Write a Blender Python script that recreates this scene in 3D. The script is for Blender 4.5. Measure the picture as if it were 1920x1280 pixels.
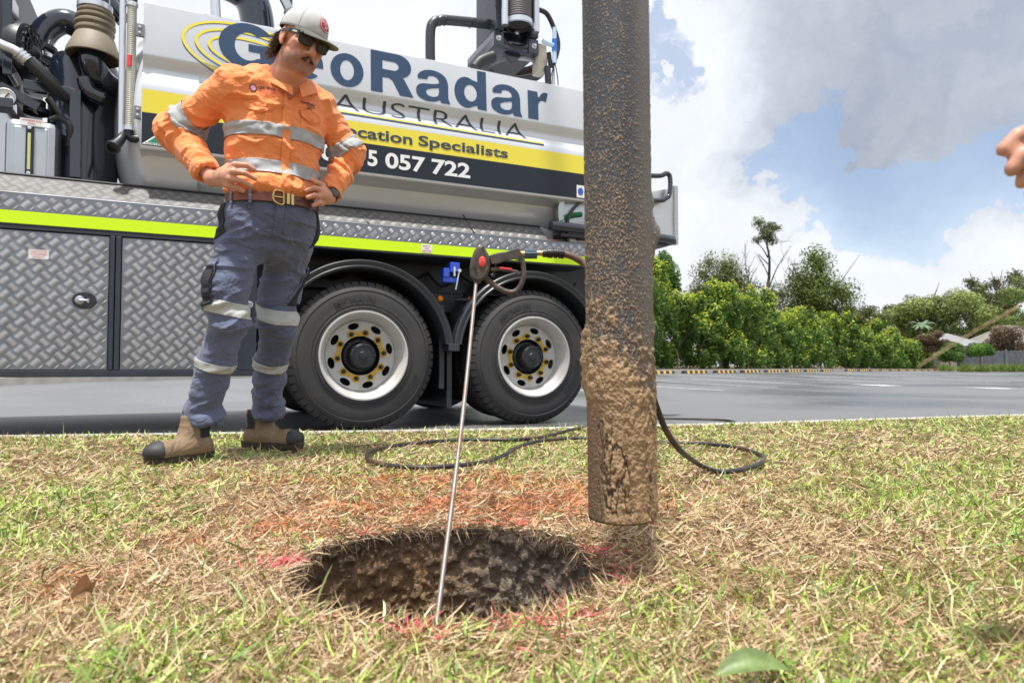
import bpy, bmesh, math, random
import numpy as np
from mathutils import Matrix, Vector
SC = bpy.context.scene
for o in list(bpy.data.objects): bpy.data.objects.remove(o)
COL = SC.collection
R_ = math.radians
# ------------------------------------------------------------ camera
CAMZ = 0.44
PITCH = math.atan(48/1280)
cd = bpy.data.cameras.new('camera'); cam = bpy.data.objects.new('camera', cd); COL.objects.link(cam)
cam.location = (0, 0, CAMZ); cam.rotation_euler = (math.pi/2 + PITCH, 0, 0)
cd.sensor_width = 36; cd.lens = 24; cd.clip_start = 0.05; cd.clip_end = 1500
cd.dof.use_dof = True; cd.dof.focus_distance = 2.6; cd.dof.aperture_fstop = 6.3
SC.camera = cam
# ------------------------------------------------------------ light
SUN_EL, SUN_AZ = 75, -14          # azimuth from behind the camera, towards its left
sd = bpy.data.lights.new('sun', 'SUN'); sd.energy = 4.6; sd.angle = R_(3.0); sd.color = (1, .965, .91)
sun = bpy.data.objects.new('sun', sd); COL.objects.link(sun)
_az = R_(SUN_AZ)
SUND = Vector((math.sin(_az)*math.cos(R_(SUN_EL)), -math.cos(_az)*math.cos(R_(SUN_EL)), math.sin(R_(SUN_EL))))  # towards the sun
sun.rotation_euler = SUND.to_track_quat('Z', 'Y').to_euler(); sun.location = SUND*40
W = bpy.data.worlds.new('World'); SC.world = W; W.use_nodes = True
nt = W.node_tree; N = nt.nodes; L = nt.links; N.clear()
def wn(t, **k):
    n = N.new(t)
    for a, b in k.items(): setattr(n, a, b)
    return n
out = wn('ShaderNodeOutputWorld')
sky = wn('ShaderNodeTexSky', sky_type='NISHITA'); sky.sun_disc = False
sky.sun_elevation = R_(SUN_EL); sky.sun_rotation = math.atan2(SUND.x, SUND.y)
sky.air_density = 1.0; sky.dust_density = 1.5; sky.ozone_density = 1.2
bg1 = wn('ShaderNodeBackground'); bg1.inputs[1].default_value = 0.15
tc = wn('ShaderNodeTexCoord')
def wmath(op, a, b=None, c=None, clamp=False):
    n = wn('ShaderNodeMath', operation=op, use_clamp=clamp)
    for i, v in enumerate((a, b, c)):
        if v is None: continue
        if isinstance(v, (int, float)): n.inputs[i].default_value = v
        else: L.new(v, n.inputs[i])
    return n.outputs[0]
def wnoise(scale, detail, vec, rough=.55):
    n = wn('ShaderNodeTexNoise'); n.inputs['Scale'].default_value = scale; n.inputs['Detail'].default_value = detail
    n.inputs['Roughness'].default_value = rough; L.new(vec, n.inputs['Vector']); return n
dirv = tc.outputs['Generated']
nz = wnoise(4.5, 6, dirv, .62)
off = wn('ShaderNodeVectorMath', operation='SUBTRACT'); L.new(nz.outputs['Color'], off.inputs[0]); off.inputs[1].default_value = (.5, .5, .5)
sc_ = wn('ShaderNodeVectorMath', operation='SCALE'); L.new(off.outputs[0], sc_.inputs[0]); sc_.inputs['Scale'].default_value = .34
ad = wn('ShaderNodeVectorMath', operation='ADD'); L.new(dirv, ad.inputs[0]); L.new(sc_.outputs[0], ad.inputs[1])
nrm = wn('ShaderNodeVectorMath', operation='NORMALIZE'); L.new(ad.outputs[0], nrm.inputs[0])
def rdir(u, v):
    d = Vector(((u-960)/1280, math.cos(PITCH)-(640-v)/1280*math.sin(PITCH), math.sin(PITCH)+(640-v)/1280*math.cos(PITCH)))
    return d.normalized()
def blob(u, v, rad, w):
    "a soft round patch of the sky dome around one direction"
    d = wn('ShaderNodeVectorMath', operation='DOT_PRODUCT'); L.new(nrm.outputs[0], d.inputs[0]); d.inputs[1].default_value = rdir(u, v)
    m = wn('ShaderNodeMapRange', interpolation_type='SMOOTHSTEP'); L.new(d.outputs['Value'], m.inputs[0])
    a = rad/1280
    m.inputs['From Min'].default_value = math.cos(a*1.25); m.inputs['From Max'].default_value = math.cos(a*.45)
    m.inputs['To Max'].default_value = w
    return m.outputs[0]
big = wnoise(1.7, 3, dirv, .5)
cov = wmath('MULTIPLY_ADD', big.outputs['Fac'], 1.3, .22)           # generally cloudy
for (u, v, r, w) in [(1236, 100, 50, 1.2), (1252, 170, 38, 1.0), (1450, 250, 80, 1.2), (1500, 300, 70, .9), (1570, 350, 95, 1.2), (1700, 400, 125, 1.3), (1850, 390, 120, 1.2), (1650, 310, 60, .6), (1330, 20, 40, .5),
                     (2100, 380, 160, .9), (1120, -300, 250, .7), (1800,-500,300,.6)]:
    cov = wmath('SUBTRACT', cov, blob(u, v, r, w))
for (u, v, r, w) in [(1680, 80, 280, 1.0), (1330, 330, 110, .6), (1350, 450, 130, .7), (1310, 130, 70, .3), (700, 100, 700, .5), (1400, 560, 170, .7), (1580, 600, 130, .8), (1720, 610, 130, .8), (1880, 600, 130, .8), (1960, 520, 70, .8), (2200, 620, 300, .5)]:
    cov = wmath('ADD', cov, blob(u, v, r, w))
det = wnoise(9, 8, dirv, .6)
cov = wmath('ADD', cov, wmath('MULTIPLY_ADD', det.outputs['Fac'], .7, -.35))
mask = wn('ShaderNodeMapRange', interpolation_type='SMOOTHSTEP'); L.new(cov, mask.inputs[0])
mask.inputs['From Min'].default_value = .28; mask.inputs['From Max'].default_value = .72; mask.inputs['To Min'].default_value = .44
# cloud shade: thick grey cloud high to the right, white elsewhere
dark = wmath('MAXIMUM', blob(1700, 95, 265, 1.0), blob(1890, 110, 280, 1.0))
dn = wnoise(3.2, 5, nrm.outputs[0], .55)
dark = wmath('MULTIPLY', dark, wmath('MULTIPLY_ADD', dn.outputs['Fac'], 1.7, -.0, clamp=True))
cr = wn('ShaderNodeMixRGB'); cr.inputs[1].default_value = (.72, .75, .80, 1); cr.inputs[2].default_value = (.27, .31, .39, 1)
L.new(dark, cr.inputs[0])
soft = wnoise(6, 6, nrm.outputs[0], .6)
shade = wmath('MULTIPLY_ADD', soft.outputs['Fac'], .34, .82)
cm = wn('ShaderNodeVectorMath', operation='SCALE'); L.new(cr.outputs[0], cm.inputs[0]); L.new(shade, cm.inputs['Scale'])
bg2 = wn('ShaderNodeBackground'); L.new(cm.outputs[0], bg2.inputs[0]); bg2.inputs[1].default_value = 1.0
L.new(sky.outputs[0], bg1.inputs[0])
mx = wn('ShaderNodeMixShader'); L.new(mask.outputs[0], mx.inputs[0]); L.new(bg1.outputs[0], mx.inputs[1]); L.new(bg2.outputs[0], mx.inputs[2])
L.new(mx.outputs[0], out.inputs[0])
SC.view_settings.view_transform = 'Standard'; SC.view_settings.look = 'None'; SC.view_settings.gamma = 1
SC.view_settings.exposure = 0.42; SC.view_settings.use_curve_mapping = False
SC.cycles.max_bounces = 6; SC.cycles.use_denoising = True
SC.cycles.transparent_max_bounces = 8

# ------------------------------------------------------------ helpers
rng = np.random.default_rng(7); random.seed(7)
MATS = {}
def P(u, v, d):
    "a point of the place seen at photo pixel (u, v), d metres in front of the camera"
    return np.array([(u-960)/1280*d, d*(math.cos(PITCH)-(640-v)/1280*math.sin(PITCH)), CAMZ + d*(math.sin(PITCH)+(640-v)/1280*math.cos(PITCH))])
def mat(name, col=(.5,.5,.5), rough=.5, metal=0, var=0, vscale=8, bump=0, bscale=60, col2=None, thr=None, attr=None, coat=0, bdist=.01, spec=.5, trans=0, alpha=1, detail=4, rvar=0, sheen=0, back=None, emis=None):
    if name in MATS: return MATS[name]
    m = bpy.data.materials.new(name); m.use_nodes = True; n = m.node_tree.nodes; l = m.node_tree.links
    b = n['Principled BSDF']; b.inputs['Roughness'].default_value = rough; b.inputs['Metallic'].default_value = metal
    b.inputs['Specular IOR Level'].default_value = spec; b.inputs['Coat Weight'].default_value = coat; b.inputs['Coat Roughness'].default_value = .08
    b.inputs['Transmission Weight'].default_value = trans; b.inputs['Alpha'].default_value = alpha
    if sheen: b.inputs['Sheen Weight'].default_value = sheen
    c4 = (*col, 1); b.inputs['Base Color'].default_value = c4
    tcn = n.new('ShaderNodeTexCoord')
    cs = None
    if attr:
        a = n.new('ShaderNodeAttribute'); a.attribute_name = attr; cs = a.outputs['Color']
    if var or col2:
        t = n.new('ShaderNodeTexNoise'); t.inputs['Scale'].default_value = vscale; t.inputs['Detail'].default_value = detail; l.new(tcn.outputs['Object'], t.inputs['Vector'])
        r = n.new('ShaderNodeMapRange'); l.new(t.outputs['Fac'], r.inputs[0])
        lo, hi = thr or (.3, .7); r.inputs['From Min'].default_value = lo; r.inputs['From Max'].default_value = hi
        x = n.new('ShaderNodeMixRGB'); l.new(r.outputs[0], x.inputs[0])
        if cs:
            x.blend_type = 'MULTIPLY'; x.inputs[0].default_value = 1
            x.inputs[2].default_value = (1-var,)*3 + (1,); l.new(cs, x.inputs[1]); 
        else:
            x.inputs[1].default_value = c4; x.inputs[2].default_value = (*(col2 or tuple(min(1, k*(1-var)) for k in col)), 1)
        cs = x.outputs[0]
        if rvar:
            rr = n.new('ShaderNodeMapRange'); l.new(t.outputs['Fac'], rr.inputs[0]); rr.inputs['From Min'].default_value = lo; rr.inputs['From Max'].default_value = hi
            rr.inputs['To Min'].default_value = rough; rr.inputs['To Max'].default_value = max(.02, rough+rvar); l.new(rr.outputs[0], b.inputs['Roughness'])
    if cs: l.new(cs, b.inputs['Base Color'])
    if emis: b.inputs['Emission Color'].default_value = (*emis, 1); b.inputs['Emission Strength'].default_value = 1
    if bump:
        t2 = n.new('ShaderNodeTexNoise'); t2.inputs['Scale'].default_value = bscale; t2.inputs['Detail'].default_value = 5; l.new(tcn.outputs['Object'], t2.inputs['Vector'])
        bp = n.new('ShaderNodeBump'); bp.inputs['Strength'].default_value = bump; bp.inputs['Distance'].default_value = bdist
        l.new(t2.outputs['Fac'], bp.inputs['Height']); l.new(bp.outputs[0], b.inputs['Normal'])
    MATS[name] = m; return m
WM = {}           # world matrix of every thing, for meshes given in world coordinates
def thing(name, label, cat, loc=(0,0,0), rotz=0, group=None):
    o = bpy.data.objects.new(name, None); COL.objects.link(o); o.empty_display_size = .1
    o.location = loc; o.rotation_euler = (0, 0, rotz); o['label'] = label; o['category'] = cat
    if group: o['group'] = group
    WM[o.name] = Matrix.Translation(loc) @ Matrix.Rotation(rotz, 4, 'Z')
    return o
def tag(o, label=None, cat=None, group=None, kind=None):
    if label: o['label'] = label
    if cat: o['category'] = cat
    if group: o['group'] = group
    if kind: o['kind'] = kind
    return o
def link(name, me, parent=None, m=None):
    o = bpy.data.objects.new(name, me); COL.objects.link(o)
    if m is not None:
        ms = m if isinstance(m, (list, tuple)) else [m]
        if not me.materials:
            for k in ms: me.materials.append(k)
    if parent is not None: o.parent = parent
    return o
def root(o):
    while o.parent: o = o.parent
    return o
def mk(name, V, F, m=None, parent=None, smooth=False, world=False, bevel=0, mi=None, col=None):
    V = np.asarray(V, dtype=np.float64).reshape(-1, 3)
    if world and parent is not None:
        Mi = np.array(WM[root(parent).name].inverted()); V = V @ Mi[:3, :3].T + Mi[:3, 3]
    me = bpy.data.meshes.new(name)
    if isinstance(F, np.ndarray):
        nf, k = F.shape
        me.vertices.add(len(V)); me.vertices.foreach_set('co', V.astype(np.float32).ravel())
        me.loops.add(nf*k); me.loops.foreach_set('vertex_index', F.astype(np.int32).ravel())
        me.polygons.add(nf); me.polygons.foreach_set('loop_start', np.arange(0, nf*k, k, dtype=np.int32)); me.polygons.foreach_set('loop_total', np.full(nf, k, dtype=np.int32))
        me.update(calc_edges=True)
    else:
        me.from_pydata([tuple(v) for v in V], [], F); me.update()
    if smooth: me.polygons.foreach_set('use_smooth', np.ones(len(me.polygons), dtype=bool))
    if mi is not None: me.polygons.foreach_set('material_index', np.asarray(mi, dtype=np.int32))
    if col is not None:
        a = me.color_attributes.new('Col', 'FLOAT_COLOR', 'POINT'); c = np.ones((len(V), 4), dtype=np.float32); c[:, :3] = col
        a.data.foreach_set('color', c.ravel())
    me.update()
    o = link(name, me, parent, m)
    if bevel:
        b = o.modifiers.new('bevel', 'BEVEL'); b.width = bevel; b.segments = 2; b.limit_method = 'ANGLE'; b.angle_limit = R_(35)
    return o
class MB:
    "collects shapes into one mesh"
    def __init__(s): s.V = []; s.F = []
    def add(s, V, F):
        k = len(s.V); s.V += [tuple(v) for v in V]; s.F += [tuple(i+k for i in f) for f in F]; return s
    def box(s, x0, x1, y0, y1, z0, z1, M=None):
        V = [(x, y, z) for x in (x0, x1) for y in (y0, y1) for z in (z0, z1)]
        if M is not None: V = [tuple(M @ Vector(v)) for v in V]
        return s.add(V, [(0,1,3,2),(4,6,7,5),(0,4,5,1),(2,3,7,6),(0,2,6,4),(1,5,7,3)])
    def prism(s, pts, a, b, ax='y'):
        "polygon pts extruded from a to b along the axis"
        n = len(pts); f = {'x': lambda p, t: (t, p[0], p[1]), 'y': lambda p, t: (p[0], t, p[1]), 'z': lambda p, t: (p[0], p[1], t)}[ax]
        V = [f(p, a) for p in pts] + [f(p, b) for p in pts]
        return s.add(V, [tuple(range(n))[::-1], tuple(range(n, 2*n))] + [(i, (i+1) % n, n+(i+1) % n, n+i) for i in range(n)])
    def tube(s, path, r, seg=10, cap=True, smooth=0):
        path = [Vector(p) for p in path]
        if smooth: path = crom(path, smooth)
        n = len(path); rs = [r]*n if isinstance(r, (int, float)) else list(np.interp(np.linspace(0, 1, n), np.linspace(0, 1, len(r)), r))
        t = (path[1]-path[0]).normalized(); u = t.orthogonal().normalized(); V = []
        for i, p in enumerate(path):
            t2 = (path[min(i+1, n-1)]-path[max(i-1, 0)]).normalized()
            u = (u - t2*u.dot(t2)); u.normalize(); w = t2.cross(u)
            V += [p + (u*math.cos(k*2*math.pi/seg) + w*math.sin(k*2*math.pi/seg))*rs[i] for k in range(seg)]
        F = [(i*seg+k, i*seg+(k+1) % seg, (i+1)*seg+(k+1) % seg, (i+1)*seg+k) for i in range(n-1) for k in range(seg)]
        if cap: F += [tuple(range(seg))[::-1], tuple(range((n-1)*seg, n*seg))]
        return s.add(V, F)
    def lathe(s, prof, seg=24, M=None, ang=2*math.pi, closed=False):
        "prof: (radius, height) turned round Z, then moved by M"
        full = abs(ang-2*math.pi) < 1e-6; m = seg if full else seg+1; V = []
        for i in range(m):
            a = ang*i/seg
            for (r, h) in prof: V.append((r*math.cos(a), r*math.sin(a), h))
        k = len(prof); F = []
        for i in range(seg):
            j = (i+1) % m
            for q in range(k if closed else k-1): F.append((i*k+q, j*k+q, j*k+(q+1) % k, i*k+(q+1) % k))
        if M is not None: V = [tuple(M @ Vector(v)) for v in V]
        return s.add(V, F)
    def ball(s, c, r, seg=12, rings=8):
        r = (r, r, r) if isinstance(r, (int, float)) else r
        prof = [(math.sin(math.pi*i/rings), -math.cos(math.pi*i/rings)) for i in range(rings+1)]
        return s.lathe(prof, seg, Matrix.Translation(c) @ Matrix.Diagonal((r[0], r[1], r[2], 1)))
    def build(s, name, m=None, parent=None, smooth=False, world=False, bevel=0):
        o = mk(name, s.V, s.F, m, parent, smooth, world, bevel)
        if smooth == 'auto' or smooth is True:
            me = o.data; bm = bmesh.new(); bm.from_mesh(me); bmesh.ops.remove_doubles(bm, verts=bm.verts, dist=1e-6); bmesh.ops.recalc_face_normals(bm, faces=bm.faces)
            for e in bm.edges:
                e.smooth = not (len(e.link_faces) == 2 and e.calc_face_angle(0) > R_(38))
            for f in bm.faces: f.smooth = True
            bm.to_mesh(me); bm.free()
        return o
def crom(p, n):
    out = []
    for i in range(len(p)-1):
        a, b, c, d = p[max(i-1, 0)], p[i], p[i+1], p[min(i+2, len(p)-1)]
        for k in range(n):
            t = k/n; out.append(.5*((2*b)+(c-a)*t+(2*a-5*b+4*c-d)*t*t+(3*b-a-3*c+d)*t**3))
    return out + [p[-1]]
def AX(p, d):
    "matrix that puts local Z along d at p"
    return Matrix.Translation(p) @ Vector(d).normalized().to_track_quat('Z', 'Y').to_matrix().to_4x4()
# value noise on arrays
_tab = rng.random(65536).astype(np.float32)
def vnoise(p, seed=0):
    p = np.asarray(p, dtype=np.float32); i = np.floor(p).astype(np.int64); f = p-i; f = f*f*(3-2*f)
    def h(dx, dy, dz):
        a = (i[..., 0]+dx)*73856093 ^ (i[..., 1]+dy)*19349663 ^ (i[..., 2]+dz)*83492791 ^ (seed*2654435)
        return _tab[(a ^ (a >> 13)) & 65535]
    x, y, z = f[..., 0], f[..., 1], f[..., 2]
    l = lambda a, b, t: a+(b-a)*t
    return l(l(l(h(0,0,0), h(1,0,0), x), l(h(0,1,0), h(1,1,0), x), y), l(l(h(0,0,1), h(1,0,1), x), l(h(0,1,1), h(1,1,1), x), y), z)
def fbm(p, oct=4, seed=0, gain=.5):
    p = np.asarray(p, dtype=np.float32); s = 0; a = 1; t = 0
    for k in range(oct): s = s + a*vnoise(p*(2**k)+k*17.3, seed+k); t += a; a *= gain
    return s/t
def sst(a, b, x): t = np.clip((x-a)/(b-a), 0, 1); return t*t*(3-2*t)
def xyz(x, y, z=0): x, y = np.broadcast_arrays(x, y); return np.stack([x, y, np.broadcast_to(z, x.shape)], -1)

# ------------------------------------------------------------ ground
HC = np.array([-.126, 1.33]); HR = .301          # centre and radius of the hole
GZ = .06
KERB = np.array([(-14, 2.7), (-6, 3.32), (-2.76, 3.67), (-1.1, 3.93), (.42, 4.18), (1.2, 4.42), (2, 4.68), (4, 5.33), (8, 6.7), (16, 9.6), (30, 15)])
def kerby(x): return np.interp(x, KERB[:, 0], KERB[:, 1])
_ks = np.linspace(-14, 30, 300); _kk = np.convolve(np.pad(kerby(_ks), 8, mode='edge'), np.ones(17)/17, 'valid')
def kerby(x): return np.interp(x, _ks[10:-10], _kk[10:-10])
def rim(a):
    "hole radius at angle a"
    return HR*(1 - .03*np.cos(2*a) + .012*np.sin(2*a+.6) + .02*np.sin(5*a+1) + .022*np.sin(9*a+2.) + .012*np.sin(17*a))
def lawnz(x, y):
    n = fbm(xyz(x*1.3, y*1.3), 3, 3) - .5
    n2 = fbm(xyz(x*9, y*9), 3, 5) - .5
    edge = sst(0, .5, kerby(x)-y)
    return GZ + edge*(n*.05 + n2*.018)
ROW0 = np.array([6.0, 24.0]); RD = np.array([.663, .749]); RP = np.array([.749, -.663])
def roadz(x, y):
    s = (x-ROW0[0])*RP[0] + (y-ROW0[1])*RP[1]; t = (x-ROW0[0])*RD[0]+(y-ROW0[1])*RD[1]
    amp = .215 - .1*sst(10, 60, t) + .02*sst(0, -20, t)
    return amp*(1-sst(-.5, 7.5, s))*sst(7, 12, y)
asph = mat('asphalt', (.135,.135,.14), .60, var=.40, vscale=.28, bump=.35, bscale=220, bdist=.004, detail=10, rvar=-.36, thr=(.46,.60), spec=.6)
_n = asph.node_tree.nodes; _l = asph.node_tree.links
xs = np.concatenate([np.linspace(-60, -12, 13)[:-1], np.linspace(-12, 60, 97), np.linspace(60, 140, 9)[1:]])
ys = np.concatenate([np.linspace(1.0, 60, 100), np.linspace(60, 160, 11)[1:]])
X, Y = np.meshgrid(xs, ys, indexing='ij'); nx, ny = X.shape
def gridF(nx, ny):
    i, j = np.meshgrid(np.arange(nx-1), np.arange(ny-1), indexing='ij'); a = (i*ny+j).ravel()
    return np.stack([a, a+ny, a+ny+1, a+1], 1)
Y = np.maximum(Y, kerby(X)+.05)
o = mk('car_park', xyz(X, Y, roadz(X, Y)).reshape(-1, 3), gridF(nx, ny), asph, smooth=True); tag(o, kind='structure')
# surrounding ground to the horizon, below the car park
gm = mat('bare_ground', (.16,.15,.08), .95, var=.4, vscale=.3)
_g = np.array([(-.126+r_*math.cos(a), 1.3+r_*math.sin(a), -.06) for r_ in (.55, 900) for a in np.linspace(0, 2*np.pi, 64, endpoint=False)])
o = mk('ground', _g, [(k, k+64, (k+1)%64+64, (k+1)%64) for k in range(64)], gm); tag(o, kind='structure')
# lawn: polar rings round the hole, clipped at the kerb
soil_lawn = mat('lawn_thatch', (.20,.14,.085), .95, var=.55, vscale=26, bump=1, bscale=190, bdist=.01, detail=8)
na = 220; A = np.linspace(0, 2*np.pi, na, endpoint=False)
rad = np.concatenate([np.linspace(1, 1.5, 12), np.linspace(1.56, 3, 16)]); V = []
ca, sa = np.cos(A), np.sin(A)
for k in rad: V.append(np.stack([HC[0]+rim(A)*k*ca, HC[1]+rim(A)*k*sa], 1))
for r_ in np.concatenate([np.linspace(.95, 6, 52), [7, 8.5, 10, 12.5]]):
    V.append(np.stack([HC[0]+r_*ca, HC[1]+r_*sa], 1))
V = np.array(V)
x = V[..., 0]; y = np.minimum(V[..., 1], kerby(V[..., 0]))
z = lawnz(x, y); z[0] -= .012; z[1] -= .004
V3 = np.stack([x, y, z], -1); nr = len(V3)
F = []
i, j = np.meshgrid(np.arange(nr-1), np.arange(na), indexing='ij'); i = i.ravel(); j = j.ravel(); j2 = (j+1) % na
F = np.stack([i*na+j, (i+1)*na+j, (i+1)*na+j2, i*na+j2], 1)
o = mk('lawn', V3.reshape(-1, 3), F, soil_lawn, smooth=True); tag(o, kind='structure')
# concrete kerb edge between lawn and car park
conc = mat('kerb_concrete', (.48,.46,.42), .85, var=.3, vscale=5, bump=.3, bscale=90, bdist=.004)
def strip(name, path, w0, w1, zt, zb, m):
    mb = MB(); n = len(path); V = []
    for i in range(n):
        p = np.array(path[i][:2]); t = np.array(path[min(i+1, n-1)][:2])-np.array(path[max(i-1, 0)][:2]); t = t/np.linalg.norm(t); q = np.array([-t[1], t[0]])
        zt_ = zt(*p) if callable(zt) else zt; zb_ = zb(*p) if callable(zb) else zb
        a = p+q*w0; b = p+q*w1
        V += [(a[0], a[1], zb_), (a[0], a[1], zt_), (b[0], b[1], zt_), (b[0], b[1], zb_)]
    F = [(i*4+k, i*4+(k+1) % 4, i*4+4+(k+1) % 4, i*4+4+k) for i in range(n-1) for k in range(4)] + [(3,2,1,0), (n*4-4, n*4-3, n*4-2, n*4-1)]
    return mk(name, V, F, m, bevel=.006)
kp = [(x_, float(kerby(x_))) for x_ in np.linspace(-12, 26, 120)]
tag(strip('kerb', kp, .001, .115, GZ+.006, -.05, conc), kind='structure')
# hole: one wall-and-floor sheet of crumbly soil
hs = mat('soil', (.155,.105,.062), .95, var=.2, vscale=14, bump=1, bscale=140, bdist=.008, attr='Col')
nh, na2 = 130, 520; A2 = np.linspace(0, 2*np.pi, na2, endpoint=False); Vh = []; DEPTH = .55
for q in range(nh):
    t = q/(nh-1)
    if t < .72: zz = -DEPTH*t/.72; rr = 1 - .03*t + .05*math.sin(t*4)
    else: zz = -DEPTH; rr = (1-(t-.72)/.28)*.98
    Vh.append(np.stack([HC[0]+rim(A2)*rr*np.cos(A2), HC[1]+rim(A2)*rr*np.sin(A2), np.full(na2, GZ+zz-.006)], 1))
Vh = np.array(Vh)
p = Vh
cl = fbm(p*[62,62,62], 4, 11, .6); cl2 = fbm(p*[90,90,90], 3, 13); lum = fbm(p*[9,9,9], 3, 15)
dsp = (cl-.5)*.038 + np.abs(cl2-.5)*-.018 + (lum-.5)*.03
tt = np.linspace(0, 1, nh)[:, None]; dsp = dsp*sst(0, .03, tt)
cdir = np.stack([p[..., 0]-HC[0], p[..., 1]-HC[1]], -1); rr = np.linalg.norm(cdir, axis=-1, keepdims=True)+1e-6; cdir = cdir/rr
wall = (1-sst(.70, .76, tt))
p[..., 0] += cdir[..., 0]*dsp*wall; p[..., 1] += cdir[..., 1]*dsp*wall; p[..., 2] += np.where(tt > .7, dsp*1.2, 0)
# colour: black topsoil at the lip, brown left, grey clay right
side = sst(-.1, .12, cdir[..., 0]*rr[..., 0])
br = np.array([.29,.185,.10]); gy = np.array([.24,.19,.145]); dk = np.array([.075,.05,.035])
c = br*(1-side[..., None]) + gy*side[..., None]
lip = (1-sst(.02, .13, tt + (cl-.5)*.25))[..., None]; c = c*(1-lip*.8)+dk*lip*.8
cn = fbm(p*[25,25,25], 3, 21)[..., None]; c = c*(.45+1.1*cn)*(.6+.8*cl[..., None])
i, j = np.meshgrid(np.arange(nh-1), np.arange(na2), indexing='ij'); i = i.ravel(); j = j.ravel(); j2 = (j+1) % na2
F = np.stack([i*na2+j, i*na2+j2, (i+1)*na2+j2, (i+1)*na2+j], 1)
hole = mk('hole', p.reshape(-1, 3), F, hs, smooth=True, col=c.reshape(-1, 3))
tag(hole, 'round hole dug in the dry lawn with dark crumbly soil walls', 'hole')
# loose clods on the floor of the hole
bm_ = MB()
for k in range(500):
    a = random.random()*6.28; r_ = HR*.95*math.sqrt(random.random()); s = random.uniform(.004, .013)
    M = Matrix.Translation((HC[0]+r_*math.cos(a), HC[1]+r_*math.sin(a), GZ-DEPTH+.005)) @ Matrix.Rotation(random.random()*6, 4, (random.random(), random.random(), 1)) @ Matrix.Diagonal((s, s*random.uniform(.6,1), s*.7, 1))
    bm_.add([tuple(M @ Vector(v)) for v in ((1,0,0),(-.8,.3,0),(0,1,.2),(.1,-1,0),(0,.1,1),(0,0,-1))], [(0,2,4),(2,1,4),(1,3,4),(3,0,4),(2,0,5),(1,2,5),(3,1,5),(0,3,5)])
cl_o = bm_.build('soil_clods', mat('clod', (.17,.12,.08), .95, var=.5, vscale=30)); tag(cl_o, 'loose dark soil crumbs lying on the floor of the hole', 'soil', kind='stuff')
# ------------------------------------------------------------ grass
def blades(n, pos, length, width, col, lean, seed, curl=.6, up=.25):
    "n grass blades as one mesh: 3 segments each; pos (n,3); lean 0 upright .. 1 flat"
    r = np.random.default_rng(seed)
    a = r.random(n)*2*np.pi; el = (1-lean)*np.pi/2
    d = np.stack([np.cos(a)*np.cos(el), np.sin(a)*np.cos(el), np.sin(el)], 1)
    tw = r.random(n)*2*np.pi
    s = np.stack([-np.sin(a), np.cos(a), np.zeros(n)], 1); nn = np.cross(d, s)
    s = s*np.cos(tw*.35)[:, None] + nn*np.sin(tw*.35)[:, None]
    bend = r.normal(0, curl, n)[:, None]*s*.6 + np.stack([np.zeros(n), np.zeros(n), -r.random(n)*curl*.8*(1-lean)], 1)
    L_ = length[:, None]; w = width[:, None]*.5
    c0 = pos; c1 = pos + d*L_*.4 + bend*L_*.10; c2 = pos + d*L_*.75 + bend*L_*.40; c3 = pos + (d+bend*.75)*L_
    zf = pos[:, 2:3] + .001
    for c_ in (c1, c2, c3): c_[:, 2:3] = np.maximum(c_[:, 2:3], zf)
    V = np.stack([c0-s*w*.8, c0+s*w*.8, c1-s*w, c1+s*w, c2-s*w*.8, c2+s*w*.8, c3], 1).reshape(-1, 3)
    b = np.arange(n)[:, None]*7
    Q = np.concatenate([b+[0,1,3,2], b+[2,3,5,4], b+[4,5,6,6]], 1).reshape(-1, 4)
    T = np.concatenate([b+[0,1,3], b+[0,3,2], b+[2,3,5], b+[2,5,4], b+[4,5,6]], 1).reshape(-1, 3)
    C_ = np.repeat(col, 7, 0)
    return V, T, C_
def scatter(n, seed, power=1.0):
    r = np.random.default_rng(seed)
    # depth density ~ 1/y so that far ground gets enough
    y = .60*np.exp(r.random(n*2)**power*np.log(9.0/.60)); x = (r.random(n*2)*2-1)*(y*.80+.25)
    ok = (y < kerby(x)+.02) & (np.hypot(x-HC[0], y-HC[1]) > HR*1.0)
    aa = np.arctan2(y-HC[1], x-HC[0]); ok &= np.hypot(x-HC[0], y-HC[1]) > rim(aa)*1.0
    x = x[ok][:n]; y = y[ok][:n]; return x, y, r
def greenness(x, y):
    g = fbm(xyz(x*1.6, y*1.6), 4, 31, .6)
    dh = np.hypot((x-HC[0]), (y-HC[1]))
    g = (g-.5)*2.2 + .58
    g -= .30*(1-sst(.28, .8, dh))                                          # trampled round the hole
    kd = kerby(x)-y; g += .38*(1-sst(.15, .9, kd))                         # lush along the kerb
    g += .5*sst(.9, 1.4, x)*(1-sst(2.0, 3.0, y)) * sst(.3,.6,fbm(xyz(x*3, y*3), 2, 37))
    g -= .45*np.exp(-((x-.55)**2/.16+(y-1.75)**2/.2))
    g -= .2*np.exp(-((x+1.0)**2/.3+(y-1.9)**2/.3))
    g -= .22*sst(1.15, .8, y)*(1-sst(.35, .7, x))
    g += .15*sst(1.2, 1.8, x)
    return np.clip(g, .02, .95)
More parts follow.
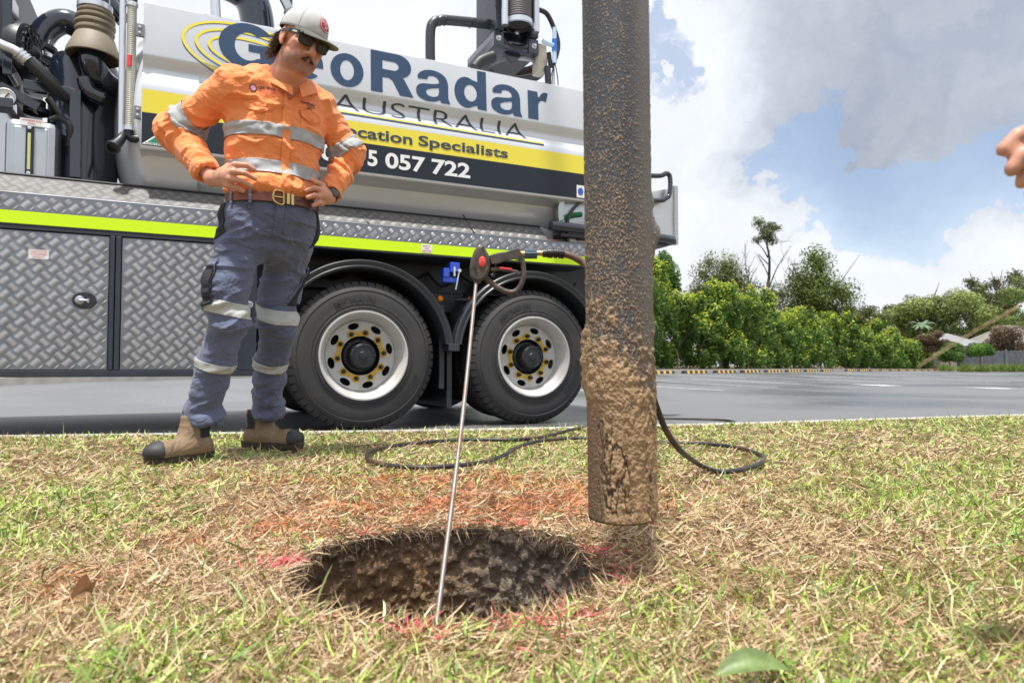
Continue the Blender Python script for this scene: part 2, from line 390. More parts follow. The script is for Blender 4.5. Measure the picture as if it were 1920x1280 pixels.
def paint(x, y, c, r):
    "sprayed marks: pink round the rim, rust-red soil dust beyond the hole"
    a = np.arctan2(y-HC[1], x-HC[0]); d = np.hypot(x-HC[0], y-HC[1])-rim(a)
    n = fbm(xyz(x*22, y*22), 3, 41)
    pk = np.zeros_like(x)
    for (px, py, s) in [(-.44, 1.36, .055), (-.40, 1.28, .035), (-.26, 1.055, .025), (-.12, 1.01, .045), (.04, 1.02, .035), (.10, 1.06, .03), (.19, 1.26, .03), (.19, 1.42, .03), (-.32, 1.56, .03), (-.02, 1.0, .03),(.02,1.66,.03)]:
        pk = np.maximum(pk, np.exp(-((x-px)**2+(y-py)**2)/s**2))
    pk = pk**1.2*(n > .42)
    hit = r.random(len(x)) < pk*.95
    c[hit] = np.array([.85,.17,.20])*(.7+.5*r.random((hit.sum(), 1)))
    rd = np.exp(-((x+.15)**2/.18+(y-1.85)**2/.035))*1.1 + np.exp(-((x-.2)**2/.04+(y-2.0)**2/.02)) + .8*np.exp(-((x+.2)**2/.5+(y-2.3)**2/.03)) + .7*np.exp(-((x+.55)**2/.05+(y-1.62)**2/.02)) + .6*np.exp(-((x+.76)**2/.01+(y-1.2)**2/.01))
    hit = r.random(len(x)) < np.clip(rd, 0, 1)*np.clip((n-.40)*8, .15, .97)
    c[hit] = c[hit]*.3 + np.array([.50,.15,.06])*.85*(.6+.7*r.random((hit.sum(), 1)))
    return c
# thatch: flat straw
def grass():
    n = 175000; x, y, r = scatter(n, 51); n = len(x)
    g = greenness(x, y)
    keep = r.random(n) < 1.05-g*.55; x, y, g = x[keep], y[keep], g[keep]; n = len(x)
    z = lawnz(x, y) + r.random(n)*.006
    pal = np.array([(.53,.375,.225), (.66,.50,.32), (.36,.23,.13), (.76,.62,.43), (.20,.12,.065), (.53,.415,.21)])
    c = pal[r.choice(6, n, p=[.25,.22,.19,.11,.11,.12])]*(.78+.4*r.random((n, 1)))
    c = paint(x, y, c, r)
    sc = .75+.5*np.clip(y-1, 0, 3)*.5
    V, T, C_ = blades(n, np.stack([x, y, z], 1), (.018+.045*r.random(n)**1.5), (.0016+.0021*r.random(n))*sc, c, .82+.18*r.random(n)-.25*(r.random(n)<.15), 52, curl=1.0)
    gm_ = mat('straw', rough=.75, attr='Col', spec=.25)
    tag(mk('dry_grass', V, T, gm_, smooth=True, col=C_), 'dry straw coloured thatch of trampled grass covering the lawn', 'dry grass', kind='stuff')
    n = 130000; x, y, r = scatter(n, 61); n = len(x)
    g = greenness(x, y); fine = sst(.33, .62, fbm(xyz(x*14, y*14), 3, 63))
    keep = r.random(n) < g*(.45+1.2*fine); x, y, g = x[keep], y[keep], g[keep]; n = len(x)
    z = lawnz(x, y)
    pal = np.array([(.27,.40,.06), (.40,.54,.11), (.16,.28,.045), (.54,.62,.20), (.20,.34,.12), (.60,.62,.28)])
    c = pal[r.choice(6, n, p=[.25,.25,.14,.14,.12,.10])]*(.8+.45*r.random((n, 1))); 
    pr = r.random(n) < .92; c2 = paint(x, y, c.copy(), r); c[pr] = c2[pr]
    sc = .8+.5*np.clip(y-1, 0, 3)*.5
    V, T, C_ = blades(n, np.stack([x, y, z], 1), (.013+.042*r.random(n)**2), (.0024+.0030*r.random(n))*sc, c, .35+.6*r.random(n), 62, curl=1.1)
    gm_ = mat('grass_blade', rough=.5, attr='Col', spec=.35)
    tag(mk('green_grass', V, T, gm_, smooth=True, col=C_), 'short green couch grass growing in patches through the dry lawn', 'grass', kind='stuff')
    # taller weeds and runners
    n = 3200; x, y, r = scatter(n, 71, 1.1); n = len(x); g = greenness(x, y); keep = r.random(n) < .2+g; x, y = x[keep], y[keep]; n = len(x)
    pal = np.array([(.16,.27,.06), (.24,.36,.09), (.36,.42,.16), (.62,.52,.30)])
    c = pal[r.choice(4, n, p=[.32,.3,.2,.18])]*(.8+.4*r.random((n, 1)))
    V, T, C_ = blades(n, np.stack([x, y, lawnz(x, y)], 1), .03+.06*r.random(n)**2, .0022+.003*r.random(n), c, .15+.75*r.random(n), 72, curl=1.2)
    tag(mk('long_grass', V, T, gm_, smooth=True, col=C_), 'scattered longer green and straw blades standing above the lawn', 'grass', kind='stuff')
def grass_beyond():
    "the same lawn carried on to the sides and behind the camera, sparser"
    r = np.random.default_rng(97); n = 70000; x = r.uniform(-5.5, 5.5, n); y = r.uniform(-1.8, 6, n)
    ok = (y < kerby(x)+.02) & ((np.abs(x) > np.clip(y, 0, 9)*.78+.22) | (y < .62)); x, y = x[ok], y[ok]; n = len(x)
    g = greenness(x, y); gr = r.random(n) < g*.75
    pal = np.array([(.58,.42,.26), (.72,.56,.37), (.40,.26,.15), (.58,.46,.25)]); pg = np.array([(.27,.40,.06), (.40,.54,.11), (.16,.28,.045), (.54,.62,.20)])
    c = np.where(gr[:, None], pg[r.choice(4, n)], pal[r.choice(4, n)])*(.8+.4*r.random((n, 1)))
    V, T, C_ = blades(n, np.stack([x, y, lawnz(x, y)+.004*r.random(n)], 1), .035+.06*r.random(n), .005+.006*r.random(n), c, np.where(gr, .45, .85)+.15*r.random(n), 98, curl=1.0)
    tag(mk('side_grass', V, T, MATS['straw'], smooth=True, col=C_), 'mixed dry and green lawn grass beyond the edges of the photo', 'grass', kind='stuff')
grass(); grass_beyond()
# fine roots and torn thatch hanging into the hole
r = np.random.default_rng(81); n = 2600; a = r.random(n)*2*np.pi; rr = rim(a)*(1+r.normal(0, .03, n))
x = HC[0]+rr*np.cos(a); y = HC[1]+rr*np.sin(a)
c = np.array([(.10,.07,.045), (.30,.2,.12), (.42,.31,.2)])[r.choice(3, n, p=[.55,.3,.15])]*(.7+.6*r.random((n, 1)))
V, T, C_ = blades(n, np.stack([x, y, np.full(n, GZ-.003)], 1), .01+.03*r.random(n)**2, .001+.0013*r.random(n), c, .3+.8*r.random(n), 82, curl=1.6)
drop = np.tile(np.array([0,0,.25,.25,.6,.6,1.]), len(V)//7)*np.repeat(r.random(len(V)//7), 7)*.04*(np.hypot(V[:, 0]-HC[0], V[:, 1]-HC[1]) < HR*.99); V[:, 2] -= drop
tag(mk('roots', V, T, MATS['straw'], smooth=True, col=C_), 'torn roots and thatch fringe round the lip of the hole', 'roots', kind='stuff')

# ============================================================ background
def U2(u, d): return np.array([(u-960)/1280*d, d])
ORD = ['first','second','third','fourth','fifth','sixth','seventh','eighth','ninth','tenth','eleventh','twelfth','thirteenth','fourteenth','fifteenth','sixteenth','seventeenth','eighteenth','nineteenth','twentieth','twenty-first','twenty-second','twenty-third','twenty-fourth','twenty-fifth','twenty-sixth','twenty-seventh','twenty-eighth','twenty-ninth','thirtieth']
def B(t, s=0): return ROW0 + RD*t + RP*s
# kerb, garden bed
kb = [tuple(B(t, -1.0)) for t in np.arange(-45, 52, 3)] + [tuple(B(54, -.4)), tuple(B(56, 1.2)), tuple(B(57.5, 4)), (46, 62.5), (60, 60), (80, 57)]
kz = lambda x, y: float(roadz(np.array(x), np.array(y)))
tag(strip('kerb', [k for k in kb], 0, .3, lambda x, y: kz(x, y)+.13, -.05, conc), kind='structure')
bedm = mat('mulch', (.19,.13,.085), .95, var=.6, vscale=3, bump=.6, bscale=30, col2=(.10,.075,.05))
Vb = []
for (x_, y_) in kb:
    p_ = np.array([x_, y_]); z_ = kz(x_, y_)
    q = p_ + np.array([-.3, 1.0])*.2; Vb += [(q[0], q[1], z_+.1), (q[0]-2.5, q[1]+5, z_+.25), (q[0]-30, q[1]+60, .6)]
tag(mk('garden_bed', Vb, [(i*3+k, i*3+3+k, i*3+4+k, i*3+1+k) for i in range(len(kb)-1) for k in (0, 1)], bedm), kind='structure')
# pale retaining kerb on the far side of the truck
tag(strip('low_retaining_kerb', [tuple(P(-500, 700, 12)[:2]), tuple(P(-100, 700, 12)[:2]), tuple(P(400, 700, 12.3)[:2]), tuple(P(600, 700, 12.8)[:2]), tuple(P(900, 700, 14)[:2])], 0, .3, .225, -.02, mat('pale_concrete', (.62,.58,.50), .85, var=.2, vscale=3)), 'pale low concrete kerb beyond the underside of the truck', 'kerb')
# wheel stops
rub = mat('black_rubber', (.035,.036,.04), .7, var=.3, vscale=10)
yel = mat('yellow_strip', (.72,.42,.05), .55)
def wheel_stop(name, label, p, ang):
    t_ = thing(name, label, 'wheel stop', (p[0], p[1], kz(*p)), ang, 'rubber wheel stops along the parking bays')
    h = MB(); h.prism([(-.075, 0), (.075, 0), (.05, .1), (-.05, .1)], 0, 1.8, 'x'); h.build('body', rub, t_, bevel=.01)
    return t_
ws0 = wheel_stop('wheel_stop', 'x', (0, 0), 0)
for k in range(4):
    q = MB(); x0 = .22+k*.4
    q.prism([(-.0785, .0), (.0785, 0), (.0535, .102), (-.0535, .102)], x0, x0+.16, 'x'); q.build('reflective_panel', yel, ws0)
def dup(o, name=None, label=None, loc=None, rz=None, parent=None):
    c = o.copy(); COL.objects.link(c)
    if parent is not None: c.parent = parent
    for ch in list(o.children): dup(ch, parent=c)
    if loc is not None: c.location = loc
    if rz is not None: c.rotation_euler = (0, 0, rz)
    if label: c['label'] = label
    return c
ra = math.atan2(RD[1], RD[0]); k = 0
for n in list(range(-1, 7)) + [7.7+q for q in range(14)]:
    p = B(2.5*n); o = ws0 if k == 0 else dup(ws0)
    o.location = (p[0], p[1], kz(*p)+.002); o.rotation_euler = (0, 0, ra)
    o['label'] = '%s black rubber wheel stop with yellow panels, counting right from the muddy tube' % ORD[k]; k += 1
# painted bay lines and lane marks
wp = mat('road_paint', (.62,.63,.64), .7, var=.35, vscale=12, col2=(.36,.37,.38))
def paint_line(name, a, b, w=.1, seg=10):
    a, b = np.array(a), np.array(b); d = (b-a)/np.linalg.norm(b-a); q = np.array([-d[1], d[0]])*w/2; V = []
    for i in range(seg+1):
        c = a+(b-a)*i/seg
        for s in (-1, 1):
            e = c+q*s; V.append((e[0], e[1], kz(*e)+.008))
    tag(mk(name, V, [(2*i, 2*i+2, 2*i+3, 2*i+1) for i in range(seg)], wp), kind='structure')
for n in list(range(-6, 7)) + [7.4+q for q in range(12)]:
    paint_line('bay_line', B(2.5*n-.35, .2), B(2.5*n-.35, 6.2))
for (u0, u1, v_) in [(1803, 1893, 716)]:
    d_ = .44*1280/(v_-688); paint_line('lane_line', U2(u0, d_), U2(u1, d_*.985), .16)
for u0 in (1762, 1808, 1835, 1863, 1892, 1922): paint_line('lane_dash', U2(u0, 36), U2(u0+13, 36), .3, 2)
def arrow(c, s, w):
    V = [(0, 0), (.45, .5), (.45, .18), (1.0, .18), (1.0, -.18), (.45, -.18), (.45, -.5)]
    V = [(c[0]+x*s, c[1]+y*w) for x, y in V]
    tag(mk('lane_arrow', [(x, y, kz(x, y)+.009) for x, y in V], [tuple(range(7))[::-1]], wp), kind='structure')
arrow(U2(1618, 16.2), .66, 2.6); arrow(U2(1832, 14.0), .58, 2.0)

# ---------------------------------------------------- vegetation
barkm = mat('bark', (.22,.18,.14), .9, var=.5, vscale=6, bump=.5, bscale=30)
deadm = mat('dead_wood', (.10,.085,.075), .9, var=.4, vscale=6)
leafm = mat('leaf', rough=.5, attr='Col', spec=.35)
_ln = leafm.node_tree; _t = _ln.nodes.new('ShaderNodeBsdfTranslucent'); _m = _ln.nodes.new('ShaderNodeMixShader'); _m.inputs[0].default_value = .45
_a = [n for n in _ln.nodes if n.type == 'ATTRIBUTE'][0]; _ln.links.new(_a.outputs['Color'], _t.inputs['Color'])
_o = [n for n in _ln.nodes if n.type == 'OUTPUT_MATERIAL'][0]; _b = _ln.nodes['Principled BSDF']
_ln.links.new(_b.outputs[0], _m.inputs[1]); _ln.links.new(_t.outputs[0], _m.inputs[2]); _ln.links.new(_m.outputs[0], _o.inputs[0])
for _mm in ('grass_blade', 'straw'):
    pass
def leaves(n, cen, rad, size, pal, seed, lobes=14, tipc=None, lobe_r=(.3, .5), low=-.8, flat=0, shell=.55, cyl=False):
    "leaf clumps: sub-lobes inside an ellipsoid, leaves spread through each of them"
    r = np.random.default_rng(seed); cen = np.array(cen); rad = np.array(rad)
    q = r.normal(size=(lobes, 3)); q /= np.linalg.norm(q, axis=1)[:, None]; q *= (r.random((lobes, 1))**.45)
    if cyl:
        q = np.stack([r.uniform(-1, 1, lobes), r.uniform(-1, 1, lobes), r.uniform(-1, 1, lobes)], 1); q[:, :2] *= (1-.45*np.clip(q[:, 2:3], 0, 1))
    q[:, 2] = np.maximum(q[:, 2], low); lr = r.uniform(lobe_r[0], lobe_r[1], lobes); q *= (1-lr[:, None]*.7)
    li = r.choice(lobes, n, p=lr**2/np.sum(lr**2)); e = r.normal(size=(n, 3)); e /= np.linalg.norm(e, axis=1)[:, None]
    k = (shell+(1-shell)*r.random((n, 1)))
    pos = cen + (q[li] + e*k*lr[li][:, None]*np.array([1, 1, 1-.35*flat]))*rad
    nrm_ = e + r.normal(0, .55, (n, 3)); nrm_ /= np.linalg.norm(nrm_, axis=1)[:, None]
    t = np.cross(nrm_, r.normal(size=(n, 3))); t /= np.linalg.norm(t, axis=1)[:, None]; b = np.cross(nrm_, t)
    s = size*(.6+.8*r.random((n, 1)))
    V = np.stack([pos-t*s, pos-b*s*.42+nrm_*s*.1, pos+t*s, pos+b*s*.42+nrm_*s*.1], 1).reshape(-1, 3)
    a = np.arange(n)[:, None]*4
    T = np.concatenate([a+[0,1,2], a+[0,2,3]], 1).reshape(-1, 3)
    pal = np.array(pal); lc = r.random((lobes, 1))[li]
    c = pal[r.choice(len(pal), n)]*(.75+.5*r.random((n, 1)))*(.75+.5*lc)
    if tipc is not None:
        up = np.clip(e[:, 2:3]*.8 + q[li][:, 2:3]*.4 + r.normal(0, .25, (n, 1)) + (lc-.5), 0, 1)*(k > .8)
        c = c*(1-up*.85)+np.array(tipc)*up*.85
    return V, T, np.repeat(c, 4, 0)
def plant(name, label, cat, base, cen, rad, n, size, pal, seed, group=None, trunk=.08, wood=barkm, nb=7, crown='crown', **kw):
    t_ = thing(name, label, cat, tuple(base), 0, group)
    V, T, C_ = leaves(n, cen, rad, size, pal, seed, **kw)
    mk(crown, V, T, leafm, t_, world=True, col=C_)
    if trunk:
        r = random.Random(seed); m = MB(); b = Vector(base); c = Vector(cen); R3 = rad
        fork = b.lerp(c, .55); m.tube([b - Vector((0,0,.1)), b.lerp(fork, .5)+Vector((r.uniform(-1,1)*R3[0]*.05, 0, 0)), fork], [trunk, trunk*.8, trunk*.6], 7, smooth=3)
        for k in range(nb):
            e = c + Vector((r.uniform(-.75, .75)*R3[0], r.uniform(-.75, .75)*R3[1], r.uniform(-.3, .8)*R3[2]))
            m.tube([fork, fork.lerp(e, .5)+Vector((r.uniform(-.1, .1)*R3[0], 0, r.uniform(0, .15)*R3[2])), e], [trunk*.5, trunk*.3, trunk*.1], 5, smooth=3)
        m.build('trunk', wood, t_, smooth=True, world=True)
    return t_
HP = [(.075,.165,.03), (.115,.22,.04), (.055,.12,.03), (.16,.26,.05)]
hr = random.Random(5); t = -9.0; k = 0; kh = 0
while t < 60:
    p = B(t, -3.0+hr.uniform(-.4, .4)); z0 = kz(*p)+.15
    u_ = 960+p[0]/p[1]*1280
    H = 3.5+hr.uniform(-.6, .8) + .5*float(sst(12, -2, t)) + (1.6 if 1225 < u_ < 1262 else 0) - .012*t
    W_ = 1.3+hr.uniform(-.2, .4); n = int(max(3000, 13000*(27/p[1])**1.3)) if u_ > 1170 else 3000
    vis = u_ > 1200
    lab = '%s dense hedge shrub from the muddy tube, glossy green with yellow-green tips' % ORD[min(k, 29)] if vis else '%s hedge shrub from the left of the row hidden behind the vacuum truck' % ORD[kh]
    lo = H*.5
    plant('hedge_shrub', lab, 'hedge shrub', (p[0], p[1], z0), (p[0], p[1], z0+H*.5+.05), (W_*1.02, W_*.9, H*.55), n, .050+.0009*p[1], HP, 100+int(t*10), 'hedge shrubs planted along the far kerb', trunk=.05, nb=4, lobes=40, tipc=(.62,.68,.06), lobe_r=(.20,.36), low=-.95, shell=.3, cyl=True, crown='foliage')
    if vis: k += 1
    else: kh += 1
    t += 1.75 + max(0, t)*.018
# trees beyond the hedge
def at(u, v, d): return tuple(P(u, v, d))
GU = [(.15,.19,.07), (.19,.23,.09), (.12,.15,.06), (.24,.25,.11)]
plant('gum_tree', 'thin grey-green gum tree left of the tall dead-looking tree', 'tree', at(1360, 688, 53), at(1346, 556, 53), (3.5,2.6,4.0), 17000, .105, GU, 301, trunk=.12, nb=12, lobes=22, lobe_r=(.28,.42), shell=.0)
plant('gum_tree', 'round olive green gum tree with a dark forked trunk, right of the tall bare tree', 'tree', at(1510, 688, 53), at(1530, 560, 53), (3.9,2.8,4.1), 26000, .105, [(.12,.17,.035), (.16,.21,.05), (.09,.13,.03)], 302, trunk=.14, nb=14, lobes=26, lobe_r=(.30,.42), shell=.1)
plant('gum_tree', 'pale wispy gum tree in front of the bare branches', 'tree', at(1450, 688, 53), at(1440, 592, 53), (4.2,2.6,3.6), 13000, .10, [(.17,.2,.07), (.2,.22,.1), (.13,.16,.06)], 303, trunk=.10, wood=deadm, nb=14, lobes=26, lobe_r=(.25,.38), shell=.0)
plant('gum_tree', 'low olive tree whose crown shows just above the middle of the hedge', 'tree', at(1620, 688, 60), at(1612, 600, 60), (2.9,2.3,1.5), 7000, .13, [(.13,.15,.05), (.17,.19,.07)], 304, trunk=.15, lobes=20, lobe_r=(.26,.40), shell=.2)
plant('broadleaf_tree', 'dark green tree beside the muddy tube behind the hedge end', 'tree', at(1240, 688, 32), at(1240, 540, 32), (1.15,1.1,2.0), 8000, .08, HP, 305, trunk=.1, lobes=14)
# tall half-dead tree with a leafy top knot
tt_ = thing('bare_tree', 'tall half dead tree with crooked bare limbs and one leafy tuft at its top', 'tree', at(1440, 688, 53))
m = MB(); r = random.Random(12)
def limb(a, b, r0, r1, dep):
    a, b = Vector(a), Vector(b); l = (b-a).length
    mid = a.lerp(b, .5)+Vector((r.uniform(-.09, .09)*l, r.uniform(-.1, .1)*l, r.uniform(-.04, .08)*l))
    m.tube([a, mid, b], [r0, (r0+r1)/2, r1], 6, smooth=4)
    if dep:
        for k in range(4):
            s = a.lerp(b, r.uniform(.35, .95)); e = s+((b-a).normalized()*.5+Vector((r.uniform(-.8, .8), r.uniform(-.6, .6), r.uniform(.0, .8))))*l*.38
            limb(s, e, r1*.9, r1*.35, dep-1)
J = at
limb(J(1440,688,53), J(1436,600,53), .21, .15, 0)
limb(J(1436,600,53), J(1442,520,53), .15, .11, 1); limb(J(1442,520,53), J(1437,455,53), .11, .06, 1); limb(J(1437,455,53), J(1441,428,53), .045, .02, 1)
limb(J(1436,600,53), J(1402,520,53), .07, .045, 2); limb(J(1402,520,53), J(1397,458,53), .045, .015, 2)
limb(J(1442,540,53), J(1476,470,53), .06, .015, 2); limb(J(1442,520,53), J(1420,475,53), .045, .012, 2); limb(J(1402,530,53), J(1365,500,53), .035, .012, 2)
limb(J(1360,600,53), J(1318,527,53), .05, .015, 2); limb(J(1436,600,53), J(1495,500,53), .06, .02, 2); limb(J(1437,460,53), J(1484,452,53), .03, .008, 1)
limb(J(1370,640,53), J(1360,600,53), .06, .05, 0)
m.build('trunk', deadm, tt_, smooth=True, world=True)
V, T, C_ = leaves(3800, J(1440,431,53), (1.65,1.2,1.35), .085, [(.15,.18,.09), (.19,.21,.10)], 401, lobes=12, lobe_r=(.25,.4), shell=.1)
mk('crown', V, T, leafm, tt_, world=True, col=C_)
# right-hand trees behind the houses
RT = [(.15,.22,.05), (.2,.27,.07), (.12,.17,.04), (.24,.3,.09)]
plant('shade_tree', 'broad domed shade tree left of the widest dome, behind the palm', 'tree', at(1730, 688, 78), at(1732, 590, 78), (4.4,3,4.9), 13520, 0.158, RT, 501, trunk=.25, lobes=30, tipc=(.46,.50,.2), lobe_r=(.28,.42), flat=1)
plant('shade_tree', 'widest domed shade tree rising behind the brown shrub and roof', 'tree', at(1830, 688, 74), at(1838, 588, 74), (4.9,3,4.9), 16900, 0.145, RT, 502, trunk=.25, lobes=36, tipc=(.44,.50,.18), lobe_r=(.28,.40), flat=1)
plant('gum_tree', 'tall open gum tree at the right edge of the photo behind the domed trees', 'tree', at(1880, 688, 92), at(1874, 546, 92), (5.6,3,4.2), 11000, 0.19, [(.16,.19,.08), (.2,.22,.1), (.12,.15,.06)], 503, trunk=.3, nb=14, lobes=34, lobe_r=(.18,.28), shell=.1)
plant('broadleaf_tree', 'light green tree at the far right edge above the brown shrub', 'tree', at(1915, 688, 70), at(1925, 610, 70), (2.6,2,1.9), 9100, 0.132, [(.16,.22,.05), (.2,.26,.07)], 504, trunk=.2, lobes=16)
plant('broadleaf_tree', 'pale leafy tree between the low olive tree and the domed trees', 'tree', at(1690, 688, 84), at(1690, 600, 84), (2.6,2,3.2), 7800, 0.158, [(.14,.17,.06), (.18,.2,.08)], 505, trunk=.2, lobes=18, lobe_r=(.2,.34), shell=.2)
plant('copper_shrub', 'bronze leaved shrub beside the pale roof, left one', 'shrub', at(1750, 688, 62), at(1748, 640, 62), (1.5,1.2,1.1), 5720, 0.099, [(.16,.10,.06), (.20,.13,.07), (.12,.09,.05)], 506, trunk=.08, lobes=12)
plant('copper_shrub', 'large bronze leaved shrub in front of the right-hand roof', 'shrub', at(1882, 688, 60), at(1884, 636, 60), (2.2,1.4,1.8), 8320, 0.099, [(.15,.10,.06), (.19,.13,.075), (.12,.09,.06)], 507, trunk=.1, lobes=14, tipc=(.27,.2,.13))
plant('round_shrub', 'small bright green round tree in front of the grey fence', 'shrub', at(1838, 688, 54), at(1838, 656, 54), (1.35,1.1,1.0), 6760, 0.079, [(.06,.15,.02), (.09,.2,.03)], 508, trunk=.06, lobes=12, tipc=(.2,.34,.05))
plant('round_shrub', 'low green shrub filling the corner at the left end of the grey fence', 'shrub', at(1780, 688, 58), at(1782, 662, 58), (1.5,1.1,1.1), 5720, 0.092, HP, 509, trunk=.05, lobes=12)
# palm
pt = thing('palm', 'pale blue-green palm with drooping fronds above the hedge', 'palm', at(1728, 688, 70)); m = MB(); c = Vector(at(1727, 612, 70))
MB().tube([Vector(at(1728, 688, 70)), c], [.16, .12], 8).build('trunk', barkm, pt, smooth=True, world=True)
r = random.Random(3); pm = mat('palm_leaf', (.11,.17,.09), .55, var=.3)
for k in range(13):
    a = k*2.4; L_ = r.uniform(.9, 1.4); up = r.uniform(.7, 1.7); m = MB(); pts = [c+Vector((math.cos(a)*L_*s, math.sin(a)*L_*s, L_*(up*s-1.1*s*s))) for s in np.linspace(0, 1, 7)]
    for i in range(6):
        w = .22*math.sin(math.pi*(i+.8)/7); w2 = .22*math.sin(math.pi*(i+1.8)/7); s = Vector((-math.sin(a), math.cos(a), 0))
        for sg in (-1, 1): m.add([pts[i], pts[i+1], pts[i+1]+s*w2*sg-Vector((0,0,w2*.5)), pts[i]+s*w*sg-Vector((0,0,w*.5))], [(0,1,2,3)])
    m.build('frond', pm, pt, world=True)
# strappy tufts by the kerb
for k, (u_, v_, d_) in enumerate([(1774,688,52), (1811,690,50), (1842,689,50), (1873,689,50), (1899,689,50), (1921,689,50)]):
    p = U2(u_, d_); n = 260; r = np.random.default_rng(600+k); pos = np.stack([p[0]+r.normal(0, .22, n), p[1]+r.normal(0, .2, n), np.full(n, .1)], 1)
    c = np.array([(.12,.2,.04), (.2,.28,.07), (.28,.33,.1)])[r.choice(3, n)]
    V, T, C_ = blades(n, pos, .45+.35*r.random(n), .03+.03*r.random(n), c, .1+.5*r.random(n), 700+k)
    o = mk('strappy_plant', V, T, leafm, col=C_)
    tag(o, '%s spiky green tuft in the bed below the grey fence, from the left' % ORD[k], 'plant', 'strappy tufts along the far bed')
# fence
ft = thing('paling_fence', 'weathered blue-grey timber paling fence below the bronze shrub', 'fence', at(1800, 688, 58)); fm = mat('weathered_timber', (.17,.18,.20), .9, var=.4, vscale=4)
a = np.array(at(1795, 684, 58)); b = np.array(at(1990, 684, 54)); n = 75; m = MB(); m2 = MB()
for k in range(n):
    p = a+(b-a)*k/n; w = .11; m.box(p[0], p[0]+w, p[1]-.02-.012*(k % 2), p[1]+.0, .12, 1.78+.03*math.sin(k*2.1))
m.build('palings', fm, ft, world=True)['kind'] = 'stuff'
for z_ in (.5, 1.45):
    MB().box(a[0], b[0], a[1]-4.0, a[1]-3.9, z_, z_+.09, None) if 0 else None
for k in range(0, n, 18):
    p = a+(b-a)*k/n; MB().box(p[0]-.06, p[0]+.08, p[1]-.14, p[1]-.04, .1, 1.9).build('post', fm, ft, world=True)
# houses behind the fence: roofs, walls
def house(label, u0, u1, vt, vb, d, rc):
    x0 = (u0-960)/1280*d; x1 = (u1-960)/1280*d; zt = CAMZ+(688-vt)/1280*d; zb = CAMZ+(688-vb)/1280*d
    h = thing('house', label, 'house', ((x0+x1)/2, d+3, 0)); cx = (x0+x1)/2
    MB().box(x0+.5, x1-.5, d+.5, d+6.5, 0, zb+.02).build('wall', mat('rendered_wall', (.5,.45,.38), .9), h, world=True)
    m = MB(); e = .35*(x1-x0)
    m.add([(x0,d,zb),(x1,d,zb),(x1,d+7,zb),(x0,d+7,zb),(x0+e,d+3.2,zt),(x1-e,d+3.2,zt)], [(0,1,5,4),(1,2,5),(2,3,4,5),(3,0,4),(0,3,2,1)])
    m.build('roof', rc, h, world=True)
    f = MB(); f.box(x0-.02, x1+.02, d-.08, d-.01, zb-.16, zb+.02); f.build('fascia', mat('white_fascia', (.7,.7,.68), .6), h, world=True)
house('house with a pale grey hipped roof seen between the palm and the bronze shrub', 1758, 1850, 622, 645, 66, mat('pale_roof', (.24,.245,.255), .6, var=.15, vscale=1))
house('house with a brownish grey roof at the far right edge of the photo', 1885, 2010, 606, 640, 66, mat('brown_roof', (.25,.22,.20), .7, var=.15, vscale=1))
# far wood that closes the view behind everything
V, T, C_ = leaves(14000, (10, 135, 1.0), (95, 8, 4.2), .55, RT, 777, lobes=90, lobe_r=(.04,.09), low=-.6)
tag(mk('distant_wood', V, T, leafm, col=C_), 'far line of trees beyond the car park reading as one green mass', 'trees', kind='stuff')

# ============================================================ vacuum truck
TL = (-1.017, 4.70, 0.0); TA = R_(25.5)
truck = thing('vacuum_truck', 'white and black vacuum excavation truck with large blue lettering and tread plate lockers', 'truck', TL, TA)
_ta = np.array([math.cos(TA), math.sin(TA), 0]); _tb = np.array([-math.sin(TA), math.cos(TA), 0])
def TP(u, v, y0):
    r_ = P(u, v, 1) - np.array([0, 0, CAMZ]); c = np.array([0, 0, CAMZ]) - np.array(TL)
    d = (y0 - c@_tb)/(r_@_tb); p_ = c + d*r_; return Vector((p_@_ta, y0, p_[2]))
white = mat('white_paint', (.66,.69,.74), .20, .22, coat=.7, var=.08, vscale=3)
blk = mat('black_plastic', (.022,.024,.03), .42, var=.3, vscale=9, bump=.08, bscale=60, bdist=.003)
navy = mat('black_gloss_paint', (.012,.018,.032), .18, coat=.8)
frame_m = mat('dark_frame_paint', (.03,.04,.058), .38, var=.3, vscale=12)
alu = mat('aluminium_plate', (.27,.285,.32), .42, 1.0, var=.25, vscale=5, rvar=.12, bump=.05, bscale=20); barm = mat('worn_tread_bars', (.72,.72,.73), .36, 1.0)
steel = mat('stainless', (.50,.53,.56), .42, 1.0, var=.12, vscale=4)
zinc = mat('zinc', (.66,.68,.72), .35, 1.0)
hivis = mat('hivis_tape', (.62,.92,.0), .45, emis=None)
yelb = mat('yellow_vinyl', (.80,.68,.045), .3, coat=.3); drkb = mat('dark_vinyl', (.016,.022,.034), .45, spec=.3)
blue = mat('navy_vinyl', (.022,.058,.13), .35, var=.15, vscale=20)
def box_(name, x0, x1, y0, y1, z0, z1, m, bev=.004, par=None): return MB().box(x0, x1, y0, y1, z0, z1).build(name, m, par or truck, bevel=bev)
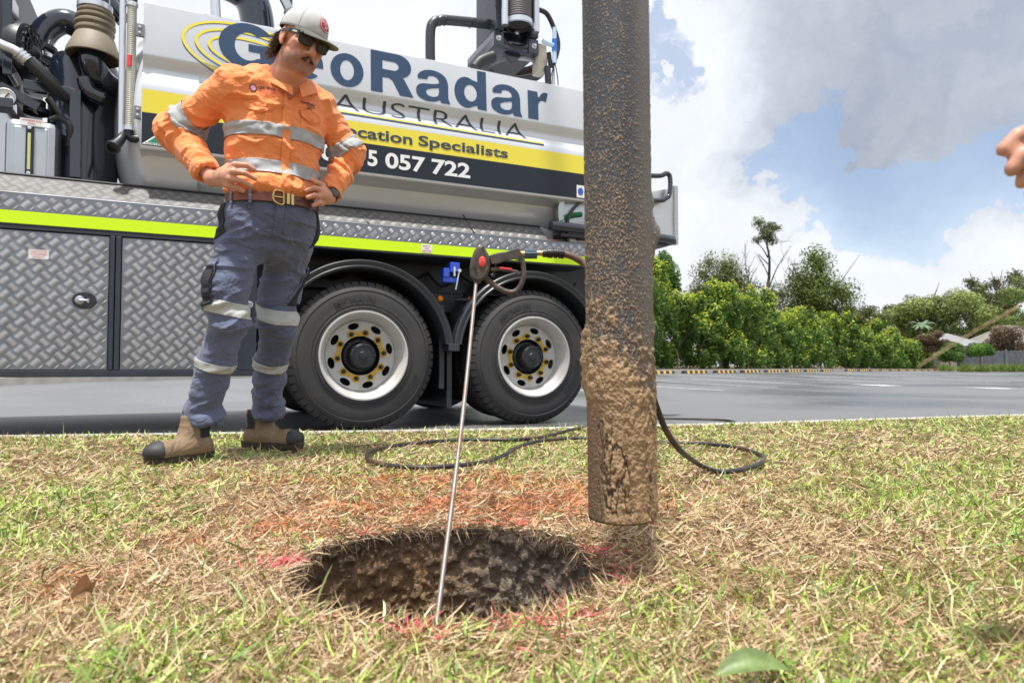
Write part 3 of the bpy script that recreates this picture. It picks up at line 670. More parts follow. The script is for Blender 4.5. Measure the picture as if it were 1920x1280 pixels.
# --- 2D outlines (even-odd filled, holes allowed) -> mesh
def outline(name, polys, thick=0):
    cu = bpy.data.curves.new(name, 'CURVE'); cu.dimensions = '2D'; cu.fill_mode = 'BOTH'; cu.extrude = thick/2
    for p_ in polys:
        s = cu.splines.new('POLY'); s.points.add(len(p_)-1)
        for k, q in enumerate(p_): s.points[k].co = (q[0], q[1], 0, 1)
        s.use_cyclic_u = True
    return _c2m(cu)
def _c2m(cu):
    o = bpy.data.objects.new('tmp', cu); COL.objects.link(o); bpy.context.view_layer.update()
    me = bpy.data.meshes.new_from_object(o.evaluated_get(bpy.context.evaluated_depsgraph_get())); bpy.data.objects.remove(o); bpy.data.curves.remove(cu)
    me.materials.clear(); return me
def text_mesh(s, off=0, thick=0, space=1.0):
    cu = bpy.data.curves.new('t', 'FONT'); cu.body = s; cu.size = 1; cu.offset = off; cu.extrude = thick/2; cu.space_character = space; cu.resolution_u = 4
    return _c2m(cu)
def fit(me, x0, x1, z0, z1, shear=0):
    "scale a flat mesh into the box x0..x1, z0..z1 (still in its own plane)"
    n = len(me.vertices); a = np.empty(n*3); me.vertices.foreach_get('co', a); a = a.reshape(-1, 3)
    mn, mx_ = a[:, :2].min(0), a[:, :2].max(0); b = a.copy()
    b[:, 0] = x0 + (a[:, 0]-mn[0])/(mx_[0]-mn[0])*(x1-x0); b[:, 1] = z0 + (a[:, 1]-mn[1])/(mx_[1]-mn[1])*(z1-z0)
    me.vertices.foreach_set('co', b.ravel()); me.update(); return me
def cut(me, zs=(), xs=()):
    bm = bmesh.new(); bm.from_mesh(me)
    for z_ in zs: bmesh.ops.bisect_plane(bm, geom=bm.verts[:]+bm.edges[:]+bm.faces[:], plane_co=(0, z_, 0), plane_no=(0, 1, 0))
    for x_ in xs: bmesh.ops.bisect_plane(bm, geom=bm.verts[:]+bm.edges[:]+bm.faces[:], plane_co=(x_, 0, 0), plane_no=(1, 0, 0))
    bm.to_mesh(me); bm.free(); return me
def put(me, f, name, m, parent):
    "map flat mesh (x, z) through f to the parent's space"
    n = len(me.vertices); a = np.empty(n*3); me.vertices.foreach_get('co', a); a = a.reshape(-1, 3)
    me.vertices.foreach_set('co', np.asarray(f(a[:, 0], a[:, 1], a[:, 2])).astype(np.float32).ravel()); me.update()
    return link(name, me, parent, m)
# --- tank cladding
PR = [(.30,2.745), (.075,2.715), (.055,2.70), (.035,2.38), (.040,2.352), (.064,2.325), (.078,2.295), (.072,2.262), (.040,2.225), (.012,2.20), (.002,2.17), (0,2.14), (0,1.995), (0,1.79), (.004,1.776), (.018,1.768), (.06,1.762), (.14,1.735), (.24,1.715), (.31,1.69), (.335,1.65), (.34,1.44), (.36,1.40)]
XL, XR = -1.378, 2.25
V = []; nX = 2
for x_ in (XL, XR): V += [(x_, y_, z_) for (y_, z_) in PR]
V += [(x_, y_+.03, z_-.0) for x_ in (XL, XR) for (y_, z_) in PR]
n = len(PR); F = [(i, i+1, n+i+1, n+i) for i in range(n-1)] + [(2*n+i, 3*n+i, 3*n+i+1, 2*n+i+1) for i in range(n-1)] + [(i, 2*n+i, 2*n+i+1, i+1) for i in range(n-1)] + [(n+i, n+i+1, 3*n+i+1, 3*n+i) for i in range(n-1)]
clad = MB().add(V, F).build('tank_panel', white, truck, smooth=True)
def py(z): return np.interp(z, [q[1] for q in PR[14:0:-1]], [q[0] for q in PR[14:0:-1]])
def onpanel(lift): return lambda x, z, t: np.stack([x, py(z)-lift, z], 1)
def band(name, x0, x1, z0, z1, m, lift, par=clad):
    zz = sorted([z0, z1] + [q[1] for q in PR[:15] if z0 < q[1] < z1]); V = []
    for z_ in zz: V += [(x0, float(py(z_))-lift, z_), (x1, float(py(z_))-lift, z_)]
    return mk(name, V, [(2*i, 2*i+1, 2*i+3, 2*i+2) for i in range(len(zz)-1)], m, par)
band('yellow_band', XL+.004, XR-.004, 1.995, 2.138, yelb, .0025); band('dark_band', XL+.004, XR-.004, 1.792, 1.993, drkb, .0025)
zc = [q[1] for q in PR[1:15]]
# GeoRadar: heavy grotesque letters drawn as outlines
def arc(cx, cy, rx, ry, a0, a1, n=26): return [(cx+rx*math.cos(R_(a0+(a1-a0)*i/n)), cy+ry*math.sin(R_(a0+(a1-a0)*i/n))) for i in range(n+1)]
def gl(name, polys, x0, x1, z0, z1):
    me = cut(fit(outline(name, polys), x0, x1, z0, z1), zc); return put(me, onpanel(.003), 'letter', blue, clad)
BL, XH, CH = 2.388, 2.622, 2.692
gl('G', [arc(.5,.5,.5,.5,38,322) + [(.97,.19),(.97,.56),(.50,.56),(.50,.40),(.70,.40),(.70,.27)] + arc(.5,.5,.235,.30,-50,-308,24)], -.95, -.60, BL-.006, CH+.006)
gl('e', [arc(.5,.5,.5,.5,0,318)+arc(.5,.5,.26,.33,312,190,14)+[(.24,.40),(1.0,.40)], arc(.5,.5,.24,.32,14,166,14)+[(.25,.56),(.75,.56)]], -.555, -.29, BL-.004, XH+.004)
gl('o', [arc(.5,.5,.5,.5,0,350), arc(.5,.5,.21,.30,0,350)], -.241, -.012, BL-.004, XH+.004)
gl('R', [[(0,0),(0,1),(.60,1)]+arc(.62,.71,.33,.29,85,-70,16)+[(.78,.41),(1.0,0),(.68,0),(.50,.34),(.42,.385),(.27,.385),(.27,0)], [(.27,.58),(.52,.58)]+arc(.53,.69,.12,.11,-80,80,8)+[(.27,.80)]], .04, .352, BL, CH)
AG = [[(.99,0),(.72,0),(.68,.09)]+arc(.38,.24,.38,.25,-50,-180,12)+arc(.28,.32,.28,.22,180,105,8)+[(.50,.56),(.66,.61),(.66,.68)]+arc(.48,.68,.18,.14,10,140,8)+[(.32,.68),(.05,.66)]+arc(.47,.68,.44,.32,165,15,14)+[(.93,.62),(.93,.17),(.99,0)], [(.66,.47),(.66,.34)]+arc(.46,.28,.19,.13,-10,-150,8)+[(.28,.33),(.40,.40)]]
gl('a', AG, .373, .636, BL-.004, XH+.004)
gl('d', [[(1,0),(1,1),(.72,1),(.72,.70)]+arc(.37,.385,.37,.395,62,300,22)+[(.70,.09),(.73,0)], arc(.50,.385,.20,.215,0,350,22)], .67, .929, BL-.003, CH)
gl('a', AG, .97, 1.233, BL-.004, XH+.004)
gl('r', [[(0,0),(0,.98),(.52,.98),(.54,.80)]+arc(.95,.62,.38,.38,150,70,8)+[(.96,.66)]+arc(.80,.50,.26,.20,80,180,6)+[(.54,.40),(.54,0)]], 1.285, 1.466, BL, XH)
def words(s, x0, x1, z0, z1, m, off=0, par=clad, f=None, name='lettering', cuts=True, lift=.003):
    me = fit(text_mesh(s, off), x0, x1, z0, z1)
    if cuts: me = cut(me, zc)
    return put(me, f or onpanel(lift), name, m, par)
words('AUSTRALIA', -.222, 1.275, 2.226, 2.337, mat('dark_letters', (.035,.05,.075), .4), -.012)
band('pinstripe', -.95, 1.407, 2.192, 2.204, yelb, .003); band('pinstripe', -.95, 1.407, 2.178, 2.190, blue, .003)
words('Location', -.225, .333, 2.028, 2.108, MATS['dark_letters'], .022, lift=.005); words('Specialists', .378, 1.091, 2.010, 2.108, MATS['dark_letters'], .022, lift=.005)
white_v = mat('white_vinyl', (.78,.79,.8), .4); words('0', -.307, -.213, 1.838, 1.952, white_v, .028, lift=.005); whl = mat('white_vinyl', (.78,.79,.8), .4); words('5', .012, .080, 1.838, 1.952, whl, .028, lift=.005); words('057', .136, .43, 1.838, 1.952, whl, .028, lift=.005); words('722', .478, .78, 1.838, 1.952, whl, .028, lift=.005)
for k, (cx, rx, ry) in enumerate([(-.74,.425,.195), (-.735,.355,.150), (-.725,.29,.105)]):
    for (dz, w, m_, li) in ((0, .015, yelb, .0022), (-.013, .006, blue, .0019)):
        o_ = arc(cx, 2.485+dz, rx, ry, 20, 238, 44); i_ = arc(cx, 2.485+dz, rx-w*1.2, ry-w, 238, 20, 44)
        sk = lambda pl: [(x, z+(-.10)*(x-cx)) for x, z in pl]
        put(cut(outline('s', [sk(o_+i_)]), zc), onpanel(li), 'logo_ring', m_, clad)
# small triangular emblem low at the front of the dark band
tri = put(outline('t', [[(-1.372,1.797), (-1.235,1.915), (-1.10,1.797)]]), onpanel(.004), 'sticker', mat('sticker_white', (.8,.8,.8), .4), clad)
put(outline('t', [[(-1.34,1.812), (-1.235,1.903), (-1.13,1.812)]]), onpanel(.005), 'sticker_green', mat('sticker_green', (.0,.25,.16), .4), tri)
put(outline('t', [[(-1.30,1.822),(-1.275,1.838),(-1.25,1.832),(-1.235,1.85),(-1.212,1.868),(-1.205,1.882),(-1.198,1.866),(-1.188,1.862),(-1.205,1.855),(-1.205,1.84),(-1.215,1.834),(-1.222,1.82),(-1.21,1.816),(-1.235,1.816),(-1.24,1.826),(-1.262,1.828),(-1.28,1.832)]]), onpanel(.006), 'emblem', mat('sticker_gold', (.75,.6,.1), .4), tri)
words('AUSTRALIAN MADE', -1.355, -1.115, 1.799, 1.809, MATS['sticker_green'], .02, tri, onpanel(.006), cuts=False)
lab = mat('label_white', (.78,.78,.78), .5); red = mat('label_red', (.55,.04,.05), .5)
def label_plate(lines, x0, x1, z0, z1, y, par=truck):
    p_ = box_('label', x0, x1, y-.0015, y+.0005, z0, z1, lab, 0, par); h = (z1-z0)/(len(lines)+.4)
    for k, s in enumerate(lines):
        zt = z1 - h*(k+.35); w = (x1-x0)*(.42 if len(s) > 7 else .06*len(s)); c = (x0+x1)/2
        words(s, c-w, c+w, zt-h*.62, zt, red, .02, p_, lambda x, z, t: np.stack([x, x*0+y-.0022, z], 1), 'label_text', False)
    return p_
bl_ = band('safety_sign', 1.70, 1.80, 1.80, 1.90, lab, .004)
put(outline('t', [arc(1.735,1.85,.025,.03,0,350)]), onpanel(.006), 'blue_disc', mat('label_blue', (.02,.1,.5), .4), bl_)
label_plate(['WARNING', 'MACHINE', 'STARTS'], -1.36, -1.315, 1.60, 1.645, .333)
# folded bracket on the underside and a bolted flange
box_('step_bracket', .56, .94, .30, .338, 1.50, 1.57, white, .006)
MB().prism([(.60,1.56),(.94,1.56),(.86,1.53),(.66,1.53)], .28, .3, 'y').build('step_plate', white, truck, bevel=.003)
# dished tank end
MB().lathe([(.70*math.sin(a), .26*math.cos(a)-.04) for a in np.linspace(.001, math.pi/2, 14)] + [(.70,-.3)], 56, AX((-1.36, .72, 2.04), (-1, 0, 0))).build('tank_end', white, truck, smooth=True)
MB().lathe([(.70,0),(.70,3.4),(.001,3.5)], 48, AX((-1.3, .78, 2.02), (1, 0, 0))).build('tank_shell', white, truck, smooth=True)
# --- tread plate
def tread(name, o_, u_, v_, w, h, par, cell=.0435, base=True, mats=None):
    mats = mats or (alu, barm)
    o_, u_, v_ = np.array(o_, float), np.array(u_, float), np.array(v_, float); u_ /= np.linalg.norm(u_); v_ /= np.linalg.norm(v_); nn = np.cross(u_, v_)
    if base: pl = mk(name, [o_, o_+u_*w, o_+u_*w+v_*h, o_+v_*h, o_-nn*.003, o_+u_*w-nn*.003, o_+u_*w+v_*h-nn*.003, o_+v_*h-nn*.003], [(0,1,2,3),(7,6,5,4),(0,4,5,1),(1,5,6,2),(2,6,7,3),(3,7,4,0)], mats[0], par)
    s_ = .0545; nr = int((w+h)/s_/1.414)+3; I, J_ = np.meshgrid(np.arange(-nr, nr), np.arange(-nr, nr), indexing='ij'); I = I.ravel(); J_ = J_.ravel()
    k_ = .70711; cx = (I-J_)*s_*k_; cy = (I+J_)*s_*k_; par_ = (I+J_) % 2 == 0
    a = np.where(par_[:, None], [[k_, k_]], [[-k_, k_]]); b = np.stack([-a[:, 1], a[:, 0]], 1)
    K = np.arange(5)-2; c = np.stack([cx, cy], 1)[:, None, :] + b[:, None, :]*(K*s_*.185)[None, :, None]; c = c.reshape(-1, 2); a = np.repeat(a, 5, 0); b = np.repeat(b, 5, 0)
    L_ = s_*.43; W_ = s_*.060
    ok = (c[:, 0] > .018) & (c[:, 0] < w-.018) & (c[:, 1] > .014) & (c[:, 1] < h-.014); c, a, b = c[ok], a[ok], b[ok]; n = len(c)
    L3 = lambda q, z: o_ + q[:, :1]*u_ + q[:, 1:]*v_ + nn*z
    V = np.stack([L3(c-a*L_, -.0002), L3(c-b*W_, -.0002), L3(c+a*L_, -.0002), L3(c+b*W_, -.0002), L3(c-a*L_*.7, .0030), L3(c+a*L_*.7, .0030)], 1).reshape(-1, 3)
    i = np.arange(n)[:, None]*6
    T = np.concatenate([i+[0,1,4], i+[1,5,4], i+[1,2,5], i+[2,3,5], i+[3,4,5], i+[3,0,4]], 1).reshape(-1, 3)
    bars = mk('tread_bars', V, T, mats[1], pl if base else par); bars['kind'] = 'stuff'
    return pl if base else None
XF = -3.6
tread('shelf_face', (XF, 0, 1.328), (1,0,0), (0,0,1), 1.80-XF, .098, truck)
dul = mat('shaded_aluminium', (.17,.165,.16), .68, .35, var=.3, vscale=6); dulb = mat('shaded_tread_bars', (.26,.255,.25), .6, .4)  # darker than the shelf face: shade of the tank overhang put into the colours
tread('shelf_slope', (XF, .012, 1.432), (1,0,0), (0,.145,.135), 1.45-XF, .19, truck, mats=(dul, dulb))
MB().tube([(XF, .006, 1.430), (1.80, .006, 1.430)], .006, 8).build('shelf_edge', alu, truck, smooth=True)
MB().tube([(XF, .158, 1.572), (1.45, .158, 1.572)], .008, 8).build('shelf_seal', blk, truck, smooth=True)
box_('shelf_core', XF, 1.44, .165, .40, 1.30, 1.565, frame_m)
mk('shelf_gusset', [(1.45,.155,1.57),(1.80,.01,1.43),(1.80,.01,1.40),(1.45,.155,1.40),(1.45,.165,1.57),(1.80,.02,1.43),(1.80,.02,1.40),(1.45,.165,1.40)], [(0,1,2,3),(7,6,5,4),(0,4,5,1),(1,5,6,2),(2,6,7,3),(3,7,4,0)], alu, truck)
sp_ = box_('hivis_stripe', XF, 1.78, -.004, .03, 1.254, 1.326, hivis, .001)
box_('stripe_backing', XF, 1.79, .0, .30, 1.24, 1.327, frame_m, .003)
pl_ = TP(800, 470, -.006); label_plate(['SAFETY', 'PIN', 'RELEASE'], pl_.x-.04, pl_.x+.04, 1.262, 1.320, -.006)
MB().tube([TP(912,446,.09), TP(960,450,.09), TP(1062,460,.07)], .03, 12).build('orange_hose', mat('orange_rubber', (.65,.14,.03), .5), truck, smooth=True)
m = MB()
for k in range(34): 
    p_ = Vector(TP(912,446,.09)).lerp(TP(1062,460,.07), k/34); m.lathe([(.0295,-.004),(.034,0),(.0295,.004)], 14, AX(p_, (1,0,-.02)))
m.build('hose_ribs', MATS['orange_rubber'], truck, smooth=True)['kind'] = 'stuff'
for (a, b) in (((672,398),(692,419)), ((869,404),(890,437))):
    MB().tube([TP(a[0]-4,a[1]+2,.25), TP(*a,.2), TP((a[0]+b[0])/2,(a[1]+b[1])/2+3,.1), TP(*b,.0)], .005, 6, smooth=4).build('tie_strap', blk, truck, smooth=True)
# --- lockers
BX0, BX1 = XF, -.70
box_('locker_body', BX0, BX1-.05, .06, .62, .385, 1.235, frame_m)
for (a, b, c, d_) in ((BX0, BX1, 1.222, 1.2525), (BX0, BX1, .382, .422)): box_('frame_rail', a, b, 0, .07, c, d_, frame_m, .004)
DX = [(-3.40, -2.52), (-2.46, -1.531), (-1.462, -.815)]
for (a, b) in ((-3.52,-3.405), (-2.515,-2.465), (-1.526,-1.5), (-1.495,-1.467), (-.81,-.70)): box_('frame_post', a, b, -.002, .07, .4225, 1.2215, frame_m, .004)
for k, (a, b) in enumerate(DX):
    d_ = tread('locker_door', (a, .004, .4265), (1,0,0), (0,0,1), b-a, .789, truck)
    hx = {0: -2.62, 1: TP(158,567,0).x, 2: TP(398,577,0).x}[k]; hz = .83
    ov = arc(hx, hz, .062, .050, 0, 350, 30)
    h = MB(); h.prism([(x, z) for x, z in ov], -.007, .004, 'y'); hh = h.build('handle', blk, truck, bevel=.003)
    MB().lathe([(.026,0),(.023,.004),(.010,.007),(.001,.008)], 20, AX((hx-.022, -.008, hz), (0,-1,0))).build('escutcheon', steel, hh, smooth=True)
    MB().tube([(hx-.022,-.012,hz), (hx+.022,-.024,hz-.002)], [.0065,.006], 10).build('lever', steel, hh, smooth=True)
    MB().tube([(hx+.022,-.024,hz+.010), (hx+.022,-.024,hz-.014)], .007, 10).build('grip', steel, hh, smooth=True)
pl_ = TP(73, 477, 0); label_plate(['CLEAN WATER', 'STRAINER', 'DAILY'], pl_.x-.05, pl_.x+.048, pl_.z-.026, pl_.z+.026, .0)
MB().lathe([(.022,0),(.022,.012),(.015,.014),(.012,.008),(.001,.008)], 20, AX((-.745,-.002,.84),(0,-1,0))).build('lock', steel, truck, smooth=True)
# --- chassis
box_('chassis_rail', -1.0, 2.6, .75, .83, .72, 1.0, frame_m); box_('chassis_rail', -1.0, 2.6, 1.65, 1.73, .72, 1.0, frame_m)
box_('subframe', -3.6, 2.4, .42, 2.2, 1.02, 1.38, blk); box_('underbody', -.78, 2.3, .66, .72, .62, 1.1, blk); box_('far_locker', XF, -.70, 1.9, 2.45, .385, 1.24, frame_m)
box_('mud_flap', .58, .62, .1, .55, .28, .9, blk); box_('shade_fill', -.62, 1.95, .80, .86, .16, .64, blk); box_('mud_flap', .64, .68, .1, .79, .14, .60, blk)  # long plate and wide flap: black fill added for the shade behind the wheels
box_('valve_block', .40, .9, .35, .6, .86, 1.02, blk, .01)
for x_ in (0, 1.32): MB().tube([(x_, .2, .52), (x_, 2.3, .52)], .09, 12).build('axle', blk, truck, smooth=True)
for k in range(9):
    x_ = -.5+k*.27; MB().tube([(x_,.40,1.18), (x_+.1,.32,1.08+.03*math.sin(k*3)), (x_+.25,.36,1.16)], .011, 6, smooth=4).build('air_line', blk, truck, smooth=True)
# --- wheels
tyr = mat('tyre_rubber', (.034,.034,.036), .74, var=.35, vscale=5, col2=(.048,.045,.042), thr=(.45,.75), bump=.15, bscale=60, bdist=.002)
rimp = mat('rim_paint', (.50,.50,.49), .38, var=.3, vscale=14, metal=.0, col2=(.42,.38,.32), thr=(.5,.8), detail=8)
rust = mat('hub_black', (.016,.018,.022), .45, var=.3, vscale=20)
def wheel(x_, y_, rec, flip=1):
    w = bpy.data.objects.new('wheel', None); COL.objects.link(w); w.parent = truck; w.location = (x_, y_, .52); w.empty_display_size = .1
    if flip < 0: w.rotation_euler = (0, 0, math.pi)
    M = AX((0,0,0), (0,-1,0)) @ Matrix.Rotation(.2*x_, 4, 'Z')
    prof = [(.286,-.02),(.290,.0),(.318,.004),(.345,-.004),(.39,-.001),(.43,-.006),(.462,-.014),(.470,-.020),(.486,-.036),(.500,-.052),(.507,-.075),(.508,-.24),(.490,-.275),(.40,-.30),(.30,-.29)]
    m = MB(); m.lathe(prof, 96, M)
    m.build('tyre', tyr, w, smooth=True)
    lug = MB(); nl = 56
    for k in range(nl):
        R4 = M @ Matrix.Rotation(2*math.pi*k/nl, 4, 'Z'); a = math.pi/nl*.80
        sh = lambda r, t, h: tuple(R4 @ Vector((r*math.cos(t), r*math.sin(t), h)))
        pts = [(.478,-.024),(.502,-.045),(.518,-.062),(.5205,-.10)]
        Vv = []
        for (r, h) in pts: Vv += [sh(r, -a, h), sh(r, a, h)]
        Vv += [sh(.505,-a,-.10), sh(.505,a,-.10), sh(.46,-a,-.03), sh(.46,a,-.03)]
        lug.add(Vv, [(0,2,3,1),(2,4,5,3),(4,6,7,5),(6,8,9,7),(0,10,8,6,4,2),(1,3,5,7,9,11)])
    for h0 in (-.105, -.15, -.195):
        for k in range(nl):
            R4 = M @ Matrix.Rotation(2*math.pi*(k+.5*(h0 == -.15))/nl, 4, 'Z'); a = math.pi/nl*.8
            Vv = [tuple(R4 @ Vector((r*math.cos(t), r*math.sin(t), h))) for r in (.505, .5205) for t in (-a, a) for h in (h0, h0-.038)]
            lug.add(Vv, [(4,5,7,6),(0,4,6,2),(1,3,7,5),(0,1,5,4),(2,6,7,3)])
    lug.build('tread_blocks', tyr, w)['kind'] = 'stuff'
    ring = MB(); ring.lathe([(.449,-.0095),(.452,-.006),(.455,-.0095)], 96, M); ring.lathe([(.352,-.006),(.355,-.001),(.358,-.005)], 96, M); ring.lathe([(.328,.000),(.332,.006),(.336,.000)], 96, M); ring.build('sidewall_rib', tyr, w, smooth=True)
    # raised maker's name round the sidewall
    tm = text_mesh('MICHELIN', .02, .0); me = fit(tm, -1, 1, 0, 1); me = cut(me, (), np.linspace(-1, 1, 33)[1:-1])
    for a0 in (1.75, 5.6):
        def ff(x, z, t, a0=a0):
            an = a0 - x*.36; r = .378+z*.040; p_ = np.stack([r*np.cos(an), r*np.sin(an), .0045 + 0*x - z*.004], 1); Mm = np.array(M); return p_@Mm[:3, :3].T+Mm[:3, 3]
        put(me.copy(), ff, 'maker_name', mat('raised_rubber', (.022,.023,.026), .55), w)
    m = MB(); m.lathe([(.286,-.03),(.302,.0),(.310,.005),(.308,.012),(.298,.012),(.286,-.004),(.280,-.03),(.262,-.05),(.258,-rec+.02),(.243,-rec),(.243,-rec-.01),(.30,-.2)], 72, M); m.build('rim', rimp, w, smooth=True)
    # disc with oval hand holes
    polys = [arc(0,0,.2445,.2445,0,356,72), arc(0,0,.138,.138,0,350,36)]
    for k in range(8):
        a = 2*math.pi*k/8+.25; q = arc(0,0,.040,.0235,0,345,18)
        polys.append([(.2105*math.cos(a) + -y*math.cos(a) - x*math.sin(a), .2105*math.sin(a) - y*math.sin(a) + x*math.cos(a)) for x, y in q])
    me = outline('d', polys, .012); Mn = np.array(M)
    put(me, lambda x, z, t: np.stack([x, z, -rec+t+.004*0+0*x], 1)@Mn[:3,:3].T+Mn[:3,3], 'disc', rimp, w)
    MB().lathe([(.155,.0),(.152,.010),(.118,.012),(.112,.0)], 48, M @ Matrix.Translation((0,0,-rec+.006))).build('disc_boss', rimp, w, smooth=True) if 0 else None
    MB().lathe([(.150,-rec-.10),(.250,-rec-.03)], 36, M).build('brake_drum', rust, w, smooth=True)
    MB().lathe([(.137,-rec-.06),(.120,-rec-.05),(.118,-rec-.02),(.098,-rec-.01),(.094,-rec+.016),(.090,-rec+.055),(.086,-rec+.078),(.074,-rec+.086),(.072,-rec+.080),(.030,-rec+.082),(.024,-rec+.090),(.001,-rec+.091)], 44, M).build('hub', rust, w, smooth=True)
    hb = MB()
    for k in range(8): a = 2*math.pi*k/8; hb.lathe([(.011,0),(.011,.012),(.001,.014)], 6, M @ Matrix.Translation((.080*math.cos(a)*.98, .080*math.sin(a)*.98, -rec+.072)))
    hb.build('hub_bolts', rust, w)['kind'] = 'stuff'
    nut = ind = None; yl = mat('indicator_yellow', (.70,.42,.02), .5, var=.3, vscale=40)
    for k in range(10):
        a = 2*math.pi*k/10+.12; c = Vector((.163*math.cos(a), .163*math.sin(a), -rec+.007))
        MB().lathe([(.0185,0),(.0175,.008),(.016,.022),(.011,.024),(.011,.042),(.001,.043)], 6, M @ Matrix.Translation(c)).build('wheel_nut', rust, w)
        if k % 2 == 0:
            a2 = a+2*math.pi/10; c2 = Vector((.163*math.cos(a2), .163*math.sin(a2), 0)); c1 = Vector((c.x, c.y, 0)); d = (c2-c1).normalized(); n_ = Vector((-d.y, d.x, 0))
            pg = []
            for j in range(13): t = math.pi/2+math.pi*j/12; pg.append(c1+(d*math.cos(t)+n_*math.sin(t))*.027)
            mid = (c1+c2)/2; pg.append(mid-n_*.009)
            for j in range(13): t = -math.pi/2+math.pi*j/12; pg.append(c2+(d*math.cos(t)+n_*math.sin(t))*.027)
            pg.append(mid+n_*.009)
            q = MB(); q.prism([(p_.x, p_.y) for p_ in pg], -rec+.0065, -rec+.0125, 'z'); q.V = [tuple(M @ Vector(v)) for v in q.V]; q.build('nut_indicator', yl, w)
    return w
wheel(0, 0, .115); wheel(1.318, 0, .115)
for x_ in (0, 1.318): wheel(x_, 2.45, .085, -1)
for x_ in (0, 1.318): MB().lathe([(.3,0),(.46,.0),(.5,.05),(.5,.22),(.3,.25)], 48, AX((x_,.36,.52),(0,1,0))).build('inner_tyre', tyr, truck, smooth=True)
# fenders
fend = mat('fender_plastic', (.030,.034,.042), .38, bump=.1, bscale=150, bdist=.001)
def fender(x_, a0, a1):
    m = MB(); prof = [(.600,.30),(.600,.02),(.606,.0),(.618,-.004),(.626,.004),(.634,.0),(.655,-.004),(.664,.006),(.664,.40),(.655,.40),(.655,.02),(.61,.02),(.61,.30)]
    N_ = 48
    V = []; k = len(prof)
    for i in range(N_+1):
        a = R_(a0+(a1-a0)*i/N_)
        for (r, y) in prof: V.append((x_+r*math.cos(a), y, .52+r*math.sin(a)))
    F = [(i*k+q, i*k+(q+1) % k, (i+1)*k+(q+1) % k, (i+1)*k+q) for i in range(N_) for q in range(k)]
    F += [tuple(range(k)), tuple(range(N_*k, N_*k+k))[::-1]]
    m.add(V, F); m.build('fender', fend, truck, smooth=True)
fender(0, 8, 172); fender(1.318, 8, 172)
box_('fender_tab', .615, .70, -.006, .35, .555, .61, fend, .006)
box_('fender_wall', -.62, 1.9, .52, .56, .60, 1.2, blk)
# bench vice, marker lamps
vb = mat('vice_blue', (.01,.06,.50), .3, coat=.4); v0 = TP(846, 512, .05)
m = MB(); m.box(v0.x-.025, v0.x+.05, -.0, .08, v0.z-.0, v0.z+.075); m.box(v0.x-.075, v0.x-.03, .0, .08, v0.z-.04, v0.z+.03); m.box(v0.x-.075, v0.x+.045, .01, .07, v0.z-.075, v0.z-.035)
vice = m.build('vice', vb, truck, bevel=.005)
box_('vice_jaw', v0.x-.002, v0.x+.014, -.006, .0, v0.z-.03, v0.z+.04, zinc, .002, vice)
MB().tube([(v0.x+.035,-.03,v0.z+.02), (v0.x+.005,-.03,v0.z-.13)], .006, 8).build('vice_handle', zinc, vice, smooth=True)
MB().tube([(v0.x+.033,-.04,v0.z+.01), (v0.x+.033,.05,v0.z+.01)], .013, 10).build('vice_screw', zinc, vice, smooth=True)
amb = mat('amber_lens', (.85,.22,.01), .15)
for (u_, v_) in ((825,560), (882,562)):
    p_ = TP(u_, v_, .12); MB().tube([p_+Vector((-.11,.05,0)), p_], .019, 12).build('lamp_stalk', blk, truck, smooth=True); MB().ball(p_, .024, 14, 8).build('marker_lamp', amb, truck, smooth=True)
# rear: tail plate, rail, bumper tube, reel
tp0 = TP(1268, 350, 0); tp1 = TP(1268, 462, 0)
MB().prism([(tp0.x-.55, 1.50), (tp0.x, 1.51), (tp0.x, 2.0), (tp0.x-.55, 1.86)], .02, .03, 'y').build('tail_plate', mat('pale_metal', (.62,.63,.62), .35, .6), truck, bevel=.003)
box_('tail_post', tp0.x-.02, tp0.x+.02, .0, .06, 1.50, 2.01, steel, .003)
h0 = TP(1228,330,-.03); h1 = TP(1256,324,-.03); h2 = TP(1256,370,-.03); h3 = TP(1228,376,-.03)
MB().tube([h0+Vector((-.5,.0,-.02)), h0, h1.lerp(h0,.25), h1+Vector((0,0,-.04)), h2+Vector((0,0,.04)), h2.lerp(h3,.25), h3, h3+Vector((-.5,0,0))], .021, 10, smooth=5).build('grab_rail', navy, truck, smooth=True)
q = TP(1266, 456, -.05)
MB().tube([Vector((q.x-1.2,-.03,1.545)), Vector((q.x-.1,-.03,1.53)), Vector((q.x-.02,.03,1.52)), Vector((q.x-.01,.5,1.52)), Vector((q.x-.01,2.3,1.52))], .038, 12, smooth=4).build('rear_bumper', navy, truck, smooth=True)
box_('bumper_plate', q.x-1.1, q.x-.06, -.02, 2.3, 1.47, 1.50, blk)
mast = TP(1252,482,-.0); MB().tube([TP(1225,497,.3), mast+Vector((0,.3,0))], .01, 6).build('aerial', blk, truck, smooth=True)
MB().lathe([(.30,0),(.30,.05),(.26,.06),(.24,.02),(.16,.04),(.001,.06)], 40, AX((1.86,.10,1.68),(0,-1,0))).build('hose_reel', steel, truck, smooth=True)
MB().lathe([(.27,.05),(.27,.075),(.29,.075),(.29,.05)], 40, AX((1.90,.09,1.53),(0,-1,0)), closed=True).build('reel_ring', blk, truck, smooth=True)
MB().tube([TP(1090,402,.05), TP(1060,408,.06), TP(1040,432,.07)], .022, 8, smooth=5).build('strap', mat('green_strap', (.0,.16,.05), .6), truck, smooth=True)

# --- front machinery (above the shelf, left)
def TT(*a): return [TP(*q) for q in a]
rubber = mat('hose_rubber', (.02,.02,.022), .5, bump=.1, bscale=90)
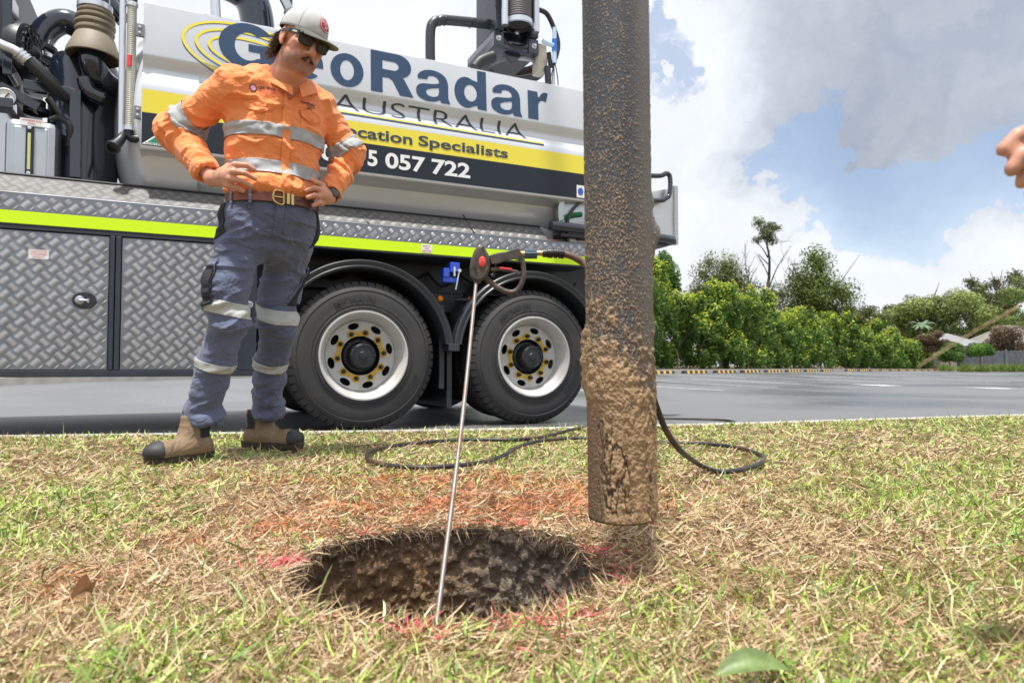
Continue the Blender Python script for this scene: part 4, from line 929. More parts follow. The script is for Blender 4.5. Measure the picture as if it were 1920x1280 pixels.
# tank with sight glass
ht = mk('hydraulic_tank', *(lambda m: (m.V, m.F))(MB().box(*(lambda a, b: (a.x, b.x, .20, .62, 1.55, a.z))(TP(8,216,.2), TP(108,216,.2)))), m=steel, parent=truck, bevel=.04)
a = TP(8,216,.2); b = TP(108,216,.2); c_ = TP(56,286,.2)
box_('tank_front', a.x+.045, b.x-.045, .195, .215, 1.53, a.z-.05, steel, .012, ht)
box_('sight_glass', c_.x-.02, c_.x+.02, .175, .195, c_.z-.145, c_.z+.155, blk, .006, ht); box_('fluid_window', c_.x-.008, c_.x+.008, .171, .176, c_.z-.11, c_.z+.11, mat('sight_fluid', (.55,.6,.25), .2), .002, ht)
for dz in (-.13, .14): MB().lathe([(.011,0),(.010,.006),(.001,.008)], 10, AX((c_.x,.175,c_.z+dz),(0,-1,0))).build('glass_bolt', zinc, ht, smooth=True)
pl_ = TP(60, 227, .19); label_plate(['HYDRAULIC', 'OIL'], pl_.x-.06, pl_.x+.06, pl_.z-.03, pl_.z+.012, .19, truck)
MB().lathe([(.07,0),(.07,.03),(.05,.035),(.05,.08)], 24, AX(TP(68,214,.4),(0,0,1))).build('filler_cap', blk, truck, smooth=True)
# black frame
def beam(p, q, w, name='machine_frame', m_=navy, dy=.06):
    p, q = Vector(p), Vector(q); d = (q-p); L_ = d.length; M = Matrix.Translation(p) @ d.to_track_quat('Z', 'Y').to_matrix().to_4x4()
    return MB().box(-w/2, w/2, -dy/2, dy/2, 0, L_, M).build(name, m_, truck, bevel=.004)
p_ = TP(142,170,.30); q = TP(142,335,.30); beam(q, p_, .055); p2 = TP(45,160,.30); beam(p2, TP(148,178,.30), .05)
beam(TP(20,0,.40), TP(20,150,.40), .18, dy=.05); beam(TP(-30,60,.42), TP(30,150,.42), .2); beam(TP(0,165,.36), TP(75,205,.36), .08); beam(TP(168,330,.5), TP(150,180,.5), .04)
box_('pump_housing', -2.75, -2.18, .30, 1.2, 1.55, 2.45, navy, .02); box_('engine_block', -3.5, -2.75, .35, 1.9, 1.5, 2.9, navy, .05)
box_('machine_bed', -3.6, -1.5, .4, 2.2, 1.38, 1.52, frame_m)
box_('radiator', TP(-40,0,.5).x, TP(28,0,.5).x, .46, 1.5, 2.15, 3.0, blk, .02)
# fan seen edge-on
f0 = TP(42,98,.45)
MB().lathe([(.17,-.04),(.18,0),(.17,.04),(.12,.05),(.11,.0)], 32, AX(f0,(1,-.25,0))).build('fan_shroud', blk, truck, smooth=True)
m = MB()
for k in range(16): a_ = k*math.pi/8; M = AX(f0+Vector((.02,0,0)),(1,-.25,0)); m.tube([M @ Vector((.03*math.cos(a_),.03*math.sin(a_),.045)), M @ Vector((.165*math.cos(a_+.4),.165*math.sin(a_+.4),.05))], .006, 5)
for r in (.06,.10,.14): m.lathe([(r-.004,.045),(r,.052),(r+.004,.045)], 24, M)
m.build('fan_grille', blk, truck, smooth=True)
MB().ball(f0+Vector((.05,-.01,0)), (.05,.05,.05), 14, 8).build('fan_motor', blk, truck, smooth=True)
# gauge
g0 = TP(10,183,.28); MB().lathe([(.055,-.02),(.055,.012),(.048,.014)], 28, AX(g0,(0,-1,0))).build('gauge', steel, truck, smooth=True)
MB().lathe([(.001,.008),(.048,.008)], 28, AX(g0,(0,-1,0))).build('gauge_face', lab, truck); MB().tube([g0+Vector((0,-.011,0)), g0+Vector((.02,-.011,.025))], .003, 5).build('gauge_needle', blk, truck)
beam(TP(-20,195,.32), TP(28,200,.32), .12)
# hoses
MB().tube(TT((-25,72,.15),(5,86,.15),(30,97,.15),(52,115,.16)), [.034,.03,.030,.037], 14, smooth=5).build('metal_fitting', zinc, truck, smooth=True)
for t_ in (.2,.5,.8):
    pp = TP(30,97,.15).lerp(TP(52,115,.16), t_); MB().lathe([(.030,-.008),(.040,-.006),(.040,.006),(.030,.008)], 16, AX(pp, TP(52,115,.16)-TP(30,97,.15))).build('crimp_ring', zinc, truck, smooth=True)
MB().tube(TT((50,112,.16),(75,138,.18),(100,162,.22),(125,185,.3)), .032, 12, smooth=5).build('hydraulic_hose', rubber, truck, smooth=True)
MB().tube(TT((60,110,.25),(90,140,.25),(118,172,.3),(132,215,.35)), .018, 10, smooth=5).build('hydraulic_hose', rubber, truck, smooth=True)
MB().tube(TT((95,225,.3),(115,222,.28),(132,240,.28),(128,275,.3)), .02, 10, smooth=5).build('hydraulic_hose', rubber, truck, smooth=True)
MB().tube(TT((90,185,.4),(105,205,.4),(118,220,.4)), .022, 10, smooth=3).build('hydraulic_hose', rubber, truck, smooth=True)
for k, (u_, w) in enumerate([(150,.02),(157,.016),(163,.022),(172,.014)]):
    MB().tube(TT((u_-8,215+k*8,.42),(u_-2,260,.4),(u_,300,.4),(u_-3,345,.4)), w, 8, smooth=5).build('bundled_hose', rubber, truck, smooth=True)
# big arched pipe
MB().tube(TT((72,175,.75),(70,110,.75),(78,70,.75),(102,46,.75),(128,42,.75),(158,58,.75)), .082, 22, smooth=6).build('arched_pipe', navy, truck, smooth=True)
for v_ in (92, 108, 122): pp = TP(76,v_,.75); MB().lathe([(.084,-.018),(.097,-.012),(.097,.012),(.084,.018)], 24, AX(pp,(0,0,1))).build('pipe_clamp', rubber if v_ != 108 else zinc, truck, smooth=True)
# black filter cylinder
c1 = TP(158,200,.55); zt = TP(158,118,.55).z
MB().lathe([(.20,1.5-c1.z-.1),(.20,zt-c1.z-.05),(.18,zt-c1.z),(.001,zt-c1.z+.02)], 36, AX(c1,(0,0,1))).build('filter_cylinder', navy, truck, smooth=True)
for (u_, v_) in ((163,152),(172,172),(192,182)):
    MB().lathe([(.014,0),(.013,.008),(.001,.009)], 6, AX(TP(u_,v_,.30),(0,-1,0))).build('bolt', zinc, truck, smooth=True)
MB().tube(TT((160,150,.32),(168,172,.31),(195,186,.31)), .05, 10, smooth=4).build('flange', navy, truck, smooth=True)
# rubber bellows and elbow
b0 = TP(178,62,.30); s_ = .00335
beige = mat('bellows_rubber', (.26,.22,.16), .6, var=.2, vscale=10)
bp = [(25,-48),(25,-40),(31,-37),(31,-34),(27,-31),(33,-27),(33,-23),(28,-20),(34,-15),(34,-11),(29,-8),(33,-3),(33,1),(29,4),(33,10),(40,28),(45,40),(46,48),(43,49),(36,30),(20,20)]
MB().lathe([(r*s_, -h*s_) for r, h in bp], 40, AX(b0, (.03,-.0,1))).build('bellows', beige, truck, smooth=True)
MB().lathe([(30*s_*.93,-.02),(32*s_*.93,-.018),(32*s_*.93,.018),(30*s_*.93,.02)], 32, AX(TP(178,16,.30),(0,0,1))).build('hose_clamp', zinc, truck, smooth=True)
MB().tube(TT((176,-40,.30),(178,14,.30)), .085, 24).build('suction_pipe', navy, truck, smooth=True)
MB().tube(TT((173,92,.30),(175,118,.30),(184,142,.34),(200,158,.46),(215,170,.62)), .078, 24, smooth=6).build('elbow_pipe', navy, truck, smooth=True)
MB().tube(TT((205,-30,.75),(214,30,.7)), .07, 16).build('upper_pipe', navy, truck, smooth=True)
MB().tube(TT((195,-8,.6),(232,40,.6)), .05, 16).build('upper_pipe', navy, truck, smooth=True)
# riser pole, ribbed sight hose, valves
MB().tube(TT((231,-30,.10),(227,258,.10)), .019, 14).build('riser_pipe', zinc, truck, smooth=True)
rh = mat('clear_hose', (.62,.62,.55), .35, trans=.15)
a = TP(248,10,.10); b = TP(243,242,.10)
MB().tube([a, b], .025, 16).build('sight_hose', rh, truck, smooth=True)
m = MB()
for k in range(64): m.lathe([(.024,-.006),(.028,0),(.024,.006)], 14, AX(a.lerp(b, (k+.5)/64), b-a))
m.build('hose_ribs', rh, truck, smooth=True)['kind'] = 'stuff'
MB().tube([a.lerp(b,.42)+Vector((-.006,-.020,0)), a.lerp(b,.51)+Vector((-.006,-.020,0))], .014, 10).build('red_float', mat('red_float', (.8,.05,.07), .4), truck, smooth=True)
for pp in (a, b): MB().lathe([(.026,-.016),(.033,-.012),(.033,.012),(.026,.016)], 18, AX(pp, (0,0,1))).build('hose_clamp', zinc, truck, smooth=True)
MB().tube(TT((243,240,.10),(243,257,.10),(262,262,.10)), .025, 14, smooth=4).build('hose_elbow', blk, truck, smooth=True)
MB().tube(TT((262,262,.10),(270,263,.10)), .03, 14).build('pipe_stub', white, truck, smooth=True)
MB().tube(TT((232,250,.10),(226,262,.09),(212,276,.05)), [.022,.028,.034], 16, smooth=4).build('drain_valve', blk, truck, smooth=True)
vv = TP(212,276,.05); dd = (TP(206,280,.0)-TP(226,262,.09)).normalized()
MB().lathe([(.034,-.01),(.042,-.006),(.042,.012),(.030,.014),(.027,-.01),(.001,-.012)], 24, AX(vv, dd)).build('valve_collar', blk, truck, smooth=True)
MB().tube(TT((252,-25,.10),(248,10,.10)), .027, 14).build('hose_tail', blk, truck, smooth=True)
for (u_, v_) in ((262,56),(258,210)):
    pp = TP(u_, v_, .03); box_('hinge_plate', pp.x-.02, pp.x+.025, .03, .05, pp.z-.04, pp.z+.04, mat('grey_bracket', (.2,.21,.23), .5), .003)
    for dz in (-.018, .018): MB().lathe([(.009,0),(.008,.006),(.001,.007)], 6, AX((pp.x,.03,pp.z+dz),(0,-1,0))).build('hinge_bolt', zinc, truck, smooth=True)
# behind the top of the tank: dome, hatch
MB().tube(TT((385,-45,1.0),(440,-25,1.0),(470,0,1.0),(482,40,1.0),(484,110,1.0)), .13, 20, smooth=6).build('vent_pipe', navy, truck, smooth=True)
MB().tube(TT((402,-20,.6),(405,40,.6)), .035, 12).build('vent_stub', zinc, truck, smooth=True)
beam(TP(540,-30,.8), TP(540,26,.8), .06); beam(TP(526,-14,.75), TP(542,18,.75), .045, m_=steel)
# --- boom pedestal
CY = 1.1
c0 = TP(968, 118, CY)
ringm = mat('slew_steel', (.25,.2,.17), .5, .7, var=.3, vscale=20)
MB().lathe([(.27,-.10),(.27,-.02),(.25,-.015)], 64, AX((c0.x,CY,c0.z),(0,0,1))).build('slew_base', steel, truck, smooth=True)
m = MB()
for k in range(90):
    a_ = 2*math.pi*k/90; m.box(.265,.295,-.006,.006,-.03,.03, Matrix.Translation((c0.x,CY,c0.z)) @ Matrix.Rotation(a_,4,'Z'))
m.lathe([(.27,-.03),(.27,.03),(.2,.04)], 64, AX((c0.x,CY,c0.z),(0,0,1))); m.build('ring_gear', ringm, truck)['kind'] = 'stuff'
xl = TP(923,60,CY-.3).x; xr = TP(1006,60,CY-.3).x; zb = c0.z+.035; z1 = TP(965,70,CY-.3).z; zq = TP(965,98,CY-.3).z
box_('turret', xl, xr, CY-.32, CY+.3, zb, zq, navy, .01)
box_('turret_cheek', xl, xl+.10, CY-.34, CY+.3, zq+.003, z1, navy, .006); box_('turret_cheek', xr-.10, xr, CY-.34, CY+.3, zq+.003, z1, navy, .006)
box_('turret_back', xl+.1, xr-.1, CY+.0, CY+.3, zq+.003, z1, navy, .004)
for x_ in (xl+.045, xr-.045): MB().lathe([(.026,0),(.026,.02),(.016,.022),(.014,.045),(.001,.046)], 6, AX((x_,CY-.32,(zb+zq)/2+.03),(0,-1,0))).build('turret_bolt', zinc, truck)
z2 = z1+1.3; w = xr-xl
MB().prism([(xl+.09,z1-.10),(xl+.09,z2),(xr-.09,z2),(xr-.09,z1-.10),((xl+xr)/2,z1-.22)], CY-.26, CY-.23, 'y').build('boom_plate', navy, truck, bevel=.004)
for k, x_ in enumerate((xl+.05, xr-.05)):
    MB().box(x_-.04, x_+.04, CY-.36, CY+.1, z1+.01, z2).build('boom_side', frame_m, truck, bevel=.006)
    MB().tube([(x_+(.02 if k == 0 else -.02), CY-.42, z1+.02), (x_+(.02 if k == 0 else -.02), CY-.42, z2)], .032, 14).build('lift_cylinder', zinc, truck, smooth=True)
    MB().tube([(x_-.045, CY-.37, z1+.2), (x_-.05, CY-.37, z2)], .012, 8).build('boom_line', blk, truck, smooth=True)
xc = (xl+xr)/2; m = MB(); zz = z1+.08
prof = [(.105,0),(.118,.01),(.118,.035),(.110,.04)]
for k in range(60): prof += [(.118,.05+k*.02),(.112,.06+k*.02)]
MB().lathe(prof, 32, AX((xc,CY-.38,zz),(0,0,1))).build('ribbed_boom_hose', mat('grey_hose', (.13,.12,.13), .55), truck, smooth=True)
MB().lathe([(.112,0),(.127,.005),(.127,.045),(.112,.05)], 32, AX((xc,CY-.38,zz-.02),(0,0,1))).build('hose_collar', zinc, truck, smooth=True)
MB().tube([(xc+.2*math.cos(a_), CY-.30, z1+.12+.22*math.sin(a_)) for a_ in np.linspace(math.pi*1.05, math.pi*1.95, 16)], .035, 8).build('saddle_plate', navy, truck, smooth=True)
for (dx, dz) in ((-.17,.30),(.17,.30),(-.175,.09),(.175,.09),(0,-.10)):
    MB().lathe([(.020,0),(.018,.012),(.001,.014)], 8, AX((xc+dx,CY-.34,z1+.12+dz),(0,-1,0))).build('boom_bolt', zinc, truck, smooth=True)
# cables and valves hung on both sides of the boom
r = random.Random(9)
bz = TP(1000,20,CY-.3)
for sd_, x_ in ((-1, xl-.03), (1, xr+.03)):
    box_('valve_body', x_-.05, x_+.05, CY-.4, CY-.25, z1+.48, z1+.66, mat('valve_bronze', (.25,.23,.2), .4, .6), .006)
    for k in range(7):
        z_ = z1+.55+r.uniform(-.05,.5); MB().tube([(x_,CY-.35,z_), (x_+sd_*r.uniform(.06,.13),CY-.4,z_+.02), (x_+sd_*r.uniform(.06,.12),CY-.4,z_+.2), (x_,CY-.35,z_+.3)], r.choice([.008,.012,.015]), 6, smooth=4).build('boom_cable', r.choice([blk, zinc, rubber]), truck, smooth=True)
        MB().lathe([(.018,-.02),(.022,-.015),(.022,.015),(.018,.02)], 8, AX((x_+sd_*r.uniform(.02,.08),CY-.42,z_+.1),(0,0,1))).build('fitting', zinc, truck)
xs_ = xr
MB().tube([(xs_,CY-.35,z1+.28),(xs_+.10,CY-.35,z1+.24),(xs_+.20,CY-.35,z1+.0),(xs_+.13,CY-.35,z1-.22),(xs_+.10,CY-.35,z1-.10)], .022, 8, smooth=6).build('looped_hose', rubber, truck, smooth=True)
box_('junction_box', xs_+.005, xs_+.09, CY-.33, CY-.2, z1-.28, z1-.02, mat('box_cream', (.5,.45,.36), .5), .006)
bp_ = mat('blue_valve', (.01,.15,.55), .35); cp_ = mat('pale_blue_fitting', (.45,.6,.75), .3)
MB().tube([(xs_+.145,CY-.38,z1+.02),(xs_+.145,CY-.38,z1-.09)], .025, 12).build('solenoid', bp_, truck, smooth=True)
MB().tube([(xs_+.145,CY-.38,z1+.13),(xs_+.145,CY-.38,z1+.02)], .020, 12).build('solenoid_cap', cp_, truck, smooth=True); MB().tube([(xs_+.145,CY-.38,z1-.09),(xs_+.145,CY-.38,z1-.20)], .020, 12).build('solenoid_cap', cp_, truck, smooth=True)
MB().tube([(xs_+.02,CY-.38,z1-.02),(xs_+.13,CY-.38,z1-.04)], .022, 12).build('elbow_fitting', cp_, truck, smooth=True)
for k in range(3): MB().tube([(xs_+.14,CY-.38,z1-.2),(xs_+.10+.02*k,CY-.38,z1-.4),(xs_+.15,CY-.38,z1-.52-.02*k),(xs_+.18,CY-.38,z1-.38),(xs_+.15,CY-.38,z1-.2)], .0045, 5, smooth=6).build('dangling_cable', blk, truck, smooth=True)
MB().tube([(xs_+.08,CY-.36,z1-.24),(xs_+.09,CY-.36,z1-.40)], .03, 10).build('cable_gland', blk, truck, smooth=True)
# lagged pipe running from the boom and down behind the tank
pts = TT((925,47,CY-.2),(880,42,CY-.2),(832,38,CY-.2),(814,42,CY-.2),(807,60,CY-.2),(807,130,CY-.2))
MB().tube(pts[:3]+[pts[2].lerp(pts[3],.5)]+pts[3:], .043, 14, smooth=5).build('lagged_pipe', mat('black_lagging', (.03,.032,.04), .35, bump=.5, bscale=40, bdist=.01), truck, smooth=True)
for (u_, v_) in ((834,40),(882,44)): MB().lathe([(.044,-.006),(.048,0),(.044,.006)], 16, AX(TP(u_,v_-1,CY-.2),(1,0,-.05))).build('cable_tie', blk, truck, smooth=True)
MB().tube(TT((925,106,CY-.3),(908,112,CY-.3),(898,118,CY-.3),(890,128,CY-.3)), .05, 12, smooth=4).build('swivel_hose', rubber, truck, smooth=True)
box_('tank_top', -1.2, 2.2, .30, 1.5, 2.60, 2.70, white)

# ============================================================ people: signed distance modelling
from mathutils.bvhtree import BVHTree
class Field:
    def __init__(s, lo, hi, h):
        s.lo = np.array(lo, float); s.h = h; s.n = np.ceil((np.array(hi)-s.lo)/h).astype(int)+1; s.D = np.full(s.n, 1.0, np.float32)
    def sub(s, lo, hi):
        a = np.clip(np.floor((np.array(lo)-s.lo)/s.h).astype(int), 0, s.n); b = np.clip(np.ceil((np.array(hi)-s.lo)/s.h).astype(int)+1, 0, s.n)
        sl = tuple(slice(i, j) for i, j in zip(a, b))
        g = [s.lo[k]+s.h*np.arange(a[k], b[k], dtype=np.float32) for k in range(3)]
        return sl, (g[0][:, None, None], g[1][None, :, None], g[2][None, None, :])
    def put(s, sl, d, k, mode=1):
        a = s.D[sl]
        if a.size == 0: return
        if mode == 1:
            h = np.maximum(k-np.abs(a-d), 0)/k if k > 0 else 0; s.D[sl] = np.minimum(a, d)-h*h*k*.25
        else:
            h = np.maximum(k-np.abs(a+d), 0)/k if k > 0 else 0; s.D[sl] = np.maximum(a, -d)+h*h*k*.25
    def cap(s, a, b, r1, r2=None, k=.01, flat=None, fs=1, mode=1):
        "tapered capsule; flat: axis along which it is squeezed by fs"
        r2 = r1 if r2 is None else r2; a = np.array(a, float); b = np.array(b, float); R = max(r1, r2)*1.0+k+3*s.h
        sl, (X, Y, Z) = s.sub(np.minimum(a, b)-R, np.maximum(a, b)+R); ab = b-a; L2 = max(ab@ab, 1e-12)
        t = np.clip(((X-a[0])*ab[0]+(Y-a[1])*ab[1]+(Z-a[2])*ab[2])/L2, 0, 1)
        dx, dy, dz = X-a[0]-t*ab[0], Y-a[1]-t*ab[1], Z-a[2]-t*ab[2]
        if flat is not None:
            f = np.array(flat, float); f /= np.linalg.norm(f); c = dx*f[0]+dy*f[1]+dz*f[2]; q = np.sqrt(np.maximum(dx*dx+dy*dy+dz*dz-c*c, 0)+(c/fs)**2); rr = r1+(r2-r1)*t
            d = (q-rr)*np.clip(fs+(1-fs)*np.sqrt(np.maximum(dx*dx+dy*dy+dz*dz-c*c, 0))/(q+1e-6), fs, 1)
        else: d = np.sqrt(dx*dx+dy*dy+dz*dz)-(r1+(r2-r1)*t)
        s.put(sl, d.astype(np.float32), k, mode)
    def ell(s, c, r, M=None, k=.01, mode=1):
        "ellipsoid; rows of M are its axes"
        c = np.array(c, float); r = np.array(r, float); M = np.eye(3) if M is None else np.array(M); R = r.max()+k+3*s.h
        sl, (X, Y, Z) = s.sub(c-R, c+R); x, y, z = X-c[0], Y-c[1], Z-c[2]
        q = [M[i, 0]*x+M[i, 1]*y+M[i, 2]*z for i in range(3)]
        k0 = np.sqrt(sum((q[i]/r[i])**2 for i in range(3))); k1 = np.sqrt(sum((q[i]/r[i]**2)**2 for i in range(3)))+1e-6
        s.put(sl, (k0*(k0-1)/k1).astype(np.float32), k, mode)
    def half(s, p, n):
        "cut away everything on the side n points to"
        p = np.array(p, float); n = np.array(n, float); n /= np.linalg.norm(n); sl, (X, Y, Z) = s.sub(s.lo, s.lo+s.h*s.n)
        s.D[sl] = np.maximum(s.D[sl], ((X-p[0])*n[0]+(Y-p[1])*n[1]+(Z-p[2])*n[2]).astype(np.float32))
    def mesh(s):
        D = s.D; S = D < 0; nx, ny, nz = D.shape
        cnt = np.zeros((nx-1, ny-1, nz-1), np.uint8)
        for i in (0, 1):
            for j in (0, 1):
                for k in (0, 1): cnt += S[i:nx-1+i, j:ny-1+j, k:nz-1+k]
        act = (cnt > 0) & (cnt < 8); ids = np.argwhere(act); idx = np.full(act.shape, -1, np.int32); idx[act] = np.arange(len(ids))
        cor = np.array([(i, j, k) for i in (0, 1) for j in (0, 1) for k in (0, 1)]); val = np.stack([D[ids[:, 0]+c[0], ids[:, 1]+c[1], ids[:, 2]+c[2]] for c in cor], 1)
        acc = np.zeros((len(ids), 3)); num = np.zeros((len(ids), 1))
        for a in range(8):
            for b in range(a+1, 8):
                if abs(cor[a]-cor[b]).sum() != 1: continue
                va, vb = val[:, a], val[:, b]; m = (va < 0) != (vb < 0); t = np.where(m, va/np.where(m, va-vb, 1), 0)
                acc += (cor[a]+(cor[b]-cor[a])*t[:, None])*m[:, None]; num += m[:, None]
        V = s.lo + s.h*(ids+acc/np.maximum(num, 1)); Fs = []
        for ax in range(3):
            sl0 = [slice(1, -1)]*3; sl1 = [slice(1, -1)]*3; sl0[ax] = slice(0, -1); sl1[ax] = slice(1, None)
            a, b = S[tuple(sl0)], S[tuple(sl1)]; off = [1, 1, 1]; off[ax] = 0
            for flip, m in ((0, a & ~b), (1, ~a & b)):
                e = np.argwhere(m)+off; u, v = (ax+1) % 3, (ax+2) % 3; du = np.zeros(3, int); du[u] = 1; dv = np.zeros(3, int); dv[v] = 1
                q = [e-du-dv, e-dv, e, e-du]; f = np.stack([idx[p[:, 0], p[:, 1], p[:, 2]] for p in q], 1)
                Fs.append(f[:, ::-1] if flip else f)
        return V, np.concatenate(Fs)
def vnorm(V, F):
    n = np.cross(V[F[:, 2]]-V[F[:, 0]], V[F[:, 3]]-V[F[:, 1]]); N_ = np.zeros_like(V)
    for k in range(4): np.add.at(N_, F[:, k], n)
    return N_/(np.linalg.norm(N_, axis=1)[:, None]+1e-12)
def relax(V, F, it=2, lam=.5):
    for _ in range(it):
        A = np.zeros_like(V); c = np.zeros((len(V), 1))
        for k in range(4):
            j = F[:, (k+1) % 4]; np.add.at(A, F[:, k], V[j]); np.add.at(c, F[:, k], 1); np.add.at(A, j, V[F[:, k]]); np.add.at(c, j, 1)
        V = V+(A/np.maximum(c, 1)-V)*lam
    return V
def unit(v): v = np.array(v, float); return v/np.linalg.norm(v)
skin = mat('skin', rough=.46, attr='Col', spec=.45, bump=.15, bscale=400, bdist=.001)
MATS['skin'].node_tree.nodes['Principled BSDF'].inputs['Subsurface Weight'].default_value = .12
MATS['skin'].node_tree.nodes['Principled BSDF'].inputs['Subsurface Radius'].default_value = (.02,.008,.004)
orange = mat('orange_cotton', (.92,.285,.085), .8, var=.12, vscale=7, bump=.25, bscale=700, bdist=.001, sheen=.25)
refl = mat('reflective_tape', (.40,.41,.42), .72, .0, var=.12, vscale=15, bump=.15, bscale=40, bdist=.002)
denim = mat('blue_work_cotton', (.112,.132,.215), .85, var=.3, vscale=6, bump=.3, bscale=600, bdist=.001, sheen=.2)
drk = mat('black_fabric', (.018,.018,.022), .8, bump=.3, bscale=300, bdist=.001)
hand_ = lambda F_, W_, mcp, pip, tip, k=.006, r=(.0118,.0108,.0095): [(F_.cap(W_+(m_-W_)*.35, m_, .017, .0125, .014), F_.cap(m_, p_, r[0]*1.06, r[1], k), F_.cap(p_, t_, r[1], r[2], .002)) for m_, p_, t_ in zip(mcp, pip, tip)]

def head(Fd, hc, HM):
    h = lambda f, l, u: hc + HM[0]*f + HM[1]*l + HM[2]*u
    E = lambda c, r, k=.02, mode=1: Fd.ell(h(*c), r, HM, k, mode)
    E((-.012,0,.035), (.098,.077,.088)); E((.03,0,-.035), (.062,.057,.075), .03); E((.050,0,-.088), (.040,.035,.030), .03)
    E((.076,0,-.103), (.018,.022,.017), .018)
    for s in (-1, 1):
        E((.062,s*.043,-.018), (.026,.022,.022), .02); E((.0,s*.046,-.072), (.035,.018,.028), .03); E((.045,s*.038,-.065),(.03,.02,.03),.03)
        E((.094,s*.034,.022), (.012,.022,.010), .018); E((.098,s*.032,.002), (.014,.016,.010), .012, -1)
        E((-.006,s*.081,-.004), (.021,.008,.033), .008); E((.000,s*.089,-.001), (.011,.006,.018), .006, -1); E((.004,s*.080,-.034), (.009,.006,.010), .006)
        Fd.cap(h(.094,0,-.037), h(.098,s*.014,-.038), .010, .0085, .006); E((.104,s*.007,-.047),(.004,.003,.003),.003,-1)
        E((.075,s*.034,-.062), (.016,.016,.02), .014)
    Fd.cap(h(.090,0,.018), h(.118,0,-.030), .008, .0125, .012); E((.116,0,-.033), (.011,.012,.010), .008)
    Fd.cap(h(.090,-.020,-.067), h(.098,0,-.064), .006, .008, .007); Fd.cap(h(.090,.020,-.067), h(.098,0,-.064), .006, .008, .007)
    Fd.cap(h(.088,-.015,-.079), h(.088,.015,-.079), .0085, .0085, .006); Fd.cap(h(.103,-.02,-.0725), h(.103,.02,-.0725), .003, .003, .003, mode=-1)
    Fd.cap(h(-.02,0,-.05), h(-.035,0,-.13), .052, .055, .03); Fd.cap(h(.02,0,-.09), h(-.02,0,-.16), .045, .055, .03)
    return h

